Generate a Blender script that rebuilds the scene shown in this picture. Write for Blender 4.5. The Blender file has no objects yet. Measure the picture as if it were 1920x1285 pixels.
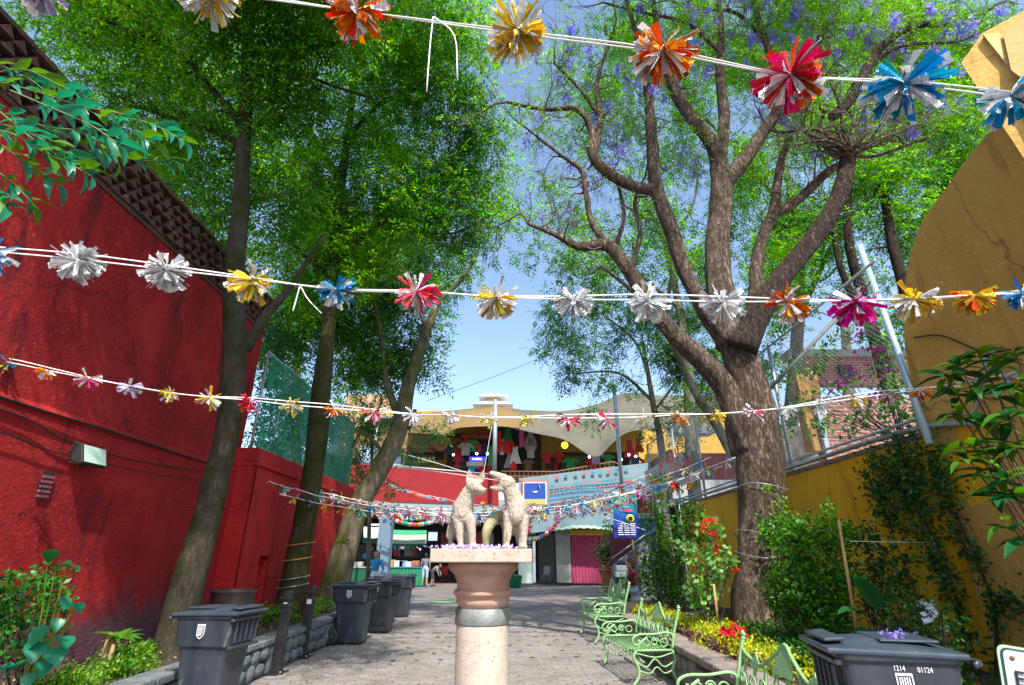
import bpy, bmesh, math, random
import numpy as np
from mathutils import Vector, Matrix, noise
random.seed(7); rng = np.random.default_rng(7)
sc = bpy.context.scene; col = sc.collection
PI = math.pi; R = math.radians

# ---------------------------------------------------------------- camera
CAM_H, PITCH, FPX = 1.5, R(22.4), 970.0           # eye height, upward tilt, focal length for a 1920 px wide frame
cd = bpy.data.cameras.new('camera'); cam = bpy.data.objects.new('camera', cd); col.objects.link(cam)
cam.location = (0, 0, CAM_H); cam.rotation_euler = (R(90) + PITCH, 0, 0)
cd.sensor_width = 36; cd.lens = 36 * FPX / 1920; cd.clip_start = .05; cd.clip_end = 2000
sc.camera = cam
# ---------------------------------------------------------------- sky, sun, exposure
TO_SUN = Vector((.20, -.57, .80)).normalized()
w = bpy.data.worlds.new('World'); sc.world = w; w.use_nodes = True
nt = w.node_tree; bg = nt.nodes['Background']; sky = nt.nodes.new('ShaderNodeTexSky')
sky.sky_type = 'NISHITA'; sky.sun_disc = False
sky.sun_elevation = math.asin(TO_SUN.z); sky.sun_rotation = math.atan2(TO_SUN.x, TO_SUN.y)
sky.altitude = 300; sky.air_density = 1.0; sky.dust_density = 1.8; sky.ozone_density = 1.0
nt.links.new(sky.outputs[0], bg.inputs[0]); bg.inputs[1].default_value = .15
sl = bpy.data.lights.new('sun', 'SUN'); sl.energy = 3.3; sl.angle = R(.55); sl.color = (1, .94, .84)
so = bpy.data.objects.new('sun', sl); col.objects.link(so); so.rotation_euler = TO_SUN.to_track_quat('Z', 'Y').to_euler(); so.location = (0, 0, 30)
sc.view_settings.view_transform = 'Standard'; sc.view_settings.look = 'None'
sc.view_settings.exposure = 1.2; sc.view_settings.gamma = 1
sc.cycles.use_denoising = True; sc.cycles.max_bounces = 8; sc.cycles.diffuse_bounces = 4; sc.cycles.transmission_bounces = 4
sc.cycles.transparent_max_bounces = 8; sc.cycles.sample_clamp_indirect = 6

# ---------------------------------------------------------------- survey: from photo coordinates to places in the world
CP, SP = math.cos(PITCH), math.sin(PITCH)
def ray(u, v):
    a = (u - 960) / FPX; b = (642.5 - v) / FPX
    return Vector((a, CP - b * SP, SP + b * CP))
def at(u, v, Y):
    d = ray(u, v); t = Y / d.y; return Vector((d.x * t, Y, CAM_H + d.z * t))
def gr(u, v, z=0.):
    d = ray(u, v); t = (z - CAM_H) / d.z; return Vector((d.x * t, d.y * t, z))
def atx(u, v, x):
    d = ray(u, v); t = x / d.x; return Vector((x, d.y * t, CAM_H + d.z * t))

# ---------------------------------------------------------------- materials
def new_mat(name):
    m = bpy.data.materials.new(name); m.use_nodes = True
    return m, m.node_tree, m.node_tree.nodes['Principled BSDF']
def lin(c): return tuple(c) + (1,) if len(c) == 3 else tuple(c)
def mat(name, c, rough=.7, metal=0, c2=None, scale=6, detail=6, bump=0, bscale=None, stretch=(1, 1, 1), contrast=(.35, .65), spec=.5, island=0, emit=None, trans=0, coord='Object', speck=None, sheen=0):
    m, t, p = new_mat(name); N, L = t.nodes, t.links
    p.inputs['Roughness'].default_value = rough; p.inputs['Metallic'].default_value = metal
    p.inputs['Specular IOR Level'].default_value = spec
    p.inputs['Base Color'].default_value = lin(c)
    out = None
    if c2 or bump or island or speck:
        tc = N.new('ShaderNodeTexCoord'); mp = N.new('ShaderNodeMapping'); mp.inputs['Scale'].default_value = stretch
        L.new(tc.outputs[coord], mp.inputs[0])
    if c2:
        n = N.new('ShaderNodeTexNoise'); n.inputs['Scale'].default_value = scale; n.inputs['Detail'].default_value = detail; n.inputs['Roughness'].default_value = .62
        L.new(mp.outputs[0], n.inputs[0])
        r = N.new('ShaderNodeValToRGB'); r.color_ramp.elements[0].position = contrast[0]; r.color_ramp.elements[1].position = contrast[1]
        r.color_ramp.elements[0].color = lin(c); r.color_ramp.elements[1].color = lin(c2)
        L.new(n.outputs[0], r.inputs[0]); out = r.outputs[0]
    if speck:
        n = N.new('ShaderNodeTexNoise'); n.inputs['Scale'].default_value = speck[1]; n.inputs['Detail'].default_value = 3
        L.new(mp.outputs[0], n.inputs[0]); r = N.new('ShaderNodeValToRGB')
        r.color_ramp.elements[0].position = speck[2]; r.color_ramp.elements[1].position = speck[2] + .06
        L.new(n.outputs[0], r.inputs[0]); mx = N.new('ShaderNodeMix'); mx.data_type = 'RGBA'
        L.new(r.outputs[0], mx.inputs[0]); mx.inputs[7].default_value = lin(speck[0])
        if out: L.new(out, mx.inputs[6])
        else: mx.inputs[6].default_value = lin(c)
        out = mx.outputs[2]
    if island:
        g = N.new('ShaderNodeNewGeometry'); h = N.new('ShaderNodeHueSaturation'); mr = N.new('ShaderNodeMapRange')
        mr.inputs[3].default_value = 1 - island; mr.inputs[4].default_value = 1 + island
        L.new(g.outputs['Random Per Island'], mr.inputs[0]); L.new(mr.outputs[0], h.inputs['Value'])
        m2 = N.new('ShaderNodeMath'); m2.operation = 'MULTIPLY'; m2.inputs[1].default_value = 7.31
        m3 = N.new('ShaderNodeMath'); m3.operation = 'FRACT'; L.new(g.outputs['Random Per Island'], m2.inputs[0]); L.new(m2.outputs[0], m3.inputs[0])
        mr2 = N.new('ShaderNodeMapRange'); mr2.inputs[3].default_value = .5 - island * .06; mr2.inputs[4].default_value = .5 + island * .06
        L.new(m3.outputs[0], mr2.inputs[0]); L.new(mr2.outputs[0], h.inputs['Hue'])
        if out: L.new(out, h.inputs['Color'])
        else: h.inputs['Color'].default_value = lin(c)
        out = h.outputs[0]
    if out: L.new(out, p.inputs['Base Color'])
    if bump:
        nb = N.new('ShaderNodeTexNoise'); nb.inputs['Scale'].default_value = bscale or scale * 4; nb.inputs['Detail'].default_value = 8; nb.inputs['Roughness'].default_value = .65
        L.new(mp.outputs[0], nb.inputs[0]); b = N.new('ShaderNodeBump'); b.inputs['Strength'].default_value = min(1, bump); b.inputs['Distance'].default_value = .03 * max(1, bump)
        L.new(nb.outputs[0], b.inputs['Height']); L.new(b.outputs[0], p.inputs['Normal'])
    if emit:
        p.inputs['Emission Color'].default_value = lin(c); p.inputs['Emission Strength'].default_value = emit
    if trans:
        tr = N.new('ShaderNodeBsdfTranslucent'); ms = N.new('ShaderNodeMixShader'); ms.inputs[0].default_value = trans
        hs = N.new('ShaderNodeHueSaturation'); hs.inputs['Value'].default_value = 1.7; hs.inputs['Saturation'].default_value = 1.1; hs.inputs['Hue'].default_value = .49
        if out: L.new(out, hs.inputs['Color'])
        else: hs.inputs['Color'].default_value = lin(c)
        L.new(hs.outputs[0], tr.inputs[0]); L.new(p.outputs[0], ms.inputs[1]); L.new(tr.outputs[0], ms.inputs[2])
        L.new(ms.outputs[0], N['Material Output'].inputs[0])
    return m
def wall_mat(name, c, c2, stain, lowz=1.2, low=(.25, .2, .2)):
    """painted render: mottled colour, worn base, drip stains, gritty relief"""
    m, t, p = new_mat(name); N, L = t.nodes, t.links
    tc = N.new('ShaderNodeTexCoord')
    def noi(s, d=8, st=(1, 1, 1), r=.6):
        mp = N.new('ShaderNodeMapping'); mp.inputs['Scale'].default_value = st; L.new(tc.outputs['Object'], mp.inputs[0])
        n = N.new('ShaderNodeTexNoise'); n.inputs['Scale'].default_value = s; n.inputs['Detail'].default_value = d; n.inputs['Roughness'].default_value = r
        L.new(mp.outputs[0], n.inputs[0]); return n.outputs[0]
    def ramp(f, a, b, ca=(0, 0, 0), cb=(1, 1, 1)):
        r = N.new('ShaderNodeValToRGB'); r.color_ramp.elements[0].position = a; r.color_ramp.elements[1].position = b
        r.color_ramp.elements[0].color = lin(ca); r.color_ramp.elements[1].color = lin(cb); L.new(f, r.inputs[0]); return r.outputs[0]
    def mix(f, a, b):
        x = N.new('ShaderNodeMix'); x.data_type = 'RGBA'; L.new(f, x.inputs[0])
        for k, q in ((6, a), (7, b)):
            if isinstance(q, tuple): x.inputs[k].default_value = lin(q)
            else: L.new(q, x.inputs[k])
        return x.outputs[2]
    base = mix(ramp(noi(1.1), .38, .62), c, c2)
    base = mix(ramp(noi(26, 5), .6, .72), base, tuple(min(1, q * 1.5 + .03) for q in c2))     # pale grit
    base = mix(ramp(noi(2.2, 9, (1, 1, .16)), .56, .68), base, stain)                       # vertical drip stains
    base = mix(ramp(noi(60, 3), .66, .7), base, tuple(q * .4 for q in stain))
    vo = N.new('ShaderNodeTexVoronoi'); vo.feature = 'DISTANCE_TO_EDGE'; vo.inputs['Scale'].default_value = .8
    wv = N.new('ShaderNodeTexNoise'); wv.inputs['Scale'].default_value = 2.2; wv.inputs['Detail'].default_value = 8; L.new(tc.outputs['Object'], wv.inputs[0]); wm = N.new('ShaderNodeMix'); wm.data_type = 'RGBA'; wm.inputs[0].default_value = .42; L.new(tc.outputs['Object'], wm.inputs[6]); L.new(wv.outputs[1], wm.inputs[7]); L.new(wm.outputs[2], vo.inputs[0])
    base = mix(ramp(vo.outputs[0], .002, .007, (.6, .6, .6), (0, 0, 0)), base, tuple(q * .35 for q in stain))
    base = mix(ramp(noi(.55, 6), .5, .72, (0, 0, 0), (.55, .55, .55)), base, stain)
    sx = N.new('ShaderNodeSeparateXYZ'); L.new(tc.outputs['Object'], sx.inputs[0])
    ad = N.new('ShaderNodeMath'); ad.operation = 'MULTIPLY_ADD'; L.new(noi(1.7), ad.inputs[0]); ad.inputs[1].default_value = 1.6; L.new(sx.outputs[2], ad.inputs[2])
    mr = N.new('ShaderNodeMapRange'); mr.inputs[1].default_value = lowz + .45; mr.inputs[2].default_value = lowz + 1.0; L.new(ad.outputs[0], mr.inputs[0])
    inv = N.new('ShaderNodeMath'); inv.operation = 'SUBTRACT'; inv.inputs[0].default_value = 1; L.new(mr.outputs[0], inv.inputs[1])
    base = mix(inv.outputs[0], base, low)
    L.new(base, p.inputs['Base Color']); p.inputs['Roughness'].default_value = .8; p.inputs['Specular IOR Level'].default_value = .3
    b = N.new('ShaderNodeBump'); b.inputs['Strength'].default_value = .9; b.inputs['Distance'].default_value = .035; L.new(noi(14, 10, r=.7), b.inputs['Height']); L.new(b.outputs[0], p.inputs['Normal'])
    return m
def bark(name, c, c2, moss=None, deep=1.0, sc_=9):
    m, t, p = new_mat(name); N, L = t.nodes, t.links
    tc = N.new('ShaderNodeTexCoord'); mp = N.new('ShaderNodeMapping'); mp.inputs['Scale'].default_value = (1, 1, .28); L.new(tc.outputs['Object'], mp.inputs[0])
    v = N.new('ShaderNodeTexVoronoi'); v.feature = 'DISTANCE_TO_EDGE'; v.inputs['Scale'].default_value = sc_ * 2.2
    n = N.new('ShaderNodeTexNoise'); n.inputs['Scale'].default_value = sc_; n.inputs['Detail'].default_value = 9; n.inputs['Roughness'].default_value = .7; L.new(mp.outputs[0], n.inputs[0])
    mx = N.new('ShaderNodeMix'); mx.data_type = 'RGBA'; mx.inputs[0].default_value = .25; L.new(mp.outputs[0], mx.inputs[6]); L.new(n.outputs[1], mx.inputs[7]); L.new(mx.outputs[2], v.inputs[0])
    r = N.new('ShaderNodeValToRGB'); r.color_ramp.elements[0].color = lin(c); r.color_ramp.elements[1].color = lin(c2); r.color_ramp.elements[0].position = .36; r.color_ramp.elements[1].position = .66
    L.new(n.outputs[0], r.inputs[0]); o = r.outputs[0]
    vr = N.new('ShaderNodeValToRGB'); vr.color_ramp.elements[0].position = .0; vr.color_ramp.elements[1].position = .18; vr.color_ramp.elements[0].color = (.35, .3, .28, 1); L.new(v.outputs[0], vr.inputs[0])
    mm = N.new('ShaderNodeMix'); mm.data_type = 'RGBA'; mm.blend_type = 'MULTIPLY'; mm.inputs[0].default_value = .75 * deep; L.new(o, mm.inputs[6]); L.new(vr.outputs[0], mm.inputs[7]); o = mm.outputs[2]
    if moss:
        n2 = N.new('ShaderNodeTexNoise'); n2.inputs['Scale'].default_value = 2.4; n2.inputs['Detail'].default_value = 5; L.new(tc.outputs['Object'], n2.inputs[0])
        r2 = N.new('ShaderNodeValToRGB'); r2.color_ramp.elements[0].position = .45; r2.color_ramp.elements[1].position = .62; L.new(n2.outputs[0], r2.inputs[0])
        m4 = N.new('ShaderNodeMix'); m4.data_type = 'RGBA'; L.new(r2.outputs[0], m4.inputs[0]); L.new(o, m4.inputs[6]); m4.inputs[7].default_value = lin(moss); o = m4.outputs[2]
    L.new(o, p.inputs['Base Color']); p.inputs['Roughness'].default_value = .9; p.inputs['Specular IOR Level'].default_value = .2
    ad = N.new('ShaderNodeMath'); ad.operation = 'MULTIPLY_ADD'; L.new(vr.outputs[0], ad.inputs[0]); ad.inputs[1].default_value = .6 * deep; L.new(n.outputs[0], ad.inputs[2])
    b = N.new('ShaderNodeBump'); b.inputs['Strength'].default_value = 1; b.inputs['Distance'].default_value = .05 * deep; L.new(ad.outputs[0], b.inputs['Height']); L.new(b.outputs[0], p.inputs['Normal'])
    return m

M = {}
M['red'] = wall_mat('red_render', (.25, .007, .010), (.44, .018, .016), (.10, .006, .012), .95, (.13, .055, .075))
M['red2'] = wall_mat('red_render_far', (.42, .014, .014), (.50, .022, .02), (.26, .014, .018), .5, (.25, .07, .09))
M['yellow'] = wall_mat('yellow_render', (.82, .42, .010), (.90, .50, .018), (.55, .26, .012), -.4, (.3, .14, .02))
M['ochre'] = wall_mat('ochre_render', (.56, .31, .07), (.70, .42, .11), (.30, .15, .035), -2, (.3, .14, .02))
M['cream'] = mat('cream_render', (.62, .42, .16), .8, c2=(.5, .32, .1), scale=3, bump=.4, bscale=20)
M['brick'] = mat('old_brick', (.22, .075, .04), .9, c2=(.16, .12, .09), scale=5, bump=.8, bscale=40, island=.25)
M['brickdk'] = mat('weathered_brick', (.055, .038, .03), .9, c2=(.13, .05, .028), scale=4, bump=.8, bscale=40, island=.3)
M['mortar'] = mat('mortar', (.16, .13, .11), .95, c2=(.1, .09, .08), bump=.5)
M['steel'] = mat('galvanised_steel', (.42, .47, .5), .45, .6, c2=(.3, .34, .36), scale=20, bump=.1)
M['bluesteel'] = mat('blue_grey_paint', (.16, .24, .32), .5, c2=(.12, .18, .25), scale=6, bump=.1)
M['black'] = mat('black_iron', (.012, .013, .015), .4, c2=(.03, .03, .032), scale=30, bump=.1)
M['cable'] = mat('dark_cable', (.015, .013, .013), .6)
M['string'] = mat('white_string', (.8, .8, .8), .6)
M['stone'] = mat('rubble_stone', (.20, .18, .16), .9, c2=(.34, .28, .25), scale=5, bump=1, bscale=22, island=.22)
M['stoneb'] = mat('bluish_rubble_stone', (.10, .13, .15), .85, c2=(.22, .25, .26), scale=6, bump=1, bscale=22, island=.25, speck=((.1, .08, .25), 40, .66))
M['soil'] = mat('soil', (.04, .028, .02), 1, c2=(.09, .06, .04), scale=14, bump=1, bscale=40)
M['carved'] = mat('carved_stone', (.42, .35, .285), .85, c2=(.52, .445, .37), scale=9, bump=.35, bscale=70, speck=((.3, .15, .1), 55, .64))
M['fur'] = mat('carved_stone_fur', (.43, .365, .29), .85, c2=(.55, .48, .39), scale=8, bump=.9, bscale=55, stretch=(1, 1, .4), speck=((.3, .26, .12), 9, .68))
M['pink_stone'] = mat('pink_capital_stone', (.40, .22, .15), .85, c2=(.48, .32, .25), scale=5, bump=.4, bscale=60)
M['band'] = mat('tarnished_metal_band', (.20, .24, .235), .5, .45, c2=(.36, .39, .37), scale=9, bump=.2)
M['bin'] = mat('dark_bin_plastic', (.018, .027, .042), .36, c2=(.05, .058, .07), scale=4, stretch=(1, 1, .35), bump=.12, bscale=30, speck=((.13, .12, .105), 9, .64))
M['binlid'] = mat('bin_lid_plastic', (.03, .048, .07), .36, c2=(.05, .07, .1), scale=7, bump=.1, bscale=30)
M['rubber'] = mat('black_rubber', (.02, .02, .02), .7)
M['white'] = mat('white_print', (.75, .77, .8), .6)
M['darkblue'] = mat('dark_blue_print', (.02, .05, .2), .6)
M['iron_green'] = mat('pale_green_paint', (.21, .43, .17), .42, c2=(.29, .50, .24), scale=10, bump=.3, bscale=60, speck=((.16, .12, .06), 26, .66))
M['petal'] = mat('fallen_violet_petals', (.55, .45, .88), .6, island=.25, trans=.3)
M['violet'] = mat('jacaranda_flower', (.32, .25, .78), .6, island=.3, trans=.45)
M['magenta'] = mat('magenta_bract', (.36, .015, .25), .6, island=.4, trans=.4)
def leafm(name, c, isl=.45, tr=.5, rough=.45): return mat(name, c, rough, island=isl, trans=tr, spec=.4)
M['leafA'] = leafm('ash_leaf_dark', (.055, .20, .012), .65, .58)
M['leafB'] = leafm('ash_leaf_bright', (.14, .37, .012), .55, .62)
M['leafC'] = leafm('ash_leaf_bluish', (.03, .12, .035), .5, .45)
M['leafJ'] = leafm('jacaranda_leaf', (.11, .28, .02), .4, .55)
M['leafF'] = leafm('far_leaf', (.05, .15, .045), .5, .5)
M['leafBush'] = leafm('bush_leaf', (.05, .19, .015), .55, .35)
M['leafIvy'] = leafm('ivy_leaf', (.02, .085, .014), .5, .3)
M['leafLime'] = leafm('lime_leaf', (.16, .34, .02), .4, .45)
M['leafYel'] = leafm('yellow_groundcover', (.55, .55, .02), .35, .4)
M['leafPale'] = leafm('pale_glossy_leaf', (.20, .36, .12), .35, .3, .3)
M['leafTeal'] = leafm('blue_green_leaf', (.02, .20, .12), .4, .35, .35)
M['leafDk'] = leafm('dark_glossy_leaf', (.015, .10, .035), .4, .25, .3)
M['redflower'] = mat('orange_red_petals', (.75, .05, .01), .6, island=.2, trans=.3)
M['redbract'] = mat('crimson_bracts', (.6, .005, .03), .6, island=.2, trans=.3)
M['purple'] = mat('purple_groundcover', (.14, .03, .07), .6, island=.4, trans=.3)
M['barkA'] = bark('smooth_grey_bark', (.055, .045, .032), (.105, .09, .065), (.035, .045, .014), .45, 12)
M['barkB'] = bark('mossy_bark', (.05, .042, .02), (.10, .085, .035), (.035, .05, .008), .6, 10)
M['barkC'] = bark('pale_mossy_bark', (.07, .062, .045), (.24, .20, .14), (.09, .095, .025), .4, 7)
M['barkD'] = bark('furrowed_jacaranda_bark', (.09, .065, .05), (.30, .22, .165), None, 1.0, 9)
M['barkDk'] = bark('dark_bark', (.03, .022, .018), (.065, .045, .035), None, .7, 10)
M['barkDk2'] = bark('dark_furrowed_bark', (.045, .03, .024), (.12, .085, .065), None, 1.0, 9); M['barkG'] = bark('grey_bark', (.15, .14, .12), (.3, .28, .24), (.1, .11, .05), .6, 9)
M['twigD2'] = mat('wiry_dark_twig', (.06, .045, .038), .9, c2=(.13, .105, .09), scale=5); M['twigA'] = mat('dark_twig', (.035, .022, .016), .9); M['twigD'] = mat('grey_twig', (.22, .17, .14), .9)
FOIL = {}
for k, c in dict(silver=(.80, .82, .84), gold=(.85, .58, .06), red=(.72, .015, .03), blue=(.01, .30, .62), orange=(.85, .20, .01), pink=(.85, .07, .16), green=(.02, .5, .25), magenta=(.7, .01, .3), lilac=(.62, .55, .85)).items():
    FOIL[k] = mat('foil_' + k, c, .2, .8, bump=.8, bscale=70, trans=.1, island=.55)

# ---------------------------------------------------------------- mesh helpers
def catmull(pts, n=4):
    """pts: list of (x,y,z,r) -> smoothed list"""
    P = [np.array(p, float) for p in pts]
    if len(P) < 3: return P
    Q = [2 * P[0] - P[1]] + P + [2 * P[-1] - P[-2]]; out = []
    for i in range(1, len(Q) - 2):
        for k in range(n):
            t = k / n; a, b, c, d = Q[i - 1], Q[i], Q[i + 1], Q[i + 2]
            out.append(.5 * (2 * b + (c - a) * t + (2 * a - 5 * b + 4 * c - d) * t * t + (3 * b - a - 3 * c + d) * t ** 3))
    out.append(P[-1]); return out
class MB:
    def __init__(s): s.v = []; s.f = []; s.m = []; s.sm = []
    def add(s, vs, fs, mi=0, smooth=False):
        o = len(s.v); s.v += [tuple(v) for v in vs]
        for f in fs: s.f.append([i + o for i in f]); s.m.append(mi); s.sm.append(smooth)
        return s
    def box(s, a, b, mi=0, M4=None):
        x0, y0, z0 = a; x1, y1, z1 = b
        vs = [Vector(p) for p in ((x0, y0, z0), (x1, y0, z0), (x1, y1, z0), (x0, y1, z0), (x0, y0, z1), (x1, y0, z1), (x1, y1, z1), (x0, y1, z1))]
        if M4: vs = [M4 @ v for v in vs]
        return s.add(vs, [(0, 3, 2, 1), (4, 5, 6, 7), (0, 1, 5, 4), (1, 2, 6, 5), (2, 3, 7, 6), (3, 0, 4, 7)], mi)
    def bbox(s, c, size, mi=0, rz=0, rx=0, ry=0, bev=.0):
        h = Vector(size) / 2; T = Matrix.Translation(c) @ Matrix.Rotation(rz, 4, 'Z') @ Matrix.Rotation(ry, 4, 'Y') @ Matrix.Rotation(rx, 4, 'X')
        return s.box(-h, h, mi, T)
    def tube(s, pts, r=None, seg=8, mi=0, cap=True, smooth=True, rough=0, seed=0):
        P = [(Vector(p[:3]), (p[3] if len(p) > 3 else r)) for p in pts]
        P = [(p, rr) for i, (p, rr) in enumerate(P) if i == 0 or (p - P[i - 1][0]).length > 1e-6]
        if len(P) < 2: return s
        rings = []; nrm = None
        for i, (p, rr) in enumerate(P):
            d = (P[min(i + 1, len(P) - 1)][0] - P[max(i - 1, 0)][0]).normalized()
            if nrm is None: nrm = d.orthogonal().normalized()
            nrm = (nrm - d * nrm.dot(d))
            if nrm.length < 1e-5: nrm = d.orthogonal()
            nrm.normalize(); bn = d.cross(nrm); ring = []
            for k in range(seg):
                a = 2 * PI * k / seg; q = rr
                if rough:
                    c = Vector((math.cos(a) * 1.3, math.sin(a) * 1.3, p.z * 1.1 + seed)); q = rr * (1 + rough * noise.noise(c * 1.6) + rough * .5 * noise.noise(c * 4.1))
                ring.append(p + (nrm * math.cos(a) + bn * math.sin(a)) * q)
            rings.append(ring)
        vs = [v for rg in rings for v in rg]; fs = []
        for i in range(len(rings) - 1):
            for k in range(seg):
                a = i * seg + k; b = i * seg + (k + 1) % seg; fs.append((a, b, b + seg, a + seg))
        if cap: fs += [tuple(range(seg))[::-1], tuple(range((len(rings) - 1) * seg, len(rings) * seg))]
        return s.add(vs, fs, mi, smooth)
    def lathe(s, prof, seg=24, c=(0, 0, 0), mi=0, smooth=True, axis='Z'):
        vs = []; fs = []
        for r, z in prof:
            for k in range(seg):
                a = 2 * PI * k / seg; x, y = r * math.cos(a), r * math.sin(a)
                vs.append(Vector(c) + (Vector((x, y, z)) if axis == 'Z' else Vector((x, z, y)) if axis == 'Y' else Vector((z, x, y))))
        for i in range(len(prof) - 1):
            for k in range(seg):
                a = i * seg + k; b = i * seg + (k + 1) % seg; fs.append((a, b, b + seg, a + seg))
        fs += [tuple(range(seg))[::-1], tuple(range((len(prof) - 1) * seg, len(prof) * seg))]
        return s.add(vs, fs, mi, smooth)
    def prism(s, poly, d, mi=0, origin=(0, 0, 0), ax=(1, 0, 0), ay=(0, 0, 1)):
        """2-D outline extruded by vector d"""
        ax, ay, o, d = Vector(ax), Vector(ay), Vector(origin), Vector(d); n = len(poly)
        a = [o + ax * x + ay * y for x, y in poly]; vs = a + [p + d for p in a]
        fs = [tuple(range(n)), tuple(range(n, 2 * n))[::-1]] + [(i, i + n, (i + 1) % n + n, (i + 1) % n) for i in range(n)]
        return s.add(vs, fs, mi)
    def sphere(s, c, r, seg=10, mi=0, sc3=(1, 1, 1), jit=0):
        vs = []; fs = []; n2 = max(4, seg // 2)
        for i in range(n2 + 1):
            th = PI * i / n2
            for k in range(seg):
                a = 2 * PI * k / seg; q = r * (1 + random.uniform(-jit, jit))
                vs.append(Vector(c) + Vector((q * sc3[0] * math.sin(th) * math.cos(a), q * sc3[1] * math.sin(th) * math.sin(a), q * sc3[2] * math.cos(th))))
        for i in range(n2):
            for k in range(seg):
                a = i * seg + k; b = i * seg + (k + 1) % seg; fs.append((a, a + seg, b + seg, b))
        return s.add(vs, fs, mi, True)
    def mesh(s, name, mats):
        me = bpy.data.meshes.new(name); me.from_pydata(s.v, [], s.f)
        for m in (mats if isinstance(mats, (list, tuple)) else [mats]): me.materials.append(m)
        me.polygons.foreach_set('material_index', s.m); me.polygons.foreach_set('use_smooth', s.sm); me.update(); return me
    def build(s, name, mats, parent=None, loc=None):
        return link(name, s.mesh(name, mats), parent, loc)
def link(name, data, parent=None, loc=None, rot=None):
    o = bpy.data.objects.new(name, data); col.objects.link(o)
    if parent: o.parent = parent
    if loc is not None: o.location = loc
    if rot is not None: o.rotation_euler = rot
    return o
def tag(o, label=None, cat=None, group=None, kind=None):
    if label: o['label'] = label
    if cat: o['category'] = cat
    if group: o['group'] = group
    if kind: o['kind'] = kind
    return o
def thing(name, label, cat, loc=(0, 0, 0), rz=0, group=None):
    o = bpy.data.objects.new(name, None); col.objects.link(o); o.empty_display_size = .1
    o.location = loc; o.rotation_euler = (0, 0, rz); return tag(o, label, cat, group)
def copy_tree(o, parent=None):
    c = o.copy(); col.objects.link(c); c.parent = parent
    for ch in o.children: copy_tree(ch, c)
    return c
def bevel(o, w=.01, n=2):
    m = o.modifiers.new('bevel', 'BEVEL'); m.width = w; m.segments = n; m.limit_method = 'ANGLE'; m.angle_limit = R(40); return o
_txt = {}
def text_mesh(s, size, m, ext=.002):
    cu = bpy.data.curves.new('lettering', 'FONT'); cu.body = s; cu.size = size; cu.extrude = ext; cu.align_x = 'CENTER'; cu.align_y = 'CENTER'; cu.resolution_u = 2
    o = bpy.data.objects.new('tmp', cu); col.objects.link(o); dg = bpy.context.evaluated_depsgraph_get()
    me = bpy.data.meshes.new_from_object(o.evaluated_get(dg)); bpy.data.objects.remove(o); me.materials.clear(); me.materials.append(m); return me
def text(s, size, m, loc, rot=(R(90), 0, 0), parent=None, sx=1):
    o = link('lettering', text_mesh(s, size, m), parent, loc, rot); o.scale = (sx, 1, 1); o['kind'] = 'stuff'; return o
def bake(o):
    """apply modifiers without operators"""
    dg = bpy.context.evaluated_depsgraph_get(); me = bpy.data.meshes.new_from_object(o.evaluated_get(dg)); o.modifiers.clear(); o.data = me
    return o
def sculpt(name, prims, mats, parent=None, voxel=.008, smooth=4, loc=None, paint=None):
    """capsules ('c',p0,r0,p1,r1) and ellipsoids ('e',c,r,(sx,sy,sz)) fused into one continuous skin"""
    b = MB()
    for q in prims:
        if q[0] == 'c':
            p0, r0, p1, r1 = Vector(q[1]), q[2], Vector(q[3]), q[4]; n = 5; pts = []
            d = (p1 - p0); dn = d.normalized() if d.length > 1e-6 else Vector((0, 0, 1))
            for i in range(4):
                a = PI / 2 * i / 3.; pts.append(tuple(p0 - dn * r0 * math.cos(a)) + (max(.0008, r0 * math.sin(a)),))
            for i in range(4):
                a = PI / 2 * i / 3.; pts.append(tuple(p1 + dn * r1 * math.sin(a)) + (max(.0008, r1 * math.cos(a)),))
            b.tube(pts, seg=12)
        else: b.sphere(q[1], q[2], 14, sc3=q[3])
    o = b.build(name, mats, parent, loc)
    m = o.modifiers.new('r', 'REMESH'); m.mode = 'VOXEL'; m.voxel_size = voxel; m.use_smooth_shade = True
    if smooth: m = o.modifiers.new('s', 'SMOOTH'); m.iterations = smooth; m.factor = .5
    bake(o); me = o.data; me.materials.clear()
    for mm in (mats if isinstance(mats, (list, tuple)) else [mats]): me.materials.append(mm)
    if paint:
        for p in me.polygons: p.material_index = paint(p.center)
    return o

# ---------------------------------------------------------------- foliage (numpy)
def leaf_mesh(name, base, d, nrm, ln, wd, mats, mi=None, fold=.12, wide=.45):
    """one folded quad per leaf: base, left, tip, right"""
    n = len(base); d = d / (np.linalg.norm(d, axis=1, keepdims=True) + 1e-9)
    s = np.cross(d, nrm); s /= (np.linalg.norm(s, axis=1, keepdims=True) + 1e-9); u = np.cross(s, d)
    ln = np.broadcast_to(np.asarray(ln, float), (n,))[:, None]; wd = np.broadcast_to(np.asarray(wd, float), (n,))[:, None]
    mid = base + d * ln * wide; V = np.empty((n, 4, 3))
    V[:, 0] = base; V[:, 1] = mid + s * wd / 2 + u * ln * fold; V[:, 2] = base + d * ln; V[:, 3] = mid - s * wd / 2 + u * ln * fold
    me = bpy.data.meshes.new(name); me.vertices.add(n * 4); me.vertices.foreach_set('co', V.astype(np.float32).ravel())
    me.loops.add(n * 4); me.loops.foreach_set('vertex_index', np.arange(n * 4, dtype=np.int32))
    me.polygons.add(n); me.polygons.foreach_set('loop_start', np.arange(0, n * 4, 4, dtype=np.int32))
    for m in (mats if isinstance(mats, (list, tuple)) else [mats]): me.materials.append(m)
    if mi is not None: me.polygons.foreach_set('material_index', mi.astype(np.int32))
    me.update(calc_edges=True); return me
def rnd_dirs(n, up=0, rg=None):
    v = (rg or rng).normal(size=(n, 3)); v[:, 2] += up; return v / np.linalg.norm(v, axis=1, keepdims=True)
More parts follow.
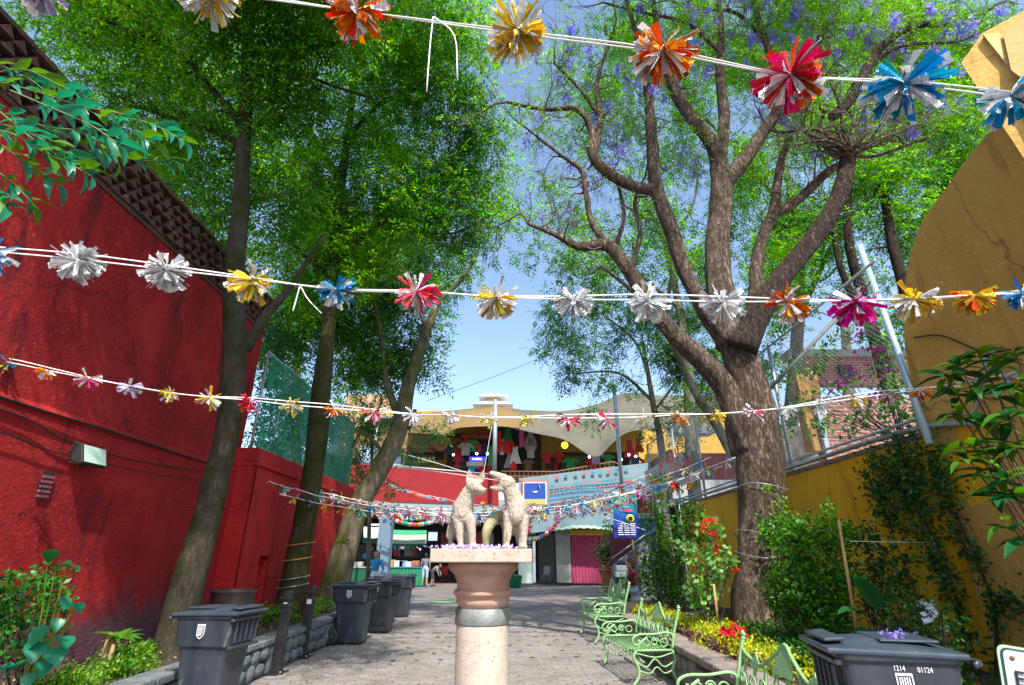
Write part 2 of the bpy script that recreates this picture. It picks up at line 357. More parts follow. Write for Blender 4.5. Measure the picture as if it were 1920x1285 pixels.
def sprays(centres, rad, per, ln=.075, wd=.028, pairs=4, raclen=.26, droop=-.35, up=1.1):
    """compound leaves: per sprays around each centre, each a rachis with pairs of leaflets and one at its tip"""
    c = np.repeat(np.asarray(centres), per, axis=0); n = len(c); rad = np.repeat(np.broadcast_to(rad, (len(centres),)), per)[:, None]
    off = rnd_dirs(n) * rng.random((n, 1)) ** .5 * rad; o = c + off
    d = off / (rad + 1e-6) * .8 + rng.normal(size=(n, 3)) * .5; d[:, 2] += droop; d /= np.linalg.norm(d, axis=1, keepdims=True)
    nr = rnd_dirs(n, up); side = np.cross(d, nr); side /= np.linalg.norm(side, axis=1, keepdims=True)
    L = raclen * rng.uniform(.6, 1.2, (n, 1)); B, D, Nn, LN = [], [], [], []
    for k in range(pairs):
        t = (k + .8) / (pairs + .6)
        for sg in (-1, 1):
            B.append(o + d * L * t); D.append(d * .55 + side * sg + rng.normal(size=(n, 3)) * .18); Nn.append(nr + rng.normal(size=(n, 3)) * .3); LN.append(ln * rng.uniform(.75, 1.15, n) * (1 - .25 * abs(t - .5)))
    B.append(o + d * L); D.append(d + rng.normal(size=(n, 3)) * .1); Nn.append(nr); LN.append(ln * rng.uniform(.8, 1.2, n))
    LN = np.concatenate(LN); return np.concatenate(B), np.concatenate(D), np.concatenate(Nn), LN, LN * wd / ln
def blob_points(blobs, n_per_m3):
    out = []
    for c, r in blobs:
        r = np.broadcast_to(np.asarray(r, float), (3,)); vol = 4.19 * r.prod(); n = max(3, int(vol * n_per_m3))
        d = rnd_dirs(n); ph = rng.uniform(0, 6.28, 3); f = .86 + .2 * np.sin(5 * d[:, :1] + ph[0]) * np.sin(4 * d[:, 2:] + ph[1]) + .14 * np.sin(8 * d[:, 1:2] + ph[2]) + rng.exponential(.05, (n, 1))
        p = d * rng.random((n, 1)) ** .42 * r * f + np.array(c); out.append(p)
    return np.concatenate(out)
def in_any(p, blobs):
    k = np.zeros(len(p), bool)
    for c, r in blobs:
        r = np.broadcast_to(np.asarray(r, float), (3,)); k |= (((p - np.array(c)) / r) ** 2).sum(1) < 1
    return k
def tree(name, label, limbs, blobs, dens, per, crad, mats, bk, twig, group=None, ln=.075, wd=.028, pairs=4, raclen=.26, matw=None, carve=None, twr=.011, seg=12, extra=None, droop=-.35, rough=.1, dk=(), wild=0):
    """limbs: list of limb point lists (x,y,z,r), the first is the trunk; blobs: crown lobes"""
    base = limbs[0][0]; root = thing(name, label, 'tree', (base[0], base[1], base[2]), 0, group); inv = -Vector(base[:3])
    nodes = []
    for i, lb in enumerate(limbs):
        P = catmull(lb, 6 if i == 0 else 5); b = MB(); b.tube([tuple(p) for p in P], seg=seg if P[0][3] > .06 else 7, rough=rough if P[0][3] > .05 else 0, seed=i * 3.7)
        o = b.build('trunk' if i == 0 else 'limb', M['barkDk2'] if i in dk else bk, root); o.location = inv
        if not (i == 0 and len(limbs) > 1): nodes += [p for p in P[1:]]
        else: nodes += [p for p in P[-3:]]
    nodes = np.array(nodes); pts = blob_points(blobs, dens)
    if carve is not None: pts = pts[~in_any(pts, carve)]
    dist = np.array([np.min(((nodes[:, :3] - p) ** 2).sum(1)) for p in pts]); pts = pts[np.argsort(dist)]
    tb = MB(); N = np.zeros((len(nodes) + 3 * len(pts), 4)); N[:len(nodes)] = nodes; k = len(nodes)
    for p in pts:
        dd = ((N[:k, :3] - p) ** 2).sum(1); j = int(np.argmin(dd)); a = N[j]; r0 = min(max(a[3] * .6, twr * .8), twr * 2.2)
        L = math.sqrt(dd[j]); jit = rng.normal(size=(2, 3)) * .11 * L
        q1 = a[:3] * .66 + p * .34 + jit[0] + np.array([0, 0, .05 * L]); q2 = a[:3] * .3 + p * .7 + jit[1] + np.array([0, 0, .06 * L])
        path = [(*a[:3], r0), (*q1, r0 * .8), (*q2, r0 * .62), (*p, r0 * .4)]
        tb.tube(path, seg=3 if r0 < .014 else 4, cap=False, smooth=True)
        for q in path[1:]: N[k] = q; k += 1
    o = tb.build('twigs', twig, root); o.location = inv; tag(o, kind='stuff')
    if wild:                                                  # wiry side shoots along every limb
        wb = MB()
        def shoot(p, d, L, r, lev):
            path = [(*p, r)]; q = Vector(p); d = Vector(d)
            for k in range(4):
                d = (d + Vector(rng.normal(size=3)) * .38 + Vector((0, 0, .08))).normalized(); q = q + d * L / 4; path.append((*q, r * (1 - .22 * (k + 1))))
                if lev and random.random() < .75: shoot(q, (d + Vector(rng.normal(size=3)) * .8).normalized(), L * .55, r * .55, lev - 1)
            wb.tube([tuple(c) for c in catmull(path, 2)], seg=4 if lev > 1 else 3, cap=False)
        for lb in limbs[1:]:
            P = catmull(lb, 5); tip = Vector(P[-1][:3]) - Vector(P[-3][:3]); shoot(P[-1][:3], tip.normalized(), 1.1, P[-1][3], 2)
            for q in P[len(P) // 3:]:
                if q[3] < .13 and random.random() < wild: shoot(q[:3], rnd_dirs(1, .5)[0], random.uniform(.5, 1.3), min(q[3] * .5, random.uniform(.009, .024)), 2)
        o = wb.build('shoots', M['twigD2'], root); o.location = inv; tag(o, kind='stuff')
    B, D, Nn, LN, W = sprays(pts, crad, per, ln, wd, pairs, raclen, droop)
    if carve is not None:
        ok = ~in_any(B, [(c, np.asarray(r) * .92) for c, r in carve]); B, D, Nn, LN, W = B[ok], D[ok], Nn[ok], LN[ok], W[ok]
    mi = rng.choice(len(mats), size=len(B), p=matw) if len(mats) > 1 else None
    if mi is not None:                                        # whole sprays of one tone: tone by a slow noise of position
        f = np.sin(B[:, 0] * 1.9 + 1) + np.sin(B[:, 1] * 2.3) + np.sin(B[:, 2] * 2.1 + B[:, 0]); f = f + rng.normal(size=len(B)) * .8
        cut = np.quantile(f, np.cumsum(matw)[:-1]); mi = np.searchsorted(cut, f)
    o = link('crown', leaf_mesh('crown', B, D, Nn, LN, W, mats, mi), root); o.location = inv; tag(o, kind='stuff')
    if extra:                                                 # blossom clusters (material, count, leaf length)
        m, nfl, fl = extra; sel = pts[rng.choice(len(pts), nfl)]; c = np.repeat(sel, 34, axis=0); B = c + rng.normal(size=c.shape) * [.05, .05, .085]
        o = link('blossom', leaf_mesh('blossom', B, rnd_dirs(len(B), -.4), rnd_dirs(len(B)), fl, fl * .7, m), root); o.location = inv; tag(o, kind='stuff')
    return root
def bush(name, label, cat, base, blobs, dens, ln, wd, mats, matw=None, stems=10, stem_m='twigA', group=None, up=.6, extra=None, fold=.1, wide=.45, part='foliage', stemr=.008):
    base = Vector(base); root = thing(name, label, cat, base, 0, group); inv = -base
    pts = blob_points(blobs, dens); n = len(pts)
    me = leaf_mesh(part, pts, rnd_dirs(n, .15), rnd_dirs(n, up), ln * rng.uniform(.6, 1.25, n), wd * rng.uniform(.7, 1.2, n), mats, None if len(mats) == 1 else rng.choice(len(mats), n, p=matw), fold, wide)
    o = link(part, me, root); o.location = inv; tag(o, kind='stuff')
    if stems:
        b = MB()
        for i in range(stems):
            t = Vector(pts[rng.integers(n)]); m = (base + t) / 2 + Vector(rng.normal(size=3) * .06)
            b.tube([(*(base + Vector((random.uniform(-.06, .06), random.uniform(-.06, .06), 0))), stemr), (*m, stemr * .8), (*t, stemr * .4)], seg=4, cap=False)
        o = b.build('stems', M[stem_m], root); o.location = inv
    if extra:
        m, cnt, sz, nm = extra
        for i in range(cnt):
            p = pts[np.argmax(pts @ np.array([-.3, -.8, .5]) + rng.normal(size=n) * .35 * np.ptp(pts, axis=0).max())] if i else pts[rng.integers(n)]
            q = np.repeat(p[None], 12, axis=0) + rng.normal(size=(12, 3)) * sz * .2
            o = link(nm, leaf_mesh(nm, q, rnd_dirs(12), rnd_dirs(12), sz * .6, sz * .5, m), root); o.location = inv
    return root

# ================================================================ THE SETTING
# plaza paving: sheet to the horizon + the courses of small setts near the camera, dark diamond insets
def ground_mat():
    m, t, p = new_mat('sett_paving'); N, L = t.nodes, t.links; tc = N.new('ShaderNodeTexCoord')
    br = N.new('ShaderNodeTexBrick'); br.inputs['Scale'].default_value = 1; br.inputs['Brick Width'].default_value = .21; br.inputs['Row Height'].default_value = .105; br.inputs['Mortar Size'].default_value = .008; br.inputs['Mortar Smooth'].default_value = .3
    br.inputs['Color1'].default_value = (.24, .22, .205, 1); br.inputs['Color2'].default_value = (.19, .178, .168, 1); br.inputs['Mortar'].default_value = (.12, .11, .1, 1); L.new(tc.outputs['Object'], br.inputs[0])
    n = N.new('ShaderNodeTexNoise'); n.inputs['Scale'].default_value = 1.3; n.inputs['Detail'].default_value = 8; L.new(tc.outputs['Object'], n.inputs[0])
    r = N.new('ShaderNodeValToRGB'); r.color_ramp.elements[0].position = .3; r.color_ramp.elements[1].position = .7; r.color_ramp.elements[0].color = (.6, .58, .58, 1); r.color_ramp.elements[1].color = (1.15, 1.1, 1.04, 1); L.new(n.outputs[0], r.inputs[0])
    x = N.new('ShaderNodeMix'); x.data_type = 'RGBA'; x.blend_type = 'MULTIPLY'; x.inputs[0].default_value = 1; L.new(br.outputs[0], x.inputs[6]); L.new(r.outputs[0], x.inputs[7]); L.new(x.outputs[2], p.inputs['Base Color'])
    p.inputs['Roughness'].default_value = .85
    b = N.new('ShaderNodeBump'); b.inputs['Strength'].default_value = .6; b.inputs['Distance'].default_value = .008; b.invert = True; L.new(br.outputs['Fac'], b.inputs['Height'])
    n2 = N.new('ShaderNodeTexNoise'); n2.inputs['Scale'].default_value = 60; L.new(tc.outputs['Object'], n2.inputs[0]); b2 = N.new('ShaderNodeBump'); b2.inputs['Strength'].default_value = .4; b2.inputs['Distance'].default_value = .006; L.new(n2.outputs[0], b2.inputs['Height']); L.new(b.outputs[0], b2.inputs['Normal']); L.new(b2.outputs[0], p.inputs['Normal'])
    return m
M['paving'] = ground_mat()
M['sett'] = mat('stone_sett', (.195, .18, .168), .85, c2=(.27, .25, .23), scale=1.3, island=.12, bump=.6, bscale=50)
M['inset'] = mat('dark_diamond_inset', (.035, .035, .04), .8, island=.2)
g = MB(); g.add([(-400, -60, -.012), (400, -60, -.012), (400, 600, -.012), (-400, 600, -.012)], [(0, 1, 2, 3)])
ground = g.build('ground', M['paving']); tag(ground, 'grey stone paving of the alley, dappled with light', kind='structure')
S = MB(); rows = np.arange(6.6, 17.0, .105)
for j, y in enumerate(rows):
    for x in np.arange(-3.3 + (j % 2) * .105, 2.05, .21):
        dz = random.uniform(-.006, .002); tx = random.uniform(-.004, .004); s2 = .004 + random.uniform(0, .004)
        a = (x + s2, y + s2); b = (x + .21 - s2, y + .105 - s2)
        S.add([(a[0], a[1], -.012), (b[0], a[1], -.012), (b[0], b[1], -.012), (a[0], b[1], -.012), (a[0] + .004, a[1] + .004, dz), (b[0] - .004, a[1] + .004, dz + tx), (b[0] - .004, b[1] - .004, dz + tx), (a[0] + .004, b[1] - .004, dz)],
              [(4, 5, 6, 7), (0, 1, 5, 4), (1, 2, 6, 5), (2, 3, 7, 6), (3, 0, 4, 7)])
tag(S.build('setts', M['sett'], ground), kind='stuff')
ins = MB(); q = .05; ins.add([(-q, 0, 0), (0, -q * .8, 0), (q, 0, 0), (0, q * .8, 0)], [(0, 1, 2, 3)]); insm = ins.mesh('paving_inset', M['inset'])
for j in range(6):
    for i in range(12):
        x, y = -2.2 + i * .36 + (j % 2) * .18, 9.2 + j * .62 + i * .045
        if x < 2 and random.random() < .82: link('paving_inset', insm, ground, (x, y, .006))
# green painted disc on the paving
b = MB(); b.lathe([(.02, .004), (.62, .004), (.62, .008), (.02, .008)], 28, c=(-2.35, 20.4, 0)); tag(b.build('painted_patch', mat('worn_green_paint', (.05, .3, .06), .7, c2=(.25, .3, .22), scale=4)), 'faded green painted patch on the paving behind the pedestal', 'paint mark')
# fallen petals
n = 700; P = np.column_stack([rng.uniform(-3.2, 2.0, n), rng.uniform(7.5, 20, n), np.full(n, .008)])
tag(link('fallen_petals', leaf_mesh('fallen_petals', P, rnd_dirs(n) * [1, 1, .05], np.tile([0, 0, 1.], (n, 1)), rng.uniform(.02, .045, n), .03, [M['petal']])), 'violet petals scattered over the paving', 'petals', kind='stuff')

n = 260; P = np.column_stack([rng.uniform(-3.3, 2.0, n), rng.uniform(7.5, 16, n), np.full(n, .01)])
tag(link('leaf_litter', leaf_mesh('leaf_litter', P, rnd_dirs(n) * [1, 1, .08], np.tile([0, 0, 1.], (n, 1)) + rng.normal(size=(n, 3)) * .15, rng.uniform(.03, .07, n), .025, [mat('dry_leaf_litter', (.22, .15, .06), island=.5)])), 'small dry leaves scattered over the paving', 'leaf litter', kind='stuff')
# planters: rubble kerb walls with coping, filled with soil
def stone_blob(w, h, d):
    b = MB(); b.sphere((0, 0, 0), .5, 8, sc3=(1, 1, 1), jit=.09)
    vs = []
    for v in b.v:
        p = Vector([math.copysign(min(.5, abs(c) * 1.28), c) for c in v]); vs.append((p.x * w, p.y * d, p.z * h))
    b.v = vs; return b
stone_meshes = {}
def planter(name, label, x0, x1, y0, y1, h, face, key):
    """x0..x1 the wall's thickness; face = +1/-1 the side towards the path"""
    m = M[key]; root = thing(name, label, 'planter wall', ((x0 + x1) / 2, (y0 + y1) / 2, 0)); cx, cy = root.location.x, root.location.y
    b = MB(); b.box((x0 - cx + .05, y0 - cy, -.02), (x1 - cx - .05, y1 - cy, h - .07)); b.build('mortar_core', M['mortar'], root)
    if key not in stone_meshes: stone_meshes[key] = [stone_blob(1, 1, 1).mesh('stone', m) for _ in range(6)]
    fx = (x1 if face > 0 else x0) - cx - face * .045
    for r_, (z, hh) in enumerate(((.09, .19), (.26, .17))):
        y = y0 - cy
        while y < y1 - cy - .1:
            wd = random.uniform(.2, .42); o = link('stone', random.choice(stone_meshes[key]), root, (fx, y + wd / 2, z + random.uniform(-.012, .012)), (random.uniform(-.28, .28), random.uniform(-.1, .1), random.uniform(-.12, .12)))
            o.scale = (.13 + random.uniform(-.02, .03), wd * random.uniform(.9, 1.08), hh * random.uniform(.85, 1.25)); y += wd
    y = y0 - cy
    while y < y1 - cy - .05:                                      # coping stones
        wd = min(random.uniform(.35, .6), y1 - cy - y); bb = MB(); bb.bbox((0, 0, 0), (x1 - x0 + .04, wd - .012, .085))
        o = bb.build('coping_stone', m, root, ((x0 + x1) / 2 - cx, y + wd / 2, h - .035)); o.rotation_euler = (random.uniform(-.012, .012), random.uniform(-.015, .015), 0); bevel(o, .018, 2); y += wd
    return root
planter('planter_wall', 'low grey rubble planter wall along the red wall behind the bins', -3.62, -3.36, 4.2, 17.6, .43, 1, 'stoneb')
planter('planter_wall', 'low rubble planter wall with pinkish coping behind the green benches', 2.1, 2.42, 4.75, 14.6, .45, -1, 'stone')
for x0, x1, ya, y1 in ((-5.2, -3.4, 2, 17.6), (2.2, 5.2, 4.8, 15.5), (2.95, 5.2, 1.5, 4.78)):
    b = MB(); nx, ny = 10, 60; vs = [(x0 + (x1 - x0) * i / nx, ya + (y1 - ya) * j / ny, .37 + random.uniform(-.02, .04)) for j in range(ny + 1) for i in range(nx + 1)]
    b.add(vs, [(j * (nx + 1) + i, j * (nx + 1) + i + 1, (j + 1) * (nx + 1) + i + 1, (j + 1) * (nx + 1) + i) for j in range(ny) for i in range(nx)], smooth=True)
    b.add([(x0, y1, .36), (x1, y1, .36), (x1, y1, -.02), (x0, y1, -.02)], [(0, 1, 2, 3)])
    tag(b.build('planter_soil', M['soil']), 'dark soil filling the planter', kind='structure')

# ---------------------------------------------------------------- left: the tall red wall
WX = -5.1
rw = thing('red_wall', 'tall dark red rendered wall with a brick lattice crest on the left', 'wall', (WX, 5.0, 0)); inv = -rw.location
def wbox(a, b_, m, name, parent, bev=0):
    q = MB(); q.box(a, b_); o = q.build(name, m, parent); o.location = -parent.location
    if bev: bevel(o, bev, 2)
    return o
def panel(name, m, x, y0, y1, z0, z1, th, parent, ny=60, nz=40, face=1, amp=.012):
    """rendered wall face with gentle hand-made waviness, th thick"""
    b = MB(); vs = []
    for j in range(nz + 1):
        for i in range(ny + 1):
            y = y0 + (y1 - y0) * i / ny; z = z0 + (z1 - z0) * j / nz
            vs.append((x + amp * noise.noise(Vector((y * .9, z * .9, x))) + amp * .4 * noise.noise(Vector((y * 4, z * 4, x))), y, z))
    b.add(vs, [(j * (ny + 1) + i, j * (ny + 1) + i + 1, (j + 1) * (ny + 1) + i + 1, (j + 1) * (ny + 1) + i) for j in range(nz) for i in range(ny)], smooth=True)
    s = -face * th; b.box((x + (s if s < 0 else .03), y0, z0), (x - .03 if s < 0 else x + s, y1, z1)); o = b.build(name, m, parent); o.location = -parent.location; return o
E_Y = atx(492, 640, WX).y
panel('upper_wall', M['red'], WX, -1.5, E_Y, 2.98, 5.72, .35, rw)
panel('lower_wall', M['red'], WX + .07, -1.5, E_Y, -.02, 2.93, .42, rw)
b = MB(); b.prism([(WX - .1, 2.9), (WX + .075, 2.9), (WX + .09, 2.93), (WX, 3.02), (WX - .1, 3.02)], (0, E_Y + 1.5, 0), origin=(0, -1.5, 0)); o = b.build('ledge', M['red'], rw); o.location = inv
wbox((WX - .38, -1.5, 5.72), (WX + .03, E_Y, 5.78), M['brickdk'], 'string_course', rw)
# crest: brick lattice in four courses, alternate bricks proud and tilted, triangular dark gaps between
wbox((WX - .3, -1.5, 5.78), (WX - .14, E_Y, 6.42), M['mortar'], 'crest_core', rw)
bm_ = []
for k in range(4):
    q = MB(); q.prism([(-.085, 0), (.085, 0), (0, .115)], (.2 + .02 * k, 0, 0), ax=(0, 1, 0), origin=(-.1, 0, 0)); bm_.append(q.mesh('brick', M['brickdk']))
for r_ in range(5):
    for i in range(36):
        y = 3.2 + i * .18 + (r_ % 2) * .09
        if y > E_Y - .1: continue
        o = link('brick', bm_[(i + r_) % 4], rw, Vector((WX - .06 + random.uniform(-.02, .025), y, 5.785 + r_ * .125)) + inv); o.rotation_euler = (0, 0, random.uniform(-.05, .05))
b = MB()
for i in range(40):
    y = 1.0 + i * .25
    if y < E_Y: b.bbox((WX - .1, y, 6.46 + random.uniform(-.01, .01)), (.34 + random.uniform(0, .05), .235, .055), rz=random.uniform(-.04, .04))
o = b.build('capping', M['brickdk'], rw); o.location = inv
# lower second stretch standing forward, with its niche
W2 = -4.66; Y2a = atx(478, 900, W2).y; Y2b = atx(661, 950, W2).y
r2 = thing('red_wall', 'lower lighter red wall with a small niche, carrying the green netting', 'wall', (W2, (Y2a + Y2b) / 2, 0)); inv2 = -r2.location
nY0 = Y2a + .75; nY1 = nY0 + .42
for y0, y1, z0, z1 in ((Y2a, nY0, -.02, 3.02), (nY1, Y2b, -.02, 3.02), (nY0, nY1, 1.5, 3.02)): panel('wall_face', M['red2'], W2, y0, y1, z0, z1, .5, r2, 24, 16)
wbox((W2 - .5, nY0, -.02), (W2 - .22, nY1, 1.5), M['red2'], 'niche_back', r2)
wbox((W2 - .5, Y2a - .02, 3.02), (W2 + .05, Y2b + .02, 3.10), M['red2'], 'ledge', r2, .02)
wbox((W2 - .48, Y2a, 3.10), (W2 - .02, Y2b, 3.36), M['red2'], 'parapet', r2, .02)
# netting screen above it
ns = thing('netting_fence', 'green netting stretched over chain link on top of the red wall', 'fence', (W2 - .25, Y2a, 3.36)); NX = W2 - .25
def chain(name, m, P0, U, Vv, w_, h_, cell, th, parent, seg=3):
    """chain link: two families of diagonal wires within a w x h rectangle"""
    b = MB(); U, Vv, P0 = Vector(U), Vector(Vv), Vector(P0)
    k = -h_
    while k < w_:
        for sg in (0, 1):
            a0, a1 = max(0, -k), min(h_, w_ - k)
            if a1 > a0:
                p, q_ = (k + a0, a0), (k + a1, a1)
                if sg: p, q_ = (w_ - p[0], p[1]), (w_ - q_[0], q_[1])
                b.tube([P0 + U * p[0] + Vv * p[1], P0 + U * q_[0] + Vv * q_[1]], th, seg, cap=False, smooth=False)
        k += cell
    o = b.build(name, m, parent); o.location = -parent.location; tag(o, kind='stuff'); return o
M['netgreen'] = mat('green_netting', (.004, .17, .085), .7, c2=(.006, .25, .12), scale=3, island=.2)
# net cloth woven as ribbons: rows of strips with pinholes between them
b = MB(); z = 3.4; H2 = 1.86; nrow = 62; ncol = 46; Lw = Y2b - Y2a - .15
for r_ in range(nrow):
    for c_ in range(ncol):
        y0, z0 = Y2a + .1 + Lw * c_ / ncol, z + H2 * r_ / nrow
        sp = c_ / ncol < .16 or (abs(c_ / ncol - .34 - .1 * math.sin(r_ * .2)) < .07 and r_ < 34)
        if sp and random.random() < .22: continue
        if random.random() < .03: continue
        bu = lambda yy, zz: NX + .05 + .05 * math.sin(yy * 2.1) * math.sin((zz - z) * 1.7) + .02 * math.sin(yy * 7 + zz * 3)
        y1, z1 = y0 + Lw / ncol * .985, z0 + H2 / nrow * .93
        b.add([(bu(y0, z0), y0, z0), (bu(y1, z0), y1, z0), (bu(y1, z1), y1, z1), (bu(y0, z1), y0, z1)], [(0, 1, 2, 3)])
o = b.build('netting', M['netgreen'], ns); o.location = -ns.location; tag(o, kind='stuff')
chain('chain_link', M['netgreen'], (NX, Y2a + .1, 3.38), (0, 1, 0), (0, 0, 1), Lw, 1.9, .09, .004, ns)
for y in (Y2a + .12, Y2a + 1.0, (Y2a + Y2b) / 2, Y2b - .06):
    b = MB(); b.tube([(NX, y, 3.1), (NX, y, 5.34)], .028, 8); o = b.build('post', M['steel'], ns); o.location = -ns.location
b = MB(); b.tube([(NX, Y2a + .1, 5.3), (NX, Y2b - .06, 5.3)], .02, 6); o = b.build('top_rail', M['steel'], ns); o.location = -ns.location
# cables along the red wall
def cable(label, pts, r, m='cable', name='cable', cat='cable'):
    b = MB(); b.tube([tuple(p) for p in catmull([(*p, r) for p in pts], 5)], seg=5); return tag(b.build(name, M[m]), label, cat)
cx_ = WX + .115
cable('black cable sagging along the ledge of the red wall', [(cx_, 1, 3.0), (cx_, 5, 2.93), (cx_ + .01, 6.2, 2.93), (cx_, 7.2, 2.92), (cx_, 9.2, 2.9)], .014)
cable('thin black cable drooping below the ledge of the red wall', [(cx_, 1, 2.9), (cx_, 4.8, 2.83), (cx_ + .01, 5.7, 2.70), (cx_, 6.6, 2.66), (cx_, 7.6, 2.7), (cx_, 9.2, 2.82)], .009)
cable('lowest thin cable slanting under the ledge of the red wall', [(cx_, 1, 2.72), (cx_, 4.8, 2.62), (cx_, 5.6, 2.55), (cx_, 7, 2.55), (cx_, 8.6, 2.62)], .007)
# flood lights
M['glass'] = mat('floodlight_glass', (.55, .75, .62), .15, spec=.8)
M['lampgrey'] = mat('lamp_housing', (.03, .03, .03), .5)
def flood(p, s, label, face=1):
    t = thing('floodlight', label, 'floodlight', p, 0)
    b = MB(); b.prism([(0, -.1), (.16, -.16), (.2, -.13), (.13, .1), (0, .13)], (0, .42, 0), ax=(face, 0, 0), origin=(0, -.21, 0)); o = b.build('housing', M['lampgrey'], t); bevel(o, .012)
    b = MB(); b.add([(face * .02, -.18, -.118), (face * .155, -.18, -.168), (face * .155, .18, -.168), (face * .02, .18, -.118)], [(0, 1, 2, 3)]); b.box((-.0, -.17, -.13), (face * .01, .17, -.12))
    b.build('glass', M['glass'], t)
    b = MB(); b.add([(face * .203, -.19, -.12), (face * .203, .19, -.12), (face * .138, .19, .09), (face * .138, -.19, .09)], [(0, 1, 2, 3)]); b.build('lens', M['glass'], t)
    b = MB(); b.tube([(-face * .02, -.1, 0), (face * .03, -.1, 0), ], .02, 6); b.tube([(-face * .02, .1, 0), (face * .03, .1, 0)], .02, 6); b.build('bracket', M['black'], t)
    t.scale = (s, s, s); return t
flood(atx(155, 852, WX + .08), .9, 'floodlight with pale green glass on the near red wall')
flood(atx(632, 938, W2 + .02), .9, 'small white-lensed floodlight far along the lower red wall')
# vent grille
vp = atx(86, 910, WX + .085); t = thing('vent_grille', 'small rusty vent grille set in the red wall', 'vent', vp)
for k in range(5): b = MB(); b.box((-.01, -.07, -.13 + k * .05), (.012, .07, -.1 + k * .05)); b.build('slat', M['red2'], t)
b = MB(); b.box((-.02, -.075, -.14), (-.012, .075, .14)); b.build('backing', M['black'], t)

# ---------------------------------------------------------------- right: arched ochre wall, low yellow wall and its fence
AX = 5.0
aw = thing('arch_wall', 'tall ochre wall ending in a rounded shoulder on the right', 'wall', (AX, 4, 0))
pts = [atx(u, v, AX) for u, v in ((1965, 165), (1920, 200), (1850, 250), (1780, 340), (1720, 430), (1697, 520), (1693, 620), (1703, 700), (1740, 812))]
prof = [(p.y, p.z) for p in pts]; prof = [tuple(q) for q in catmull([(a, z_, 0) for a, z_ in prof], 5)]
poly = [(-1, 5.4), (2.6, 5.5)] + [(q[0], q[1]) for q in prof] + [(6.2, 2.5), (6.2, -.02), (-1, -.02)]
b = MB(); b.prism(poly, (.45, 0, 0), ax=(0, 1, 0), origin=(AX, 0, 0)); o = b.build('wall_body', M['ochre'], aw); o.location = -aw.location; bevel(o, .03, 3)
wbox((AX - .16, 1, -.02), (AX - .02, 5.2, 1.7), M['yellow'], 'plinth', aw, .03) if False else None
# upper block with a bevelled, sunlit edge
ub = thing('corner_block', 'angular cream stone block with a bright chamfered corner above the ochre wall', 'masonry block', (4.7, 3.2, 4.9))
c5 = [at(1802, 118, 3.55), at(1842, 62, 3.45), at(1930, 15, 3.2), at(1990, 330, 2.9), at(1922, 300, 3.2)]
b = MB(); f = [c for c in c5]; bk = [c + Vector((.9, .12, .05)) for c in c5]
b.add(f + bk, [(0, 4, 3, 2, 1), (5, 6, 7, 8, 9), (0, 1, 6, 5), (1, 2, 7, 6), (2, 3, 8, 7), (3, 4, 9, 8), (4, 0, 5, 9)]); o = b.build('block', M['ochre'], ub); o.location = -ub.location
p1, p2, p3 = at(1842, 63, 3.40), at(1876, 62, 3.34), at(1896, 130, 3.25); b = MB(); b.add([p1, p2, p3, p1 + Vector((.1, .1, 0)), p2 + Vector((.1, .1, 0)), p3 + Vector((.1, .1, 0))], [(0, 1, 2), (3, 5, 4), (0, 3, 4, 1), (1, 4, 5, 2), (2, 5, 3, 0)]); o = b.build('bevelled_edge', M['cream'], ub); o.location = -ub.location
c6 = [at(1880, 60, 3.3), at(1990, -40, 3.0), at(1990, 200, 2.9), at(1896, 132, 3.2)]
b = MB(); bk = [c + Vector((.9, .15, 0)) for c in c6]; b.add(c6 + bk, [(3, 2, 1, 0), (4, 5, 6, 7), (0, 1, 5, 4), (1, 2, 6, 5), (2, 3, 7, 6), (3, 0, 4, 7)]); o = b.build('upper_block', M['cream'], ub); o.location = -ub.location
lw_ = thing('yellow_wall', 'low mustard yellow wall topped by a pipe behind the right planting', 'wall', (AX, 10, 0))
panel('wall_face', M['yellow'], AX, 2.0, 16.0, -.02, 2.83, .3, lw_, 90, 20, face=-1)
# plane near camera lies 2 cm proud of the arch wall so that the two never share a face
b = MB(); b.box((AX - .03, 6.1, 2.83), (AX + .36, 16.05, 2.9)); o = b.build('coping', M['stone'], lw_); o.location = -lw_.location; bevel(o, .015)
cable('pale steel pipe running along the top of the yellow wall', [(AX - .06, 5.3, 2.78), (AX - .06, 6.4, 2.94), (AX - .06, 9.7, 2.95), (AX - .06, 16, 2.97)], .035, 'steel', 'pipe', 'pipe')
cable('bent grey conduit standing up from the pipe by the arch wall', [(AX - .08, 5.45, 2.86), (AX - .08, 5.3, 2.98), (AX - .08, 5.1, 3.2), (AX - .08, 5.02, 3.4), (AX - .07, 4.85, 3.45)], .02, 'steel', 'conduit', 'pipe')
cable('dark wire drooping across the ochre wall', [(AX - .02, 5.9, 4.0), (AX - .03, 5.5, 3.85), (AX - .02, 5.1, 3.5), (AX - .02, 4.8, 3.4)], .009)
fc = thing('chain_link_fence', 'chain link fence on steel posts above the yellow wall', 'fence', (AX + .1, 11, 2.9))
chain('chain_link', M['steel'], (AX + .12, 6.3, 2.95), (0, 1, 0), (0, 0, 1), 13.3, 2.4, .085, .0022, fc)
for y, lean in ((9.6, 0), (12.0, 0), (14.2, 0), (16.4, 0), (19.6, 0)):
    b = MB(); b.tube([(AX + .12, y, 2.6 if y < 16 else 0), (AX + .12 + lean, y, 5.4)], .035, 8); o = b.build('post', M['steel'], fc); o.location = -fc.location
for z_ in (5.35, 3.1): b = MB(); b.tube([(AX + .12, 6.3, z_), (AX + .12, 19.6, z_)], .022, 6); o = b.build('rail', M['steel'], fc); o.location = -fc.location
p0, p1 = atx(1697, 700, AX + .05), atx(1612, 462, AX + .6); b = MB(); b.tube([p0 - (p1 - p0) * .4, p1], .045, 10)
tag(b.build('steel_pole', mat('pale_blue_pole', (.4, .55, .62), .4, .3)), 'pale blue steel pole leaning beside the ochre arch wall', 'pole')
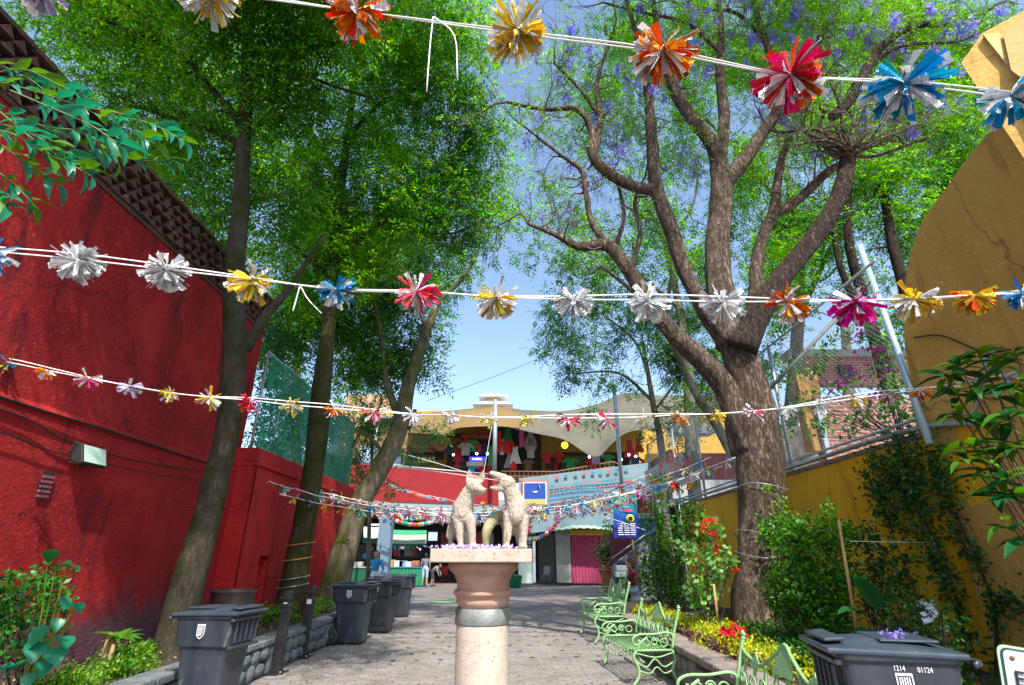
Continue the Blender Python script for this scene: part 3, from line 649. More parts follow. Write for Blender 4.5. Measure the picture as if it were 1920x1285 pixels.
p0, p1 = at(1412, 762, 9.2), at(1590, 575, 8.6); b = MB(); b.tube([p0, p1], .035, 8); tag(b.build('brace_pipe', mat('dull_pipe', (.12, .13, .13), .6)), 'dark diagonal brace pipe behind the big tree fork', 'pipe')

# ================================================================ MARKET HALL at the end of the alley
MY = 31.0
def Z(v, Y=MY): return at(960, v, Y).z
def X(u, v, Y=MY): return at(u, v, Y).x
def pbox(mb, u0, v0, u1, v1, Y, dep, mi=0):
    """box whose front face at depth Y spans the given photo window"""
    vm = (v0 + v1) / 2; mb.box((X(u0, vm, Y), Y, Z(v1, Y)), (X(u1, vm, Y), Y + dep, Z(v0, Y)), mi); return mb
def pobj(name, m, win, Y, dep, parent=None, **k):
    b = MB(); pbox(b, *win, Y, dep); 
    if parent is None:
        c = Vector(b.v[0]); 
        for v in b.v[1:]: c += Vector(v)
        c /= 8; b.v = [tuple(Vector(v) - c) for v in b.v]; o = b.build(name, m, None, c)
        return tag(o, **k) if k else o
    o = b.build(name, m, parent); o.location = -parent.location; return tag(o, **k) if k else o
C = {}
def cm(name, c, rough=.75, **k):
    if name not in C: C[name] = mat(name, c, rough, **k)
    return C[name]
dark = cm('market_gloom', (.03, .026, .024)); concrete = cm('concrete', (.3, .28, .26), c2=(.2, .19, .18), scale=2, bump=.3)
redp = cm('red_parapet_paint', (.30, .006, .012), c2=(.24, .006, .010), scale=2, bump=.2, bscale=20)
mk = thing('market_hall', 'two storey market hall with red parapet, open stalls below and shops above', 'building', (0, 33, 0)); ml = -mk.location
def mbox(name, m, a, b_): q = MB(); q.box(a, b_); o = q.build(name, m, mk); o.location = ml; return o
zs = Z(938); zp = Z(880)
mbox('upper_floor', concrete, (-11.5, MY + .3, zs - .25), (9.5, 44, zs + .05))
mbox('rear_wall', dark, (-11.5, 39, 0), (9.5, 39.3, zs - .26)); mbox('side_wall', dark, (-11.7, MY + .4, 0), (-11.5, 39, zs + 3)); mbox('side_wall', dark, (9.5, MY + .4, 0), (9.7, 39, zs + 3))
q = MB(); b = MB(); p = [at(655, 868, MY), at(935, 893, MY), at(935, 948, MY), at(655, 938, MY)]
b.add(p + [c + Vector((0, .22, 0)) for c in p], [(3, 2, 1, 0), (4, 5, 6, 7), (0, 1, 5, 4), (1, 2, 6, 5), (2, 3, 7, 6), (3, 0, 4, 7)]); o = b.build('parapet', redp, mk); o.location = ml
b = MB(); b.tube([at(655, 866, MY), at(935, 891, MY)], .05, 6); o = b.build('parapet_rail', M['steel'], mk); o.location = ml
pp = lambda name, m, win, Y=MY, d=.2: pobj(name, m, win, Y, d, mk)
pp('fascia', cm('grey_blue_fascia', (.22, .3, .33), c2=(.3, .34, .33), scale=5), (690, 938, 1240, 962), MY + .05, .3)
pp('column', M['bluesteel'], (707, 950, 731, 1094), 27.5, .6)
pp('column', concrete, (1043, 985, 1070, 1093), MY, .5)
pp('rear_upper_wall', cm('ochre_shop_wall', (.50, .30, .05), c2=(.40, .24, .04), scale=3), (690, 770, 960, 905), 37, .3)
pp('rear_upper_wall', cm('yellow_shop_wall', (.66, .42, .06), c2=(.54, .33, .05), scale=3), (960, 790, 1420, 905), 37.5, .3)
pp('shop_gloom_panel', dark, (838, 812, 930, 885), 34.5, .2); pp('shop_gloom_panel', dark, (932, 800, 1015, 888), 34.6, .2); pp('shop_gloom_panel', dark, (1040, 848, 1180, 888), 34.7, .2); pp('shop_gloom_panel', dark, (752, 838, 832, 862), 34.5, .2)  # flat near-black panels: the shade inside the shops is put into their colour
pp('yellow_panel', cm('deep_yellow_panel', (.55, .33, .01)), (750, 871, 814, 893), 33.4, .1)
pp('pink_shutter', cm('magenta_door_paint', (.36, .03, .10), c2=(.28, .035, .08), scale=3, bump=.4, bscale=12), (1071, 1003, 1145, 1094), MY + .1, .12)
for i in range(12): pp('shutter_rib', C['magenta_door_paint'], (1073 + i * 6, 1006, 1075 + i * 6, 1092), MY + .06, .05)
pp('lintel', cm('mustard_lintel', (.45, .24, .02)), (1068, 993, 1148, 1004), MY - .1, .3)
b = MB(); nn = 16; vs = []
for i in range(nn + 1):
    u = 1042 + 106 * i / nn; s_ = math.sin(PI * i / nn); a = at(u, 985 - 9 * s_, MY); c = at(u, 995 - 4 * s_, MY - 1.3); vs += [a + Vector((0, 0, .04 * (i % 2))), c + Vector((0, 0, .05 * (i % 2)))]
b.add(vs, [(2 * i, 2 * i + 1, 2 * i + 3, 2 * i + 2) for i in range(nn)]); o = b.build('corrugated_awning', cm('pale_green_sheet', (.5, .62, .52), trans=.5), mk); o.location = ml; sm_ = o.modifiers.new('s', 'SOLIDIFY'); sm_.thickness = .02
pp('corridor_wall', cm('corridor_grey', (.12, .12, .11)), (1010, 1000, 1040, 1092), 36, .2)
# strip lamps and roof beams inside the ground floor
M['tube'] = mat('strip_lamp', (1, .93, .8), .4, emit=1.6)
for i, (u0, v0, u1) in enumerate(((805, 963, 845), (823, 976, 842), (690, 984, 714), (727, 990, 736), (984, 980, 1018), (1000, 985, 1016), (1002, 990, 1015), (985, 966, 1035))):
    t = thing('strip_lamp', ['left', 'bright strip lamp hanging low behind the left coyote statue', 'strip lamp behind the leaning tree trunk', 'tiny strip lamp right of the blue grey column', 'upper of three short strip lamps right of the statues', 'middle of three short strip lamps right of the statues', 'lowest of three short strip lamps right of the statues', 'long strip lamp under the banner near the edge of the slab'][i].replace('left', 'long strip lamp above the seated coyote statue') if i == 0 else ['', 'bright strip lamp hanging low behind the left coyote statue', 'strip lamp behind the leaning tree trunk', 'tiny strip lamp right of the blue grey column', 'upper of three short strip lamps right of the statues', 'middle of three short strip lamps right of the statues', 'lowest of three short strip lamps right of the statues', 'long strip lamp under the banner near the edge of the slab'][i], 'lamp', at((u0 + u1) / 2, v0, 32.5))
    hw = (u1 - u0) / 2 / 970 * 31; b = MB(); b.box((-hw, -.04, -.03), (hw, .04, .03)); b.build('tube', M['tube'], t); b = MB(); b.box((-hw, -.06, .031), (hw, .06, .07)); b.build('fitting', concrete, t)
for i in range(5): mbox('beam', M['black'], (-11, 32.2 + i * 1.5, zs - .42), (9, 32.35 + i * 1.5, zs - .27))
# handrail of the upper walkway
rl = thing('walkway_railing', 'brown metal railing along the upper walkway right of the grey post', 'railing', at(1040, 900, 30.9)); li = -rl.location
rc = cm('brown_rail_paint', (.28, .12, .07))
top = [at(940, 884, 30.9), at(1040, 885, 30.9), at(1150, 866, 30.9), at(1190, 885, 30.9)]
for dz in (0, -.28): b = MB(); b.tube([c + Vector((0, 0, dz)) for c in top], .035, 6); o = b.build('rail', rc, rl); o.location = li
for i in range(26):
    t_ = i / 25; c = at(940 + 210 * t_, 884 + (1 if t_ < .48 else 1 - (t_ - .48) * 36), 30.9); b = MB(); b.tube([c, c - Vector((0, 0, .75))], .014, 4); o = b.build('baluster', rc, rl); o.location = li
# tent membranes over the upper shops
M['tent'] = mat('tent_canvas', (.20, .19, .135), .8, c2=(.15, .145, .11), scale=1, bump=.2, bscale=8, trans=.35)
M['tentin'] = mat('tent_canvas_warm', (.33, .22, .085), .8, c2=(.26, .17, .06), scale=1.2, bump=.2, bscale=8, trans=.35)
def membrane(name, label, topl, botl, Yt, Yb, m, sag=.35, nr=8, tip=None):
    a = catmull([(*at(u, v, Yt), 0) for u, v in topl], 6); b_ = catmull([(*at(u, v, Yb), 0) for u, v in botl], 6)
    n_ = 40
    def samp(P, t): k = t * (len(P) - 1); i = min(int(k), len(P) - 2); return Vector(P[i][:3]).lerp(Vector(P[i + 1][:3]), k - i)
    vs = []; c = samp(a, .5)
    for j in range(nr + 1):
        for i in range(n_ + 1):
            p = samp(a, i / n_).lerp(samp(b_, i / n_), j / nr); p.z -= sag * math.sin(PI * j / nr); vs.append(p - c)
    b = MB(); b.add(vs, [(j * (n_ + 1) + i, j * (n_ + 1) + i + 1, (j + 1) * (n_ + 1) + i + 1, (j + 1) * (n_ + 1) + i) for j in range(nr) for i in range(n_)], smooth=True)
    o = b.build(name, m, None, c); s_ = o.modifiers.new('s', 'SOLIDIFY'); s_.thickness = .02; return tag(o, label, 'canopy')
membrane('tent_canopy', 'grey tan tent canopy dipping to a point above the middle shops', [(960, 768), (1000, 770), (1060, 771), (1120, 758), (1170, 738), (1230, 742), (1300, 742)], [(950, 800), (1000, 812), (1060, 826), (1115, 858), (1150, 830), (1190, 808), (1300, 806)], 34, 30.5, M['tent'], .5)
membrane('tent_canopy', 'tan tent canopy rising left of the grey steel post', [(770, 778), (820, 773), (870, 768), (928, 763), (975, 768)], [(770, 812), (830, 815), (860, 803), (925, 800), (975, 803)], 34.2, 31, M['tentin'], .15)
membrane('tent_canopy', 'pale brown awning far right behind the fence and the jacaranda', [(1240, 745), (1320, 742), (1400, 748)], [(1240, 800), (1320, 806), (1400, 812)], 35, 33, M['tentin'], .2)
membrane('awning_canvas', 'orange ochre canvas wall stretched over the left shops', [(735, 800), (800, 815), (860, 822)], [(735, 842), (800, 845), (860, 850)], 34.0, 33.8, M['tentin'], .1)
pobj('sun_sail', M['tentin'], (655, 800, 735, 868), 35, .1, label='warm tan canvas sheet behind the leaning tree and netting', cat='canvas')
pobj('blue_tarp', cm('blue_white_tarp', (.25, .42, .65), c2=(.6, .68, .75), scale=2), (672, 836, 752, 884), 34.4, .1, label='blue and white tarpaulin behind the leaning tree trunk', cat='tarpaulin')
# white two-tier cupola behind the tents
cu = thing('roof_cupola', 'white two tier pyramid cupola peeking over the tents', 'cupola', at(925, 770, 40)); wm = cm('white_painted_metal', (.8, .8, .78))
def pyr(name, z0, z1, r0, r1, m): b = MB(); b.add([(sx * r, sy * r, z) for r, z in ((r0, z0), (r1, z1)) for sx, sy in ((-1, -1), (1, -1), (1, 1), (-1, 1))], [(3, 2, 1, 0), (4, 5, 6, 7), (0, 1, 5, 4), (1, 2, 6, 5), (2, 3, 7, 6), (3, 0, 4, 7)]); return b.build(name, m, cu)
pyr('drum', -.6, .12, 1.0, .9, wm); pyr('lower_roof', .12, .62, 1.55, .6, wm); pyr('neck', .62, .95, .55, .5, cm('tan_neck', (.5, .33, .15))); pyr('upper_roof', .95, 1.35, 1.15, .12, wm)
mbox('unseen_shade_slab', concrete, (-10.5, 34.3, Z(780, 34.2) - .12), (9.6, 41, Z(780, 34.2)))  # added slab hidden behind the tents, keeps sun off the upper shops
# steel posts
def post(label, u, v0, v1, Y, r, m=M['steel']):
    a, c = at(u, v1, Y), at(u, v0, Y); c.x = a.x; b = MB(); b.tube([Vector((0, 0, 0)), c - a], r, 10); return tag(b.build('steel_post', m, None, a), label, 'post')
post('grey steel post rising above the pedestal to the tent peak', 927, 750, 900, 30.2, .13)
post('tall grey steel post right of the light blue banner', 1172, 722, 990, 22, .085)
post('slim white post by the leaning tree on the left', 697, 775, 900, 26, .07)
post('grey fence post in front of the far yellow shop wall', 1242, 800, 905, 24, .06)

# upper shop signs
def sign(name, label, win, Y, dep, mb_, lines, cat='sign'):
    u0, v0, u1, v1 = win; c = at((u0 + u1) / 2, (v0 + v1) / 2, Y); t = thing(name, label, cat, c)
    hw, hh = (u1 - u0) / 2 / 970 * Y * 1.0, (Z(v0, Y) - Z(v1, Y)) / 2
    b = MB(); b.box((-hw, 0, -hh), (hw, dep, hh)); b.build('board', mb_, t)
    for s_, x, z, sz, m, sx in lines: text(s_, sz * hh * 2, m, (x * hw, -.012, z * hh), (R(90), 0, 0), t, sx)
    return t
redl = cm('red_lettering', (.8, .08, .04)); yell = cm('yellow_lettering', (.75, .6, .1)); whitel = cm('white_lettering', (.8, .8, .8)); blackl = cm('black_lettering', (.02, .02, .02))
sign('shop_sign', 'dark red shop sign with worn orange letters beside the steel post', (864, 812, 923, 826), 33.9, .06, cm('dark_red_board', (.12, .015, .01)), [('MICHELADAS', 0, 0, .72, cm('orange_lettering', (.7, .2, .05)), .92)])
sign('shop_sign', 'narrow black sign with red lettering under the ochre canvas', (756, 841, 816, 850), 33.2, .06, dark, [('PERFORACIONES', 0, 0, .85, redl, .95)])
sign('shop_sign', 'dark green sign with tall yellow letters above the yellow panel', (755, 854, 815, 873), 33.1, .06, cm('dark_green_board', (.03, .07, .02)), [('...URAS', .35, 0, .8, yell, .9)])
M['neon'] = mat('blue_neon_sign', (.03, .03, .9), .4, emit=1.5)
sign('neon_sign', 'glowing blue neon sign with white letters above the rainbow flag', (880, 857, 909, 865), 33.0, .05, M['neon'], [('V-NEAL', 0, 0, .7, mat('neon_letters', (.7, .75, 1), .4, emit=2), 1)])
b = MB(); c = at(826, 833, 33); b.lathe([(.01, -.05), (.42, -.05), (.42, .05), (.01, .05)], 24, axis='Y'); b.lathe([(.01, -.09), (.2, -.09), (.2, -.05), (.01, -.05)], 20, mi=1, axis='Y'); b.lathe([(.01, -.13), (.08, -.13), (.08, -.09), (.01, -.09)], 12, axis='Y')
for k in range(12): a = k * PI / 6; b.bbox((.31 * math.cos(a), -.07, .31 * math.sin(a)), (.09, .05, .05), 1, ry=-a)
tag(b.build('carved_sun_disc', [cm('ochre_disc', (.4, .2, .06)), cm('brown_disc', (.16, .07, .03))], None, c), 'round ochre carved disc between the left shop and the clothes shop', 'ornament')
sign('rainbow_flag', 'small rainbow banner hanging below the blue neon sign', (875, 866, 906, 874), 32.9, .03, cm('rainbow_cloth', (.2, .5, .5), c2=(.7, .3, .1), scale=5), [], 'flag')
# hanging goods in the upper shops
def garment(kind):
    if kind == 'shirt': return [(-.2, -.3), (.2, -.3), (.2, .12), (.34, .02), (.4, .14), (.18, .3), (.07, .3), (0, .25), (-.07, .3), (-.18, .3), (-.4, .14), (-.34, .02), (-.2, .12)]
    if kind == 'dress': return [(-.3, -.5), (.3, -.5), (.12, .1), (.14, .34), (.07, .34), (0, .26), (-.07, .34), (-.14, .34), (-.12, .1)]
    if kind == 'bag': return [(-.18, -.24), (.18, -.24), (.2, .1), (.1, .12), (.06, .3), (-.06, .3), (-.1, .12), (-.2, .1)]
    return [(-.13, -.5), (.13, -.5), (.15, .5), (-.15, .5)]
gm = {}
def goods(kind, cname, c, u, v, Y, s, where):
    k = (kind, cname)
    if k not in gm: b = MB(); b.prism(garment(kind), (0, .06, 0)); gm[k] = b.mesh(kind, cm('cloth_' + cname, c, bump=.4, bscale=15))
    nm = {'shirt': 'hanging_shirt', 'dress': 'hanging_dress', 'bag': 'hanging_bag', 'scarf': 'hanging_scarf'}[kind]
    o = link(nm, gm[k], None, at(u, v, Y), (0, 0, random.uniform(-.3, .3))); o.scale = (s, s, s); tag(o, f'{cname.replace("_", " ")} {kind} hanging {where}', kind, 'goods hanging in the upper shops'); return o
GC = dict(red=(.6, .02, .02), navy=(.02, .03, .12), green=(.02, .25, .06), white=(.7, .7, .68), black=(.015, .015, .015), pink=(.7, .1, .3), turquoise=(.05, .4, .4), grey=(.3, .3, .3), brown=(.15, .07, .03), crimson=(.4, .01, .03), lilac=(.35, .25, .5))
spots = [('shirt', 'navy', 840, 842, 'beside the carved disc'), ('bag', 'brown', 845, 825, 'high by the disc'), ('shirt', 'brown', 853, 832, 'under the tent edge left of the red sign'), ('dress', 'crimson', 860, 848, 'left of the white bulb'), ('bag', 'red', 873, 829, 'under the dark red sign'), ('shirt', 'grey', 873, 842, 'below the red bag'), ('shirt', 'green', 884, 836, 'in the middle under the dark red sign'), ('bag', 'red', 895, 838, 'between green and navy shirts'), ('shirt', 'navy', 905, 842, 'right under the dark red sign'), ('dress', 'red', 862, 860, 'low in the left of the clothes shop'), ('shirt', 'black', 870, 875, 'low beside the rainbow banner'), ('shirt', 'turquoise', 884, 880, 'lowest under the rainbow banner'), ('bag', 'pink', 893, 872, 'by the rainbow banner'), ('shirt', 'red', 903, 876, 'at the parapet near the post'), ('dress', 'red', 918, 880, 'at the parapet directly left of the post'), ('scarf', 'green', 921, 855, 'along the left side of the post'),
         ('scarf', 'red', 934, 828, 'along the right side of the post'), ('scarf', 'white', 941, 838, 'second to the right of the post'), ('dress', 'green', 952, 812, 'high right of the post'), ('shirt', 'black', 960, 820, 'right of the green dress'), ('shirt', 'red', 951, 838, 'middle right of the post'), ('scarf', 'pink', 978, 822, 'beside the skeleton figure'), ('dress', 'white', 966, 850, 'low right of the post'), ('dress', 'grey', 956, 858, 'low beside the white dress'), ('dress', 'black', 975, 860, 'by the feet of the skeleton figure'), ('bag', 'red', 963, 874, 'at the railing below the white dress'), ('shirt', 'brown', 990, 872, 'at the railing under the skeleton figure'), ('shirt', 'black', 1030, 868, 'at the railing left of the lamp'), ('shirt', 'red', 1047, 858, 'below the yellow globe lamp'), ('bag', 'crimson', 1040, 872, 'low below the yellow globe lamp'), ('shirt', 'crimson', 1026, 858, 'left of the yellow globe lamp'), ('shirt', 'green', 1070, 870, 'at the railing in the middle stall'), ('shirt', 'lilac', 1117, 858, 'right in the middle stall'), ('shirt', 'crimson', 1112, 872, 'low in the middle stall'), ('shirt', 'green', 1140, 862, 'left of the tall grey post'), ('dress', 'crimson', 1180, 838, 'just right of the tall grey post'), ('shirt', 'navy', 1192, 866, 'right of the tall grey post'), ('bag', 'red', 1206, 872, 'far right stall'), ('dress', 'crimson', 1198, 832, 'far right beneath the canopy'), ('shirt', 'turquoise', 1200, 880, 'lowest in the far right stall')]
for i, (k, cn, u, v, wh) in enumerate(spots): goods(k, cn, GC[cn], u, v, 33.4 + (i % 5) * .12, random.uniform(1.0, 1.35), wh)
# skeleton figure hanging by the second shop, and globe lamp
b = MB(); b.prism([(-.22, -.9), (.22, -.9), (.26, .4), (.16, .55), (-.16, .55), (-.26, .4)], (0, .1, 0)); b.sphere((0, .02, .78), .22, 10, sc3=(.85, .6, 1.1)); 
for s_ in (-1, 1): b.sphere((s_ * .075, -.1, .8), .05, 6, 1); 
b.sphere((0, -.12, .71), .03, 6, 1)
for k in range(5): b.box((-.17, -.03, -.1 + k * .1), (.17, 0, -.06 + k * .1), 1)
for s_ in (-1, 1): b.tube([(s_ * .24, 0, .38), (s_ * .34, -.02, 0), (s_ * .3, -.03, -.4)], .045, 6)
tag(b.build('skeleton_figure', [cm('bone_paint', (.45, .42, .34), c2=(.3, .27, .22), scale=4), blackl], None, at(995, 832, 33)), 'tall grey skeleton figure hanging by the second shop', 'figure')
M['globe'] = mat('yellow_globe_lamp', (.85, .9, .05), .5, emit=.7)
t = thing('globe_lamp', 'yellow green paper globe hanging under the tent', 'lamp', at(1059, 835, 32)); b = MB(); b.sphere((0, 0, 0), .22, 16); b.build('shade', M['globe'], t); b = MB(); b.tube([(0, 0, .2), (0, 0, 1.2)], .008, 4); b.build('cord', M['cable'], t)
M['bulb'] = mat('white_bulb', (1, .97, .9), .4, emit=5)
for u, v, wh in ((850, 853, 'left in the clothes shop'), (894, 851, 'in the middle of the clothes shop'), (914, 851, 'by the steel post in the clothes shop'), (1115, 843, 'under the lowest tip of the grey tent'), (1105, 857, 'over the middle stall'), (1165, 862, 'left of the tall grey post'), (1192, 856, 'just right of the tall grey post'), (1179, 853, 'right beside the tall grey post')):
    t = thing('light_bulb', f'small lit white bulb {wh}', 'bulb', at(u, v, 32.6)); b = MB(); b.sphere((0, 0, 0), .075, 8); b.build('glass', M['bulb'], t); b = MB(); b.tube([(0, 0, .06), (0, 0, .3)], .03, 6); b.build('socket', M['black'], t)
pobj('plant_stand', cm('dark_green_goods', (.02, .08, .03), c2=(.1, .05, .03), scale=6), (1052, 855, 1105, 886), 34, .4, label='dark leafy pile of goods behind the railing in the middle stall', cat='goods')

# ground floor stalls
def stall(label, win, Y, dep, cloth, topm):
    u0, v0, u1, v1 = win; c = at((u0 + u1) / 2, v1, Y); c.z = 0; t = thing('market_stall', label, 'stall', c); hw = (u1 - u0) / 2 / 970 * Y * .99; h = .95
    b = MB(); n_ = 40; vs = []
    for i in range(n_ + 1):
        x = -hw + 2 * hw * i / n_; f = .05 * math.sin(i * 1.7) + .03 * math.sin(i * 3.1); vs += [(x, f, .03), (x, f * .3, h - .04)]
    b.add(vs, [(2 * i, 2 * i + 2, 2 * i + 3, 2 * i + 1) for i in range(n_)], smooth=True); b.box((-hw + .05, .1, .02), (hw - .05, dep, h - .06)); b.build('cloth_skirt', cloth, t)
    b = MB(); b.box((-hw - .03, -.05, h - .04), (hw + .03, dep, h)); b.build('table_top', topm, t); return t
gcl = cm('green_tablecloth', (.01, .22, .10), c2=(.01, .16, .07), scale=2); bcl = cm('blue_tablecloth', (.04, .16, .45))
stall('market stall with long green skirt behind the farthest bin', (727, 1050, 791, 1091), 30, 1.4, gcl, bcl)
stall('dark green skirted stall left of the blue grey column', (645, 1055, 708, 1095), 29.5, 1.2, cm('deep_green_cloth', (.005, .09, .04)), cm('grey_top', (.3, .3, .28)))
pn = 0
for u, v, w_, h_, c, lab in ((733, 1044, .5, .35, (.4, .25, .1), 'brown cardboard box at the left end of the green stall'), (748, 1045, .55, .3, (.65, .62, .55), 'cream box second on the green stall'), (757, 1046, .4, .3, (.2, .3, .5), 'blue box in the middle of the green stall'), (768, 1045, .3, .25, (.7, .7, .66), 'white carton on the green stall beside the blue box'), (781, 1046, .35, .3, (.35, .12, .05), 'red brown box at the right end of the green stall'), (671, 1050, .6, .25, (.3, .3, .28), 'grey box on the dark green stall')):
    c_ = at(u, v, 30.6); c_.z = .95; b = MB(); b.box((-w_ / 2, -.2, 0), (w_ / 2, .2, h_)); o = b.build('goods_box', cm('box_%d' % int(c[0] * 100 + c[1] * 10), c), None, c_); bevel(o, .02); tag(o, lab, 'box')
def canopy2(label, u0, u1, v0, v1, Y, m, sag=.2):
    membrane('stall_canopy', label, [(u0, v0), ((u0 + u1) / 2, v0 + 1), (u1, v0 + 1)], [(u0, v1), ((u0 + u1) / 2, v1 + 2), (u1, v1)], Y + .8, Y, m, sag, 4)
canopy2('bright green plastic canopy over the green stall', 733, 800, 994, 1000, 30, cm('bright_green_sheet', (.05, .5, .25), trans=.4), .1)
canopy2('translucent grey plastic sheet hanging under the green canopy', 730, 800, 1001, 1012, 30.6, cm('grey_plastic_sheet', (.45, .5, .45), trans=.4), .35)
canopy2('green cloth canopy lower behind the plastic sheet', 728, 800, 1012, 1019, 31.5, gcl, .2)
canopy2('pale grey canopy left of the blue grey column', 682, 712, 988, 1008, 30, cm('grey_sheet', (.5, .52, .52)), .1)
canopy2('dark green canopy above the left stall', 680, 712, 1009, 1018, 30.4, cm('deep_green_cloth', (.005, .09, .04)), .1)
for i in range(26):                                            # rack of small hanging things behind the stalls
    u = 742 + (i % 13) * 3.9; v = 1026 + (i // 13) * 11; cn = random.choice(list(GC)); k = ('scarf', cn)
    if k not in gm: b = MB(); b.prism(garment('scarf'), (0, .06, 0)); gm[k] = b.mesh('scarf', cm('cloth_' + cn, GC[cn]))
    o = link('hanging_trinket', gm[k], None, at(u, v, 33)); o.scale = (.8, .5, .34); tag(o, '%s trinket, %s from the left in the %s rack row behind the green stall' % (cn, ['first', 'second', 'third', 'fourth', 'fifth', 'sixth', 'seventh', 'eighth', 'ninth', 'tenth', 'eleventh', 'twelfth', 'last'][i % 13], 'upper' if i < 13 else 'lower'), 'trinket', 'trinkets on the rack behind the green stall')
pobj('notice_board', cm('pale_notice', (.4, .48, .55)), (803, 998, 820, 1014), 31.4, .05, label='pale blue notice hanging left of the coyote statue', cat='notice')
pobj('meter_cabinet', cm('white_green_cabinet', (.6, .68, .62), c2=(.35, .5, .42), scale=5), (972, 1055, 1002, 1094), 29.8, .5, label='white and green cabinet standing right of the pedestal', cat='cabinet')
t = thing('grid_window', 'white grid screen above the cabinet right of the statues', 'screen', at(988, 1020, 31.5))
for i in range(7): b = MB(); b.box((-.5 + i * .16, 0, -.65), (-.48 + i * .16, .03, .6)); b.build('bar', whitel, t)
for i in range(8): b = MB(); b.box((-.5, -.03, -.65 + i * .17), (.48, 0, -.63 + i * .17)); b.build('bar', whitel, t)
pobj('white_post', whitel, (1000, 1010, 1004, 1092), 29.7, .12, label='slim white post at the mouth of the dark corridor', cat='post')
t = thing('waste_basket', 'dark green waste basket beside the cabinet', 'bin', gr(965, 1093)); t.location.y = 29; t.location.x = X(966, 1080, 29); t.location.z = 0
b = MB(); b.lathe([(.28, 0), (.36, .55), (.38, .56), (.36, .58), (.32, .5), (.02, .48)], 16); b.build('body', gcl, t); b = MB(); b.sphere((0, 0, .55), .27, 10, sc3=(1, 1, .35), jit=.1); b.build('bag', cm('dark_bag', (.01, .05, .04)), t)
# red pinata rosette
b = MB(); c = at(988, 990, 30)
for k in range(40): d = Vector(rnd_dirs(1)[0]); b.tube([d * .05, d * random.uniform(.3, .42)], .03, 4)
tag(b.build('red_rosette', cm('red_paper', (.5, .02, .05)), None, c), 'dark red paper rosette hanging under the slab beside the statue', 'ornament')

# banners
def cloth_quad(name, corners, m, parent, nx=24, ny=8, amp=.04, off=0):
    a, b_, c, d = [Vector(q_) for q_ in corners]; vs = []; nrm = (b_ - a).cross(d - a).normalized()
    for j in range(ny + 1):
        for i in range(nx + 1):
            p = a.lerp(b_, i / nx).lerp(d.lerp(c, i / nx), j / ny); vs.append(p + nrm * (amp * math.sin(i / nx * 11) * math.sin(j / ny * 3 + 1) + off))
    q_ = MB(); q_.add(vs, [(j * (nx + 1) + i, j * (nx + 1) + i + 1, (j + 1) * (nx + 1) + i + 1, (j + 1) * (nx + 1) + i) for j in range(ny) for i in range(nx)], smooth=True); o = q_.build(name, m, parent); o.location = -parent.location if parent else (0, 0, 0); return o
t = thing('long_banner', 'long pale blue banner with a framed night sky picture hung under the railing', 'banner', at(1085, 940, 30)); BY = 30.1
cloth_quad('banner_cloth', (at(973, 897, BY), at(1215, 868, BY), at(1208, 978, BY), at(973, 1002, BY)), cm('pale_blue_banner', (.14, .24, .27), c2=(.22, .29, .33), scale=.8), t, amp=.03)
bx = lambda win, m, name, Y: (lambda q_: setattr(q_, 'location', -t.location) or q_)(pbox(MB(), *win, Y, .02).build(name, m, t))
bx((979, 902, 1027, 957), redl, 'picture_border', 29.98); bx((981, 904, 1025, 955), whitel, 'picture_mount', 29.94); bx((983, 906, 1023, 936), cm('night_blue', (.01, .06, .35)), 'picture_sky', 29.9); bx((983, 936, 1023, 946), cm('sand_band', (.45, .4, .12)), 'picture_ground', 29.9)
b = MB(); n_ = 14; po = [(.26 * math.cos(a), .26 * math.sin(a)) for a in np.linspace(-2.2, 1.2, n_)] + [(.1 + .2 * math.cos(a) - .02, .02 + .2 * math.sin(a)) for a in np.linspace(1.0, -2.0, n_)]; b.prism(po, (0, .02, 0), origin=at(1003, 915, 29.86)); o = b.build('crescent_moon', cm('pale_moon', (.6, .75, .85)), t); o.location = -t.location
bl = cm('banner_blue_print', (.02, .2, .42)); rp = cm('banner_red_print', (.5, .1, .18))
cols = [redl, bl, rp, bl, bl, rp, bl]
rb = MB()
for i in range(9): u = 1045 + i * 16 + random.uniform(-3, 3); v = 905 - (u - 973) * .12 - 4; pbox(rb, u, v, u + 6, v + 5, 29.96, .02, i % 3)
for rr, (vv, hh) in enumerate(((911, 2.2), (916, 2.2), (922, 2.0))):
    u = 1032
    while u < 1185: w_ = random.uniform(3, 9); v = vv - (u - 1032) * .105; pbox(rb, u, v, u + w_, v + hh, 29.96, .02, (rr + int(u / 40)) % 3); u += w_ + 1.8
o = rb.build('printed_lines', [rp, bl, cm('banner_teal_print', (.03, .3, .35))], t); o.location = -t.location; tag(o, kind='stuff')
for v0 in (931, 938): cloth_quad('blue_stripe', (at(1030, v0, 29.97), at(1200, v0 - 18, 29.97), at(1200, v0 - 15.5, 29.97), at(1030, v0 + 2.5, 29.97)), bl, t, 8, 1, 0)
# hand lettered banner on the fence
t = thing('lettered_banner', 'white hand lettered banner with red and black words tied to the fence', 'banner', (4.9, 17, 3.6)); FX = AX - .02
cloth_quad('banner_cloth', (atx(1208, 884, FX), atx(1296, 842, FX), atx(1300, 905, FX), atx(1212, 925, FX)), cm('off_white_cloth', (.52, .5, .5), c2=(.42, .42, .42), scale=2), t, amp=.03)
for s_, u, v, sz, m in (('V 43!!', 1252, 862, .55, redl), ('.S. COLAR', 1268, 878, .34, redl), ('CIVICO', 1267, 891, .36, blackl), ('X', 1284, 855, .4, blackl)):
    p = atx(u, v, FX - .08); text(s_, sz, m, p - t.location, (R(90), 0, R(-90)), t, 1.9)
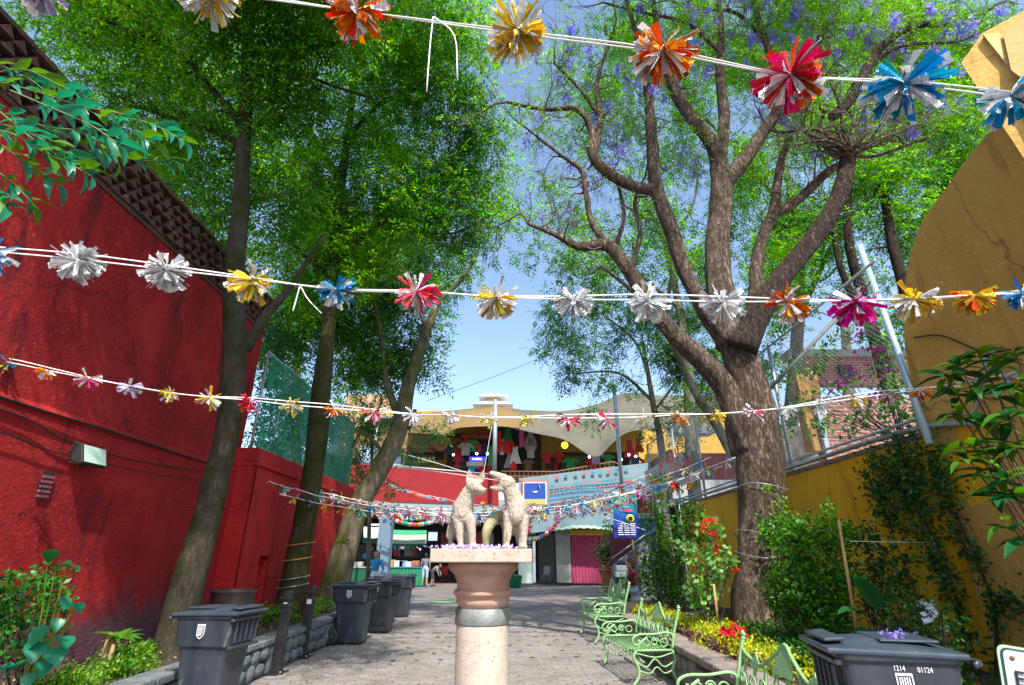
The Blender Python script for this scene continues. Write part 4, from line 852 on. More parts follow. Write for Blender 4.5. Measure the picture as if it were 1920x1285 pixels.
# vertical blue banner on a wooden pole
t = thing('pole_banner', 'vertical blue green banner with red words and yellow disc on a wooden pole', 'banner', at(1171, 965, 19)); hw, hh = .42, .76
gm_, tt, p_ = new_mat('blue_green_gradient'); N_, L_ = tt.nodes, tt.links; tc_ = N_.new('ShaderNodeTexCoord'); sx_ = N_.new('ShaderNodeSeparateXYZ'); L_.new(tc_.outputs['Generated'], sx_.inputs[0]); rr_ = N_.new('ShaderNodeValToRGB'); L_.new(sx_.outputs[2], rr_.inputs[0]); L_.new(rr_.outputs[0], p_.inputs[0])
for ps, c in ((.0, (.005, .02, .28)), (.45, (.005, .06, .4)), (.7, (.01, .25, .35)), (.93, (.02, .3, .2)), (1., (.3, .6, .05))):
    e = rr_.color_ramp.elements.new(ps); e.color = lin(c)
rr_.color_ramp.elements.remove(rr_.color_ramp.elements[0]); rr_.color_ramp.elements.remove(rr_.color_ramp.elements[-1])
b = MB(); nx, ny = 10, 14; vs = [(-hw + 2 * hw * i / nx + .05 * (j / ny), .03 * math.sin(i * .8 + j * .3), -hh + 2 * hh * j / ny) for j in range(ny + 1) for i in range(nx + 1)]
b.add(vs, [(j * (nx + 1) + i, j * (nx + 1) + i + 1, (j + 1) * (nx + 1) + i + 1, (j + 1) * (nx + 1) + i) for j in range(ny) for i in range(nx)], smooth=True); b.build('banner_cloth', gm_, t)
b = MB()
for z, mi, xs in ((.34, 0, (-.2, -.11, -.02, .1, .17)), (.22, 1, (-.05, .03, .12)), (.1, 0, (-.15, -.03, .06, .14, .22))):
    for x in xs: b.box((x, -.06, z), (x + .06, -.045, z + .075), mi)
tag(b.build('printed_words', [redl, cm('cyan_lettering', (.1, .5, .75))], t), kind='stuff')
b = MB(); b.lathe([(.01, -.01), (.14, -.01), (.14, .01), (.01, .01)], 18, c=(.17, -.06, -.14), axis='Y'); b.lathe([(.01, -.01), (.07, -.01), (.07, .01), (.01, .01)], 12, c=(.19, -.085, -.13), mi=1, axis='Y'); b.build('yellow_disc', [cm('disc_yellow', (.7, .7, .05)), blackl], t)
b = MB()
for j in range(6):
    for i in range(3): b.box((-.28 + i * .22, -.06, -.32 - j * .07), (-.1 + i * .22 + random.uniform(-.04, .02), -.045, -.295 - j * .07))
tag(b.build('printed_lines', whitel, t), kind='stuff')
b = MB(); b.tube([(.16, .06, .76), (.2, .08, -.7), (.3, .1, -2.1)], .035, 7); b.build('wooden_pole', cm('pole_wood', (.3, .14, .07)), t)
t = thing('wall_poster', 'red white and blue board behind the hanging vine', 'board', at(1212, 975, 21))
for win, m, nm in (((1188, 928, 1232, 962), cm('maroon_board', (.25, .03, .03)), 'upper_panel'), ((1190, 962, 1232, 972), cm('greyed_white', (.4, .42, .45)), 'middle_band'), ((1192, 972, 1228, 1003), cm('royal_blue_board', (.01, .08, .4)), 'lower_panel')):
    o = pbox(MB(), *win, 21, .06).build(nm, m, t); o.location = -t.location
# stair parapet of mottled grey stone
sp_ = thing('stair_parapet', 'sloping mottled grey stair parapet behind the seated person', 'parapet', at(1195, 1060, 20)); c = [at(1150, 1062, 20), at(1226, 1003, 20), at(1232, 1125, 19.6), at(1150, 1112, 20)]
b = MB(); b.add(c + [q_ + Vector((0, .5, 0)) for q_ in c], [(3, 2, 1, 0), (4, 5, 6, 7), (0, 1, 5, 4), (1, 2, 6, 5), (2, 3, 7, 6), (3, 0, 4, 7)]); o = b.build('stone_face', mat('mottled_grey_stone', (.30, .29, .30), .85, c2=(.06, .065, .09), scale=3.5, contrast=(.42, .56), bump=.8, bscale=14), sp_); o.location = -sp_.location
b = MB(); b.tube([at(1148, 1062, 19.9) + Vector((0, 0, .25)), at(1226, 1003, 19.9) + Vector((0, 0, .2))], .03, 6); o = b.build('handrail', M['steel'], sp_); o.location = -sp_.location
pobj('green_shutter', cm('dark_green_shutter', (.01, .09, .05)), (1186, 1003, 1235, 1075), 24, .1, label='dark green shutter behind the stair parapet', cat='shutter')
pobj('side_kiosk', cm('maroon_kiosk', (.10, .015, .03)), (1148, 1000, 1186, 1085), 25, .5, label='dark maroon kiosk wall behind the vine column', cat='kiosk')
# overhead wires
def wire(label, pts, r=.012, m='cable', cat='wire'):
    b = MB(); b.tube([tuple(p) for p in catmull([(*p, r) for p in pts], 6)], seg=4); return tag(b.build('overhead_wire', M[m]), label, cat)
wire('thin wire crossing the open sky from left to the far right tree', [at(800, 752, 26), at(930, 705, 26), at(1060, 652, 26)], .014)
wire('pale wire sagging from the left tree to above the statues', [at(690, 872, 20), at(800, 882, 20), at(905, 897, 20), at(960, 905, 20)], .014, 'string')
wire('white string rising steeply from above the statues beside the post', [at(905, 897, 20), at(914, 845, 20), at(922, 800, 20)], .012, 'string')
wire('pale wire from the left shops down to the statues', [at(752, 850, 22), at(830, 872, 22), at(900, 895, 22)], .014, 'string')
wire('white string from the banner down to the right stair', [at(1088, 955, 18), at(1150, 974, 18), at(1215, 996, 18)], .012, 'string')

# buildings beyond the right wall
h = thing('brick_house', 'red brick house with a grey parapet behind the right fence', 'house', (9, 15, 0)); hi = -h.location
def hbox(name, m, win, Y, d=.3): o = pbox(MB(), *win, Y, d).build(name, m, h); o.location = hi; return o
brm, bt, bp_ = new_mat('brick_courses'); br = bt.nodes.new('ShaderNodeTexBrick'); tcb = bt.nodes.new('ShaderNodeTexCoord'); mpb = bt.nodes.new('ShaderNodeMapping'); mpb.inputs['Rotation'].default_value = (R(-90), 0, 0); bt.links.new(tcb.outputs['Object'], mpb.inputs[0]); bt.links.new(mpb.outputs[0], br.inputs[0])
br.inputs['Scale'].default_value = 1; br.inputs['Brick Width'].default_value = .25; br.inputs['Row Height'].default_value = .085; br.inputs['Mortar Size'].default_value = .012; br.inputs['Color1'].default_value = (.32, .09, .06, 1); br.inputs['Color2'].default_value = (.22, .07, .05, 1); br.inputs['Mortar'].default_value = (.36, .28, .25, 1); bt.links.new(br.outputs[0], bp_.inputs[0]); bp_.inputs['Roughness'].default_value = .9
hbox('wall', brm, (1540, 745, 1740, 880), 11.5); hbox('upper_wall', brm, (1490, 668, 1740, 722), 15); hbox('parapet', concrete, (1480, 655, 1740, 669), 14.9, .5); hbox('yellow_pier', cm('faded_yellow_pier', (.45, .26, .06), c2=(.36, .2, .05), scale=3), (1508, 700, 1548, 845), 11.6, .3); hbox('grey_roof', concrete, (1470, 800, 1560, 880), 13)
hbox('window', cm('dark_window', (.02, .03, .04)), (1575, 684, 1600, 706), 14.9, .05)
hbox('steel_beam', M['steel'], (1540, 760, 1549, 850), 11.2, .1)
pobj('maroon_gate', cm('maroon_gate_paint', (.28, .02, .03), c2=(.2, .02, .03), scale=3), (1290, 850, 1480, 900), 19, .2, label='maroon metal gate seen through the chain link fence', cat='gate')
pobj('parked_van_roof', cm('grey_sheet', (.5, .52, .52)), (1260, 900, 1480, 935), 18.5, .3, label='grey low wall below the maroon gate behind the fence', cat='wall')
pobj('striped_awning', cm('blue_white_awning', (.5, .55, .7), c2=(.75, .75, .78), scale=4), (1262, 798, 1340, 812), 22, .8, label='blue and white awning edge behind the fence by the big tree', cat='awning')
pobj('far_house', cm('salmon_house_wall', (.52, .26, .16), c2=(.45, .3, .15), scale=2), (640, 740, 730, 870), 44, 4, label='salmon coloured house far left behind the leaning tree', cat='house')

# ================================================================ TREES
def LB(Y, *pts):
    """limb: photo points (u, v, radius[, depth])"""
    return [(*at(p[0], p[1], p[3] if len(p) > 3 else Y), p[2]) for p in pts]
def BL(*bl): return [(tuple(at(u, v, Y)), r) for u, v, Y, r in bl]
GL = 'ash trees shading the left side'
skyhole = [(tuple(at(905, 625, 15)), (1.0, 6, 1.15))]
tree('ash_tree', 'nearest tall ash tree with smooth grey trunk in front of the red wall',
     [LB(7.3, (318, 1262, .30), (332, 1190, .235), (352, 1100, .205), (380, 1000, .185), (405, 900, .172), (428, 800, .168), (438, 700, .168), (440, 600, .165), (440, 500, .15), (450, 400, .14), (455, 300, .125), (461, 200, .115), (464, 100, .105), (462, 0, .09), (458, -120, .06, 6.6)),
      LB(7.4, (458, 655, .1), (500, 590, .075), (535, 550, .06), (570, 500, .04), (610, 440, .025)),
      LB(7.4, (456, 272, .07), (390, 243, .05), (330, 225, .04), (250, 195, .03), (180, 160, .02)),
      LB(7.3, (456, 240, .07), (400, 170, .06), (345, 110, .05), (290, 75, .045, 6.8), (200, 40, .03, 6.2)),
      LB(7.2, (462, 100, .06), (530, 98, .045), (610, 85, .035), (700, 70, .025)), LB(7.2, (463, 150, .06), (540, 130, .04), (620, 160, .03), (700, 185, .02)),
      LB(7.4, (440, 490, .06), (400, 452, .05), (350, 430, .04), (300, 420, .02)), LB(7, (280, 80, .04), (275, 20, .03), (260, -50, .02))],
     BL((290, 60, 7.2, 1.35), (450, 40, 7.0, 1.5), (600, 40, 6.8, 1.2), (340, 250, 7.8, 1.25), (540, 200, 7.5, 1.2), (215, 190, 7.6, .8), (430, 380, 8.2, .9), (540, 400, 8.4, .9), (380, -120, 5.4, 1.9), (620, -140, 5.4, 1.8), (480, -330, 4.0, 1.9), (150, -60, 6, 1.5), (390, 470, 9, .8), (250, 330, 6.4, .5), (330, 395, 7.2, .5), (400, 455, 8, .5), (180, 215, 5.8, .45), (300, 300, 6.9, .6), (470, 520, 9, .45)) + [((-2.2, 3.2, 9.8), 1.7), ((-.6, 2.6, 10.4), 1.5), ((-3.6, 2.6, 9.5), 1.6), ((-.3, 5.0, 12.2), 1.3), ((-2.3, 4.8, 11.5), 1.4)],
     6.6, 14, .35, [M['leafA'], M['leafB']], M['barkA'], M['twigA'], GL, ln=.125, wd=.038, pairs=3, raclen=.36, matw=[.55, .45])
tree('ash_tree', 'mossy trunked ash tree behind the two black bollards',
     [LB(11, (528, 1195, .33), (545, 1130, .27), (560, 1040, .235), (578, 940, .215), (592, 850, .21), (600, 760, .215), (607, 690, .19), (615, 620, .165), (620, 540, .15), (628, 450, .13), (640, 340, .11), (655, 230, .09), (670, 110, .07, 10), (690, 0, .05, 9)),
      LB(11, (625, 500, .08), (700, 430, .06), (780, 370, .045), (860, 300, .03)), LB(10.5, (650, 260, .07), (720, 190, .055), (790, 190, .045), (870, 130, .03), (920, 80, .02)), LB(10.5, (640, 340, .06), (590, 260, .05), (560, 180, .035)), LB(11, (622, 520, .06), (560, 470, .045), (520, 420, .03)),
      LB(11, (630, 430, .05), (700, 400, .04), (830, 440, .03), (930, 400, .02))],
     BL((600, 360, 11, 1.5), (700, 260, 11, 1.6), (650, 480, 11.3, 1.4), (770, 390, 11, 1.6), (860, 330, 11, 1.4), (900, 250, 10.5, .9), (900, 420, 11.3, .8), (800, 150, 10, 1.5), (700, 90, 9.5, 1.5), (880, 190, 9.6, .95), (870, 470, 11.5, .85), (560, 500, 11.6, 1.0), (520, 300, 11, 1.2), (930, 385, 11.5, .8), (955, 330, 11.5, .5), (820, 30, 8.5, 1.2), (930, 440, 12, .6), (740, -120, 7.5, 1.6), (900, 60, 9, .8), (590, 560, 11.5, .6)),
     6.8, 14, .37, [M['leafA'], M['leafB']], M['barkB'], M['twigA'], GL, ln=.125, wd=.04, pairs=3, raclen=.36, matw=[.4, .6], carve=skyhole)
tree('ash_tree', 'leaning pale mossy ash tree beyond the bins on the left',
     [LB(14, (612, 1150, .42), (630, 1090, .36), (652, 1010, .31), (678, 940, .275), (712, 880, .26), (738, 830, .245), (753, 790, .24), (760, 750, .21), (768, 715, .19), (790, 650, .16), (808, 600, .13, 14.5), (825, 562, .10, 15), (860, 530, .07, 15), (900, 470, .04, 15)),
      LB(14, (756, 800, .13), (735, 750, .11), (722, 700, .09), (716, 640, .07), (700, 560, .05)), LB(14, (762, 800, .1), (775, 785, .08), (778, 768, .05)), LB(14.3, (800, 620, .06), (770, 540, .05), (740, 470, .035)), LB(14, (715, 845, .05), (680, 810, .04), (660, 840, .025))],
     BL((650, 620, 14.5, 1.35), (725, 560, 15, 1.45), (790, 655, 14.8, .9), (690, 690, 14.5, 1.1), (800, 520, 15.5, 1.1), (820, 590, 15, .6), (640, 480, 14, 1.6), (740, 440, 15, 1.5), (560, 600, 13.8, 1.3), (800, 712, 14.8, .55), (745, 690, 14.8, .85), (520, 640, 12.5, .9), (870, 500, 15.5, .9)),
     7, 14, .42, [M['leafA'], M['leafB'], M['leafC']], M['barkC'], M['twigA'], GL, ln=.14, wd=.048, pairs=3, raclen=.36, matw=[.35, .3, .35], carve=[(tuple(at(905, 625, 15)), (.8, 6, 1.25))])
tree('young_tree', 'young bushy tree with yellow green tufts in front of the red parapet', [LB(17, (690, 1090, .07), (693, 960, .06), (697, 860, .05), (700, 800, .035))],
     BL((700, 790, 17, .7), (675, 850, 17, .7), (795, 812, 17, .5), (830, 805, 17.5, .35), (770, 850, 17, .35), (680, 905, 17, .5), (725, 915, 17, .25)), 14, 11, .3, [M['leafC'], M['leafLime'], M['leafF']], M['barkG'], M['twigA'], None, ln=.11, wd=.05, pairs=3, raclen=.24, matw=[.45, .25, .3])
# a denser canopy stands behind and above the alley on the left
tree('shade_tree', 'dark crowned tree rising beyond the brick crest of the red wall', [[(-8.5, 9.5, 0, .3), (-8.2, 9.4, 4, .25), (-7.6, 9.2, 8, .2), (-7, 9, 11, .12)], [(-7.8, 9.2, 7, .1), (-6.4, 9.5, 8.5, .08), (-5.4, 10, 9.5, .05)]],
     BL((200, 80, 9, 1.7), (330, 330, 10, 1.5), (440, 460, 11, 1.2), (420, 200, 10, 1.8), (560, 120, 10.5, 1.6), (120, -60, 8, 1.6)), 3.6, 12, .5, [M['leafA'], M['leafB']], M['barkG'], M['twigA'], None, ln=.14, wd=.045, pairs=3, raclen=.3, matw=[.6, .4])

# jacaranda, the big furrowed trunk on the right
YD = 8.6
D0 = LB(YD, (1432, 1235, .50), (1430, 1150, .42), (1428, 1050, .36), (1428, 950, .345), (1425, 860, .37), (1415, 790, .36), (1405, 730, .31), (1390, 680, .30), (1378, 635, .30))
sproutc = at(1592, 285, 8.2)
limbs = [D0,
         LB(YD, (1405, 850, .26), (1385, 790, .24), (1362, 730, .205), (1320, 680, .18), (1262, 625, .155), (1215, 565, .14), (1180, 510, .13), (1140, 462, .115), (1085, 462, .08), (1040, 440, .05), (990, 420, .03)),
         LB(YD, (1375, 640, .26), (1325, 585, .165), (1285, 510, .15), (1258, 430, .145), (1230, 350, .14), (1222, 260, .12), (1215, 170, .10), (1200, 90, .07), (1180, 20, .05), (1160, -60, .03)),
         LB(YD, (1232, 358, .13), (1175, 345, .11), (1115, 300, .105), (1108, 240, .08), (1080, 205, .06), (1020, 205, .045), (950, 192, .03)),
         LB(YD, (1372, 650, .28), (1352, 560, .245), (1345, 480, .235), (1350, 400, .22), (1352, 330, .20), (1338, 275, .16), (1300, 225, .13), (1270, 180, .12), (1248, 120, .1), (1230, 40, .07), (1220, -40, .05)),
         LB(YD, (1355, 350, .17), (1395, 300, .15), (1440, 235, .13), (1475, 190, .11), (1510, 130, .09), (1545, 60, .06), (1590, -20, .04)),
         LB(YD, (1350, 300, .14), (1358, 220, .12), (1350, 140, .10), (1352, 60, .08), (1345, -30, .05)),
         LB(8.4, (1390, 660, .27), (1420, 590, .225), (1468, 520, .19), (1520, 455, .175), (1560, 395, .165), (1582, 340, .16), (1592, 290, .15)),
         LB(9.2, (1402, 640, .14), (1415, 560, .13), (1420, 480, .12), (1445, 410, .10), (1490, 380, .1), (1550, 325, .09), (1590, 300, .07)),
         LB(9.2, (1420, 470, .1), (1450, 395, .1), (1465, 300, .08), (1500, 220, .06), (1545, 150, .04)),
         LB(8.6, (1142, 462, .08), (1110, 420, .06), (1098, 360, .055), (1090, 320, .05), (1050, 290, .035), (980, 235, .02)),
         LB(8.6, (1112, 300, .08), (1125, 225, .06), (1120, 150, .045), (1150, 60, .03)), LB(8.6, (1122, 215, .05), (1085, 165, .035), (1040, 120, .025)),
         LB(8.2, (1560, 220, .1), (1600, 180, .11), (1650, 90, .09), (1720, 48, .07), (1800, 45, .05), (1870, 10, .03)), LB(8.2, (1600, 160, .05), (1680, 90, .04), (1790, 80, .025)),
         LB(8.6, (1475, 195, .06), (1440, 90, .08), (1420, 30, .07), (1410, -30, .06)), LB(8.6, (1352, 100, .05), (1290, 45, .045), (1210, 25, .035), (1130, 5, .02)), LB(8.6, (1445, 90, .05), (1380, 25, .045), (1300, 20, .03)),
         LB(8.8, (1180, 510, .06), (1200, 440, .05), (1190, 380, .04), (1210, 330, .02)), LB(8.8, (1152, 468, .05), (1170, 400, .04), (1150, 320, .025))]
for k in range(26):                                            # pollard knot with a burst of shoots
    a = random.uniform(-1.45, 1.3); L = random.uniform(.9, 2.6); q = sproutc + Vector((random.uniform(-.12, .12), random.uniform(-.1, .1), random.uniform(-.05, .1)))
    dx = math.sin(a); dz = math.cos(a) * .9; m1 = q + Vector((dx * L * .35, random.uniform(-.3, .3), dz * L * .25 + .05)); m2 = q + Vector((dx * L * .7 + random.uniform(-.1, .1), random.uniform(-.5, .4), dz * L * .65)); e = q + Vector((dx * L * .85 + random.uniform(-.2, .2), random.uniform(-.6, .5), dz * L + random.uniform(-.2, .25)))
    r0 = random.choice((.014, .02, .03, .045)); limbs.append([(*q, r0), (*m1, r0 * .8), (*m2, r0 * .6), (*e, r0 * .3)])
JB = BL((1060, 120, 8.8, 1.1), (1150, 230, 8.8, .9), (1240, 120, 8.8, 1.2), (1340, 60, 8.8, 1.2), (1450, 60, 8.8, 1.2), (1300, 300, 9, .9), (1560, 40, 8.5, 1.3), (1680, 60, 8.3, 1.1), (1800, 60, 8.1, 1.0), (1500, 250, 9, .9), (1010, 240, 8.9, .8), (1120, 330, 9, .7), (1750, 200, 8.2, .8), (1640, 200, 8.4, .8), (1040, 400, 9, .6), (1250, -120, 7.5, 1.8), (1500, -120, 7.2, 1.8), (1400, -330, 5.2, 1.6))
tree('jacaranda_tree', 'big jacaranda with furrowed forking trunk and violet blossom on the right', limbs, JB, 12, 6, .3, [M['leafJ'], M['leafB']], M['barkD'], M['twigD'], None, ln=.07, wd=.022, pairs=5, raclen=.3, matw=[.75, .25], twr=.015, seg=18, dk=(7, 13, 14), wild=.5, extra=([M['violet']], 420, .075), rough=.16)
# wires around the jacaranda trunk
for k, (v, lab) in enumerate(((916, 'pale wire wound round the jacaranda trunk just below the wall top'), (1000, 'thin wire tied round the middle of the jacaranda trunk'), (1040, 'lower thin wire tied round the jacaranda trunk'))):
    c = at(1427, v, YD); b = MB(); b.tube([(c.x + .40 * math.cos(a), c.y + .40 * math.sin(a), c.z + .05 * math.sin(a * 2 + k)) for a in np.linspace(0, 2 * PI, 24)], .006, 4, cap=False); tag(b.build('wire_loop', M['steel']), lab, 'wire')
for v, lab, m in ((1020, 'upper orange cord tied round the mossy ash trunk', cm('orange_cord', (.6, .2, .05))), (1048, 'lower orange cord tied round the mossy ash trunk', cm('orange_cord', (.6, .2, .05))), (1083, 'upper pale wire around the foot of the mossy ash trunk', M['steel']), (1098, 'lower pale wire around the foot of the mossy ash trunk', M['steel'])):
    c = at(552 + (1080 - v) * .2, v, 11); b = MB(); b.tube([(c.x + .285 * math.cos(a), c.y + .285 * math.sin(a), c.z + .04 * math.sin(a + 1)) for a in np.linspace(0, 2 * PI, 20)], .009, 4, cap=False); tag(b.build('cord_loop', m), lab, 'cord')

GR = 'green trees behind the right wall'
def bt_(lab, tr, bl, mats, w_, ln, dens=3.2, per=14, crad=.55, bk='barkG', carve=None, nm='background_tree', droop=-.35):
    for i, t_ in enumerate(tr[:1] if len(tr) > 3 or 'several' not in lab else tr): x, y, z, r = t_[0]; t_.insert(0, (x + .1, y, -.02, r * 1.2))   # every trunk reaches the ground
    return tree(nm, lab, tr, BL(*bl), dens, per, crad, [M[m] for m in mats], M[bk], M['twigA'], GR, ln=ln, wd=ln * .4, pairs=3, raclen=.36, matw=w_, carve=carve, twr=.014, droop=droop)
bt_('tall tree with several dark leaning stems beside the ochre arch wall', [LB(12, (1720, 900, .2), (1660, 700, .17), (1625, 580, .14), (1590, 440, .11), (1600, 300, .08), (1640, 180, .05)), LB(12, (1740, 760, .16), (1700, 560, .14), (1670, 440, .12), (1660, 320, .09), (1700, 180, .05)), LB(12, (1690, 800, .12), (1640, 640, .1), (1575, 500, .08), (1560, 380, .05))],
     ((1650, 330, 12, 1.3), (1760, 220, 12, 1.5), (1700, 420, 12.4, 1.0), (1800, 330, 12.6, 1.2), (1560, 240, 12.5, 1.1), (1850, 120, 12, 1.5), (1700, 80, 12, 1.5), (1755, 470, 12.5, .8), (1500, 540, 12.5, .7), (1460, 470, 12.6, .8), (1420, 560, 12.6, .6), (1540, 420, 12.5, .9), (1620, 500, 12.5, .6)), ['leafA', 'leafB'], [.5, .5], .12, 8, 18, .5, 'barkDk')
bt_('bright green tree filling the sky behind the jacaranda fork', [LB(15, (1480, 900, .25), (1490, 700, .2), (1500, 500, .16), (1480, 350, .12), (1450, 200, .08)), LB(15, (1495, 600, .1), (1560, 460, .08), (1620, 330, .05)), LB(15, (1490, 420, .1), (1400, 300, .08), (1320, 220, .05))],
     ((1180, 60, 15, 1.5), (1120, 180, 15.5, 1.2), (1480, 430, 15, 1.5), (1400, 330, 15, 1.5), (1520, 200, 15, 1.7), (1380, 120, 15, 1.6), (1620, 60, 15, 1.8), (1440, 500, 15, .8), (1290, 200, 15, 1.2), (1500, 20, 15, 1.7), (1560, 480, 15, .8), (1300, 40, 15, 1.3)), ['leafB', 'leafJ', 'leafA'], [.35, .1, .55], .13, 4.4, 18, .6)
bt_('loose green tree between the jacaranda and the open sky', [LB(16, (1300, 900, .2), (1290, 700, .16), (1270, 560, .12), (1240, 440, .09), (1180, 330, .05)), LB(16, (1275, 580, .08), (1180, 500, .06), (1090, 470, .04)), LB(16, (1250, 470, .07), (1300, 380, .05), (1310, 300, .03))],
     ((1230, 420, 16, 1.1), (1120, 500, 16, 1.0), (1080, 420, 16, .8), (1290, 500, 16, 1.1), (1180, 350, 16, .8), (1320, 580, 16, .9), (1060, 490, 16, .7), (1040, 350, 16, .7), (1100, 260, 16, .8), (1200, 230, 16, .9), (1260, 290, 16, .9), (1010, 440, 16, .5), (1345, 440, 16, .8)), ['leafF', 'leafB', 'leafC'], [.35, .4, .25], .13, 5.5, 15, .55)
bt_('small feathery tree standing in front of the grey tent', [LB(19, (1250, 1000, .16), (1242, 850, .13), (1225, 760, .11), (1215, 700, .08), (1205, 640, .05)), LB(19, (1222, 750, .07), (1160, 700, .05), (1080, 700, .03)), LB(19, (1218, 715, .06), (1190, 640, .04), (1130, 590, .03)), LB(19, (1228, 770, .05), (1280, 700, .04), (1320, 650, .03))],
     ((1050, 615, 19, .9), (1110, 570, 19, 1.0), (1160, 640, 19, .8), (1220, 590, 19, 1.1), (1060, 700, 19, .75), (1120, 720, 19, .6), (1290, 690, 19, 1.2), (1020, 650, 19, .35), (1180, 720, 19, .4), (1280, 600, 19, 1.0), (1320, 760, 19, .8), (1110, 780, 19, .35), (1085, 640, 19, .8), (1040, 580, 19, .6), (1250, 660, 19, .9), (1270, 800, 19, .8), (1215, 805, 19, .3)), ['leafC', 'leafF', 'leafLime'], [.45, .35, .2], .13, 6.5, 14, .42, 'barkG')
bt_('airy pale green tree filling the gap left of the jacaranda fork', [LB(13, (1420, 1000, .16), (1395, 900, .14), (1345, 800, .12), (1300, 730, .10), (1260, 640, .09), (1200, 560, .07), (1130, 500, .05)), LB(13, (1240, 620, .06), (1260, 500, .05), (1240, 400, .03))], ((1060, 470, 13, .7), (1120, 430, 13, .8), (1010, 400, 13.3, .45), (1190, 480, 13, .8), (1060, 560, 13.4, .45), (1180, 570, 13, .7), (1260, 480, 13, .7), (1100, 640, 13.6, .6), (1240, 640, 13, .7), (1150, 710, 13.6, .5), (1040, 650, 13.8, .45), (1290, 730, 13.2, .6), (990, 470, 13.5, .3), (1220, 380, 13, .7)), ['leafB', 'leafC', 'leafA'], [.4, .25, .35], .12, 5.5, 12, .42)
bt_('broad green tree far behind the fence on the right', [LB(24, (1600, 900, .3), (1590, 700, .25), (1580, 560, .15))], ((1440, 560, 24, 1.8), (1420, 680, 24, 1.6), (1350, 700, 23, 1.4), (1380, 640, 24, 1.3), (1720, 640, 22, 2.0), (1750, 520, 22, 2.0), (1640, 560, 24, 1.2)), ['leafF', 'leafB'], [.6, .4], .2, 1.2, 13, .8)
bt_('blue green tree behind the netting fence', [LB(20, (560, 1000, .2), (555, 800, .17), (560, 650, .1))], ((540, 660, 20, 1.3), (600, 560, 20, 1.6), (530, 560, 20, 1.4), (660, 700, 20, 1.1), (560, 720, 20, .8), (480, 600, 18, 1.2), (640, 780, 22, 1.0), (520, 760, 14, .9), (560, 770, 15, .9), (505, 700, 13.5, .8), (600, 790, 17, .8), (545, 830, 15, .8), (500, 820, 13.5, .6)), ['leafC', 'leafA'], [.6, .4], .15, 3, 12, .6)

# ================================================================ PEDESTAL AND COYOTES
PX, PY = at(902, 1042, 4.1).x, 4.1 + .375; pw = .75
k_ = pw / 192.                                                 # metres per photo pixel on the slab's front face
pz = lambda v: at(902, v, 4.1).z
pc = lambda v: at(902, v, 4.3).z
ped = thing('pedestal', 'carved stone pedestal with moulded capital and metal band carrying two coyotes', 'pedestal', (PX, PY, 0))
zt, zb = pz(1029), pz(1055)
b = MB(); b.box((-pw / 2, -pw / 2, zb), (pw / 2, pw / 2, zt)); o = b.build('slab', M['carved'], ped); bevel(o, .008, 2)
S_ = .00413; r_ = lambda px: px * S_ / 2
b = MB(); b.lathe([(r_(134), zb - .0), (r_(135), pc(1061)), (r_(134), pc(1066)), (r_(129), pc(1070)), (r_(122), pc(1073.5)), (r_(116), pc(1075)), (r_(116), pc(1078)), (r_(110), pc(1079)), (r_(107), pc(1084)), (r_(101), pc(1091)), (r_(98), pc(1098)), (r_(98), pc(1104)), (r_(102), pc(1109))], 40); b.build('capital', M['pink_stone'], ped)
b = MB(); b.lathe([(r_(98), pc(1107)), (r_(108), pc(1109)), (r_(111), pc(1113)), (r_(110), pc(1117)), (r_(104), pc(1119)), (r_(103), pc(1122)), (r_(98), pc(1124)), (r_(98), pc(1128)), (r_(101), pc(1131)), (r_(94), pc(1136)), (r_(92), pc(1142))], 40); b.build('torus_moulding', M['pink_stone'], ped)
b = MB(); b.lathe([(r_(97), pc(1143)), (r_(98), pc(1144)), (r_(98), pc(1173)), (r_(97), pc(1174))], 40); b.build('metal_band', M['band'], ped)
b = MB(); b.tube([(r_(98) * .9, -.03, pc(1142)), (r_(98) * .9, -.03, pc(1182))], .012, 6); b.tube([(-r_(98) * .97, -.02, pc(1146)), (-r_(98) * .97, -.02, pc(1176))], .01, 6); b.build('band_clasp', M['black'], ped)
b = MB(); b.lathe([(r_(95), -.02), (r_(95), .3), (r_(95.5), pc(1178)), (r_(93), pc(1174))], 40); b.build('shaft', M['carved'], ped)
b = MB(); b.box((-.33, -.33, -.02), (.33, .33, .14)); o = b.build('base_block', M['carved'], ped); bevel(o, .02)
n = 230; P = np.column_stack([rng.normal(0, .16, n).clip(-.36, .36), rng.normal(-.22, .07, n).clip(-.36, .3), np.full(n, zt + .004) + rng.random(n) * .012]); P[:60, 0] -= .22
o = link('fallen_petals', leaf_mesh('fallen_petals', P + [PX, PY, 0], rnd_dirs(n, .3), rnd_dirs(n, 1), .028, .02, [M['petal']])); tag(o, 'violet petals heaped on the pedestal slab between the coyotes', 'petals', kind='stuff')
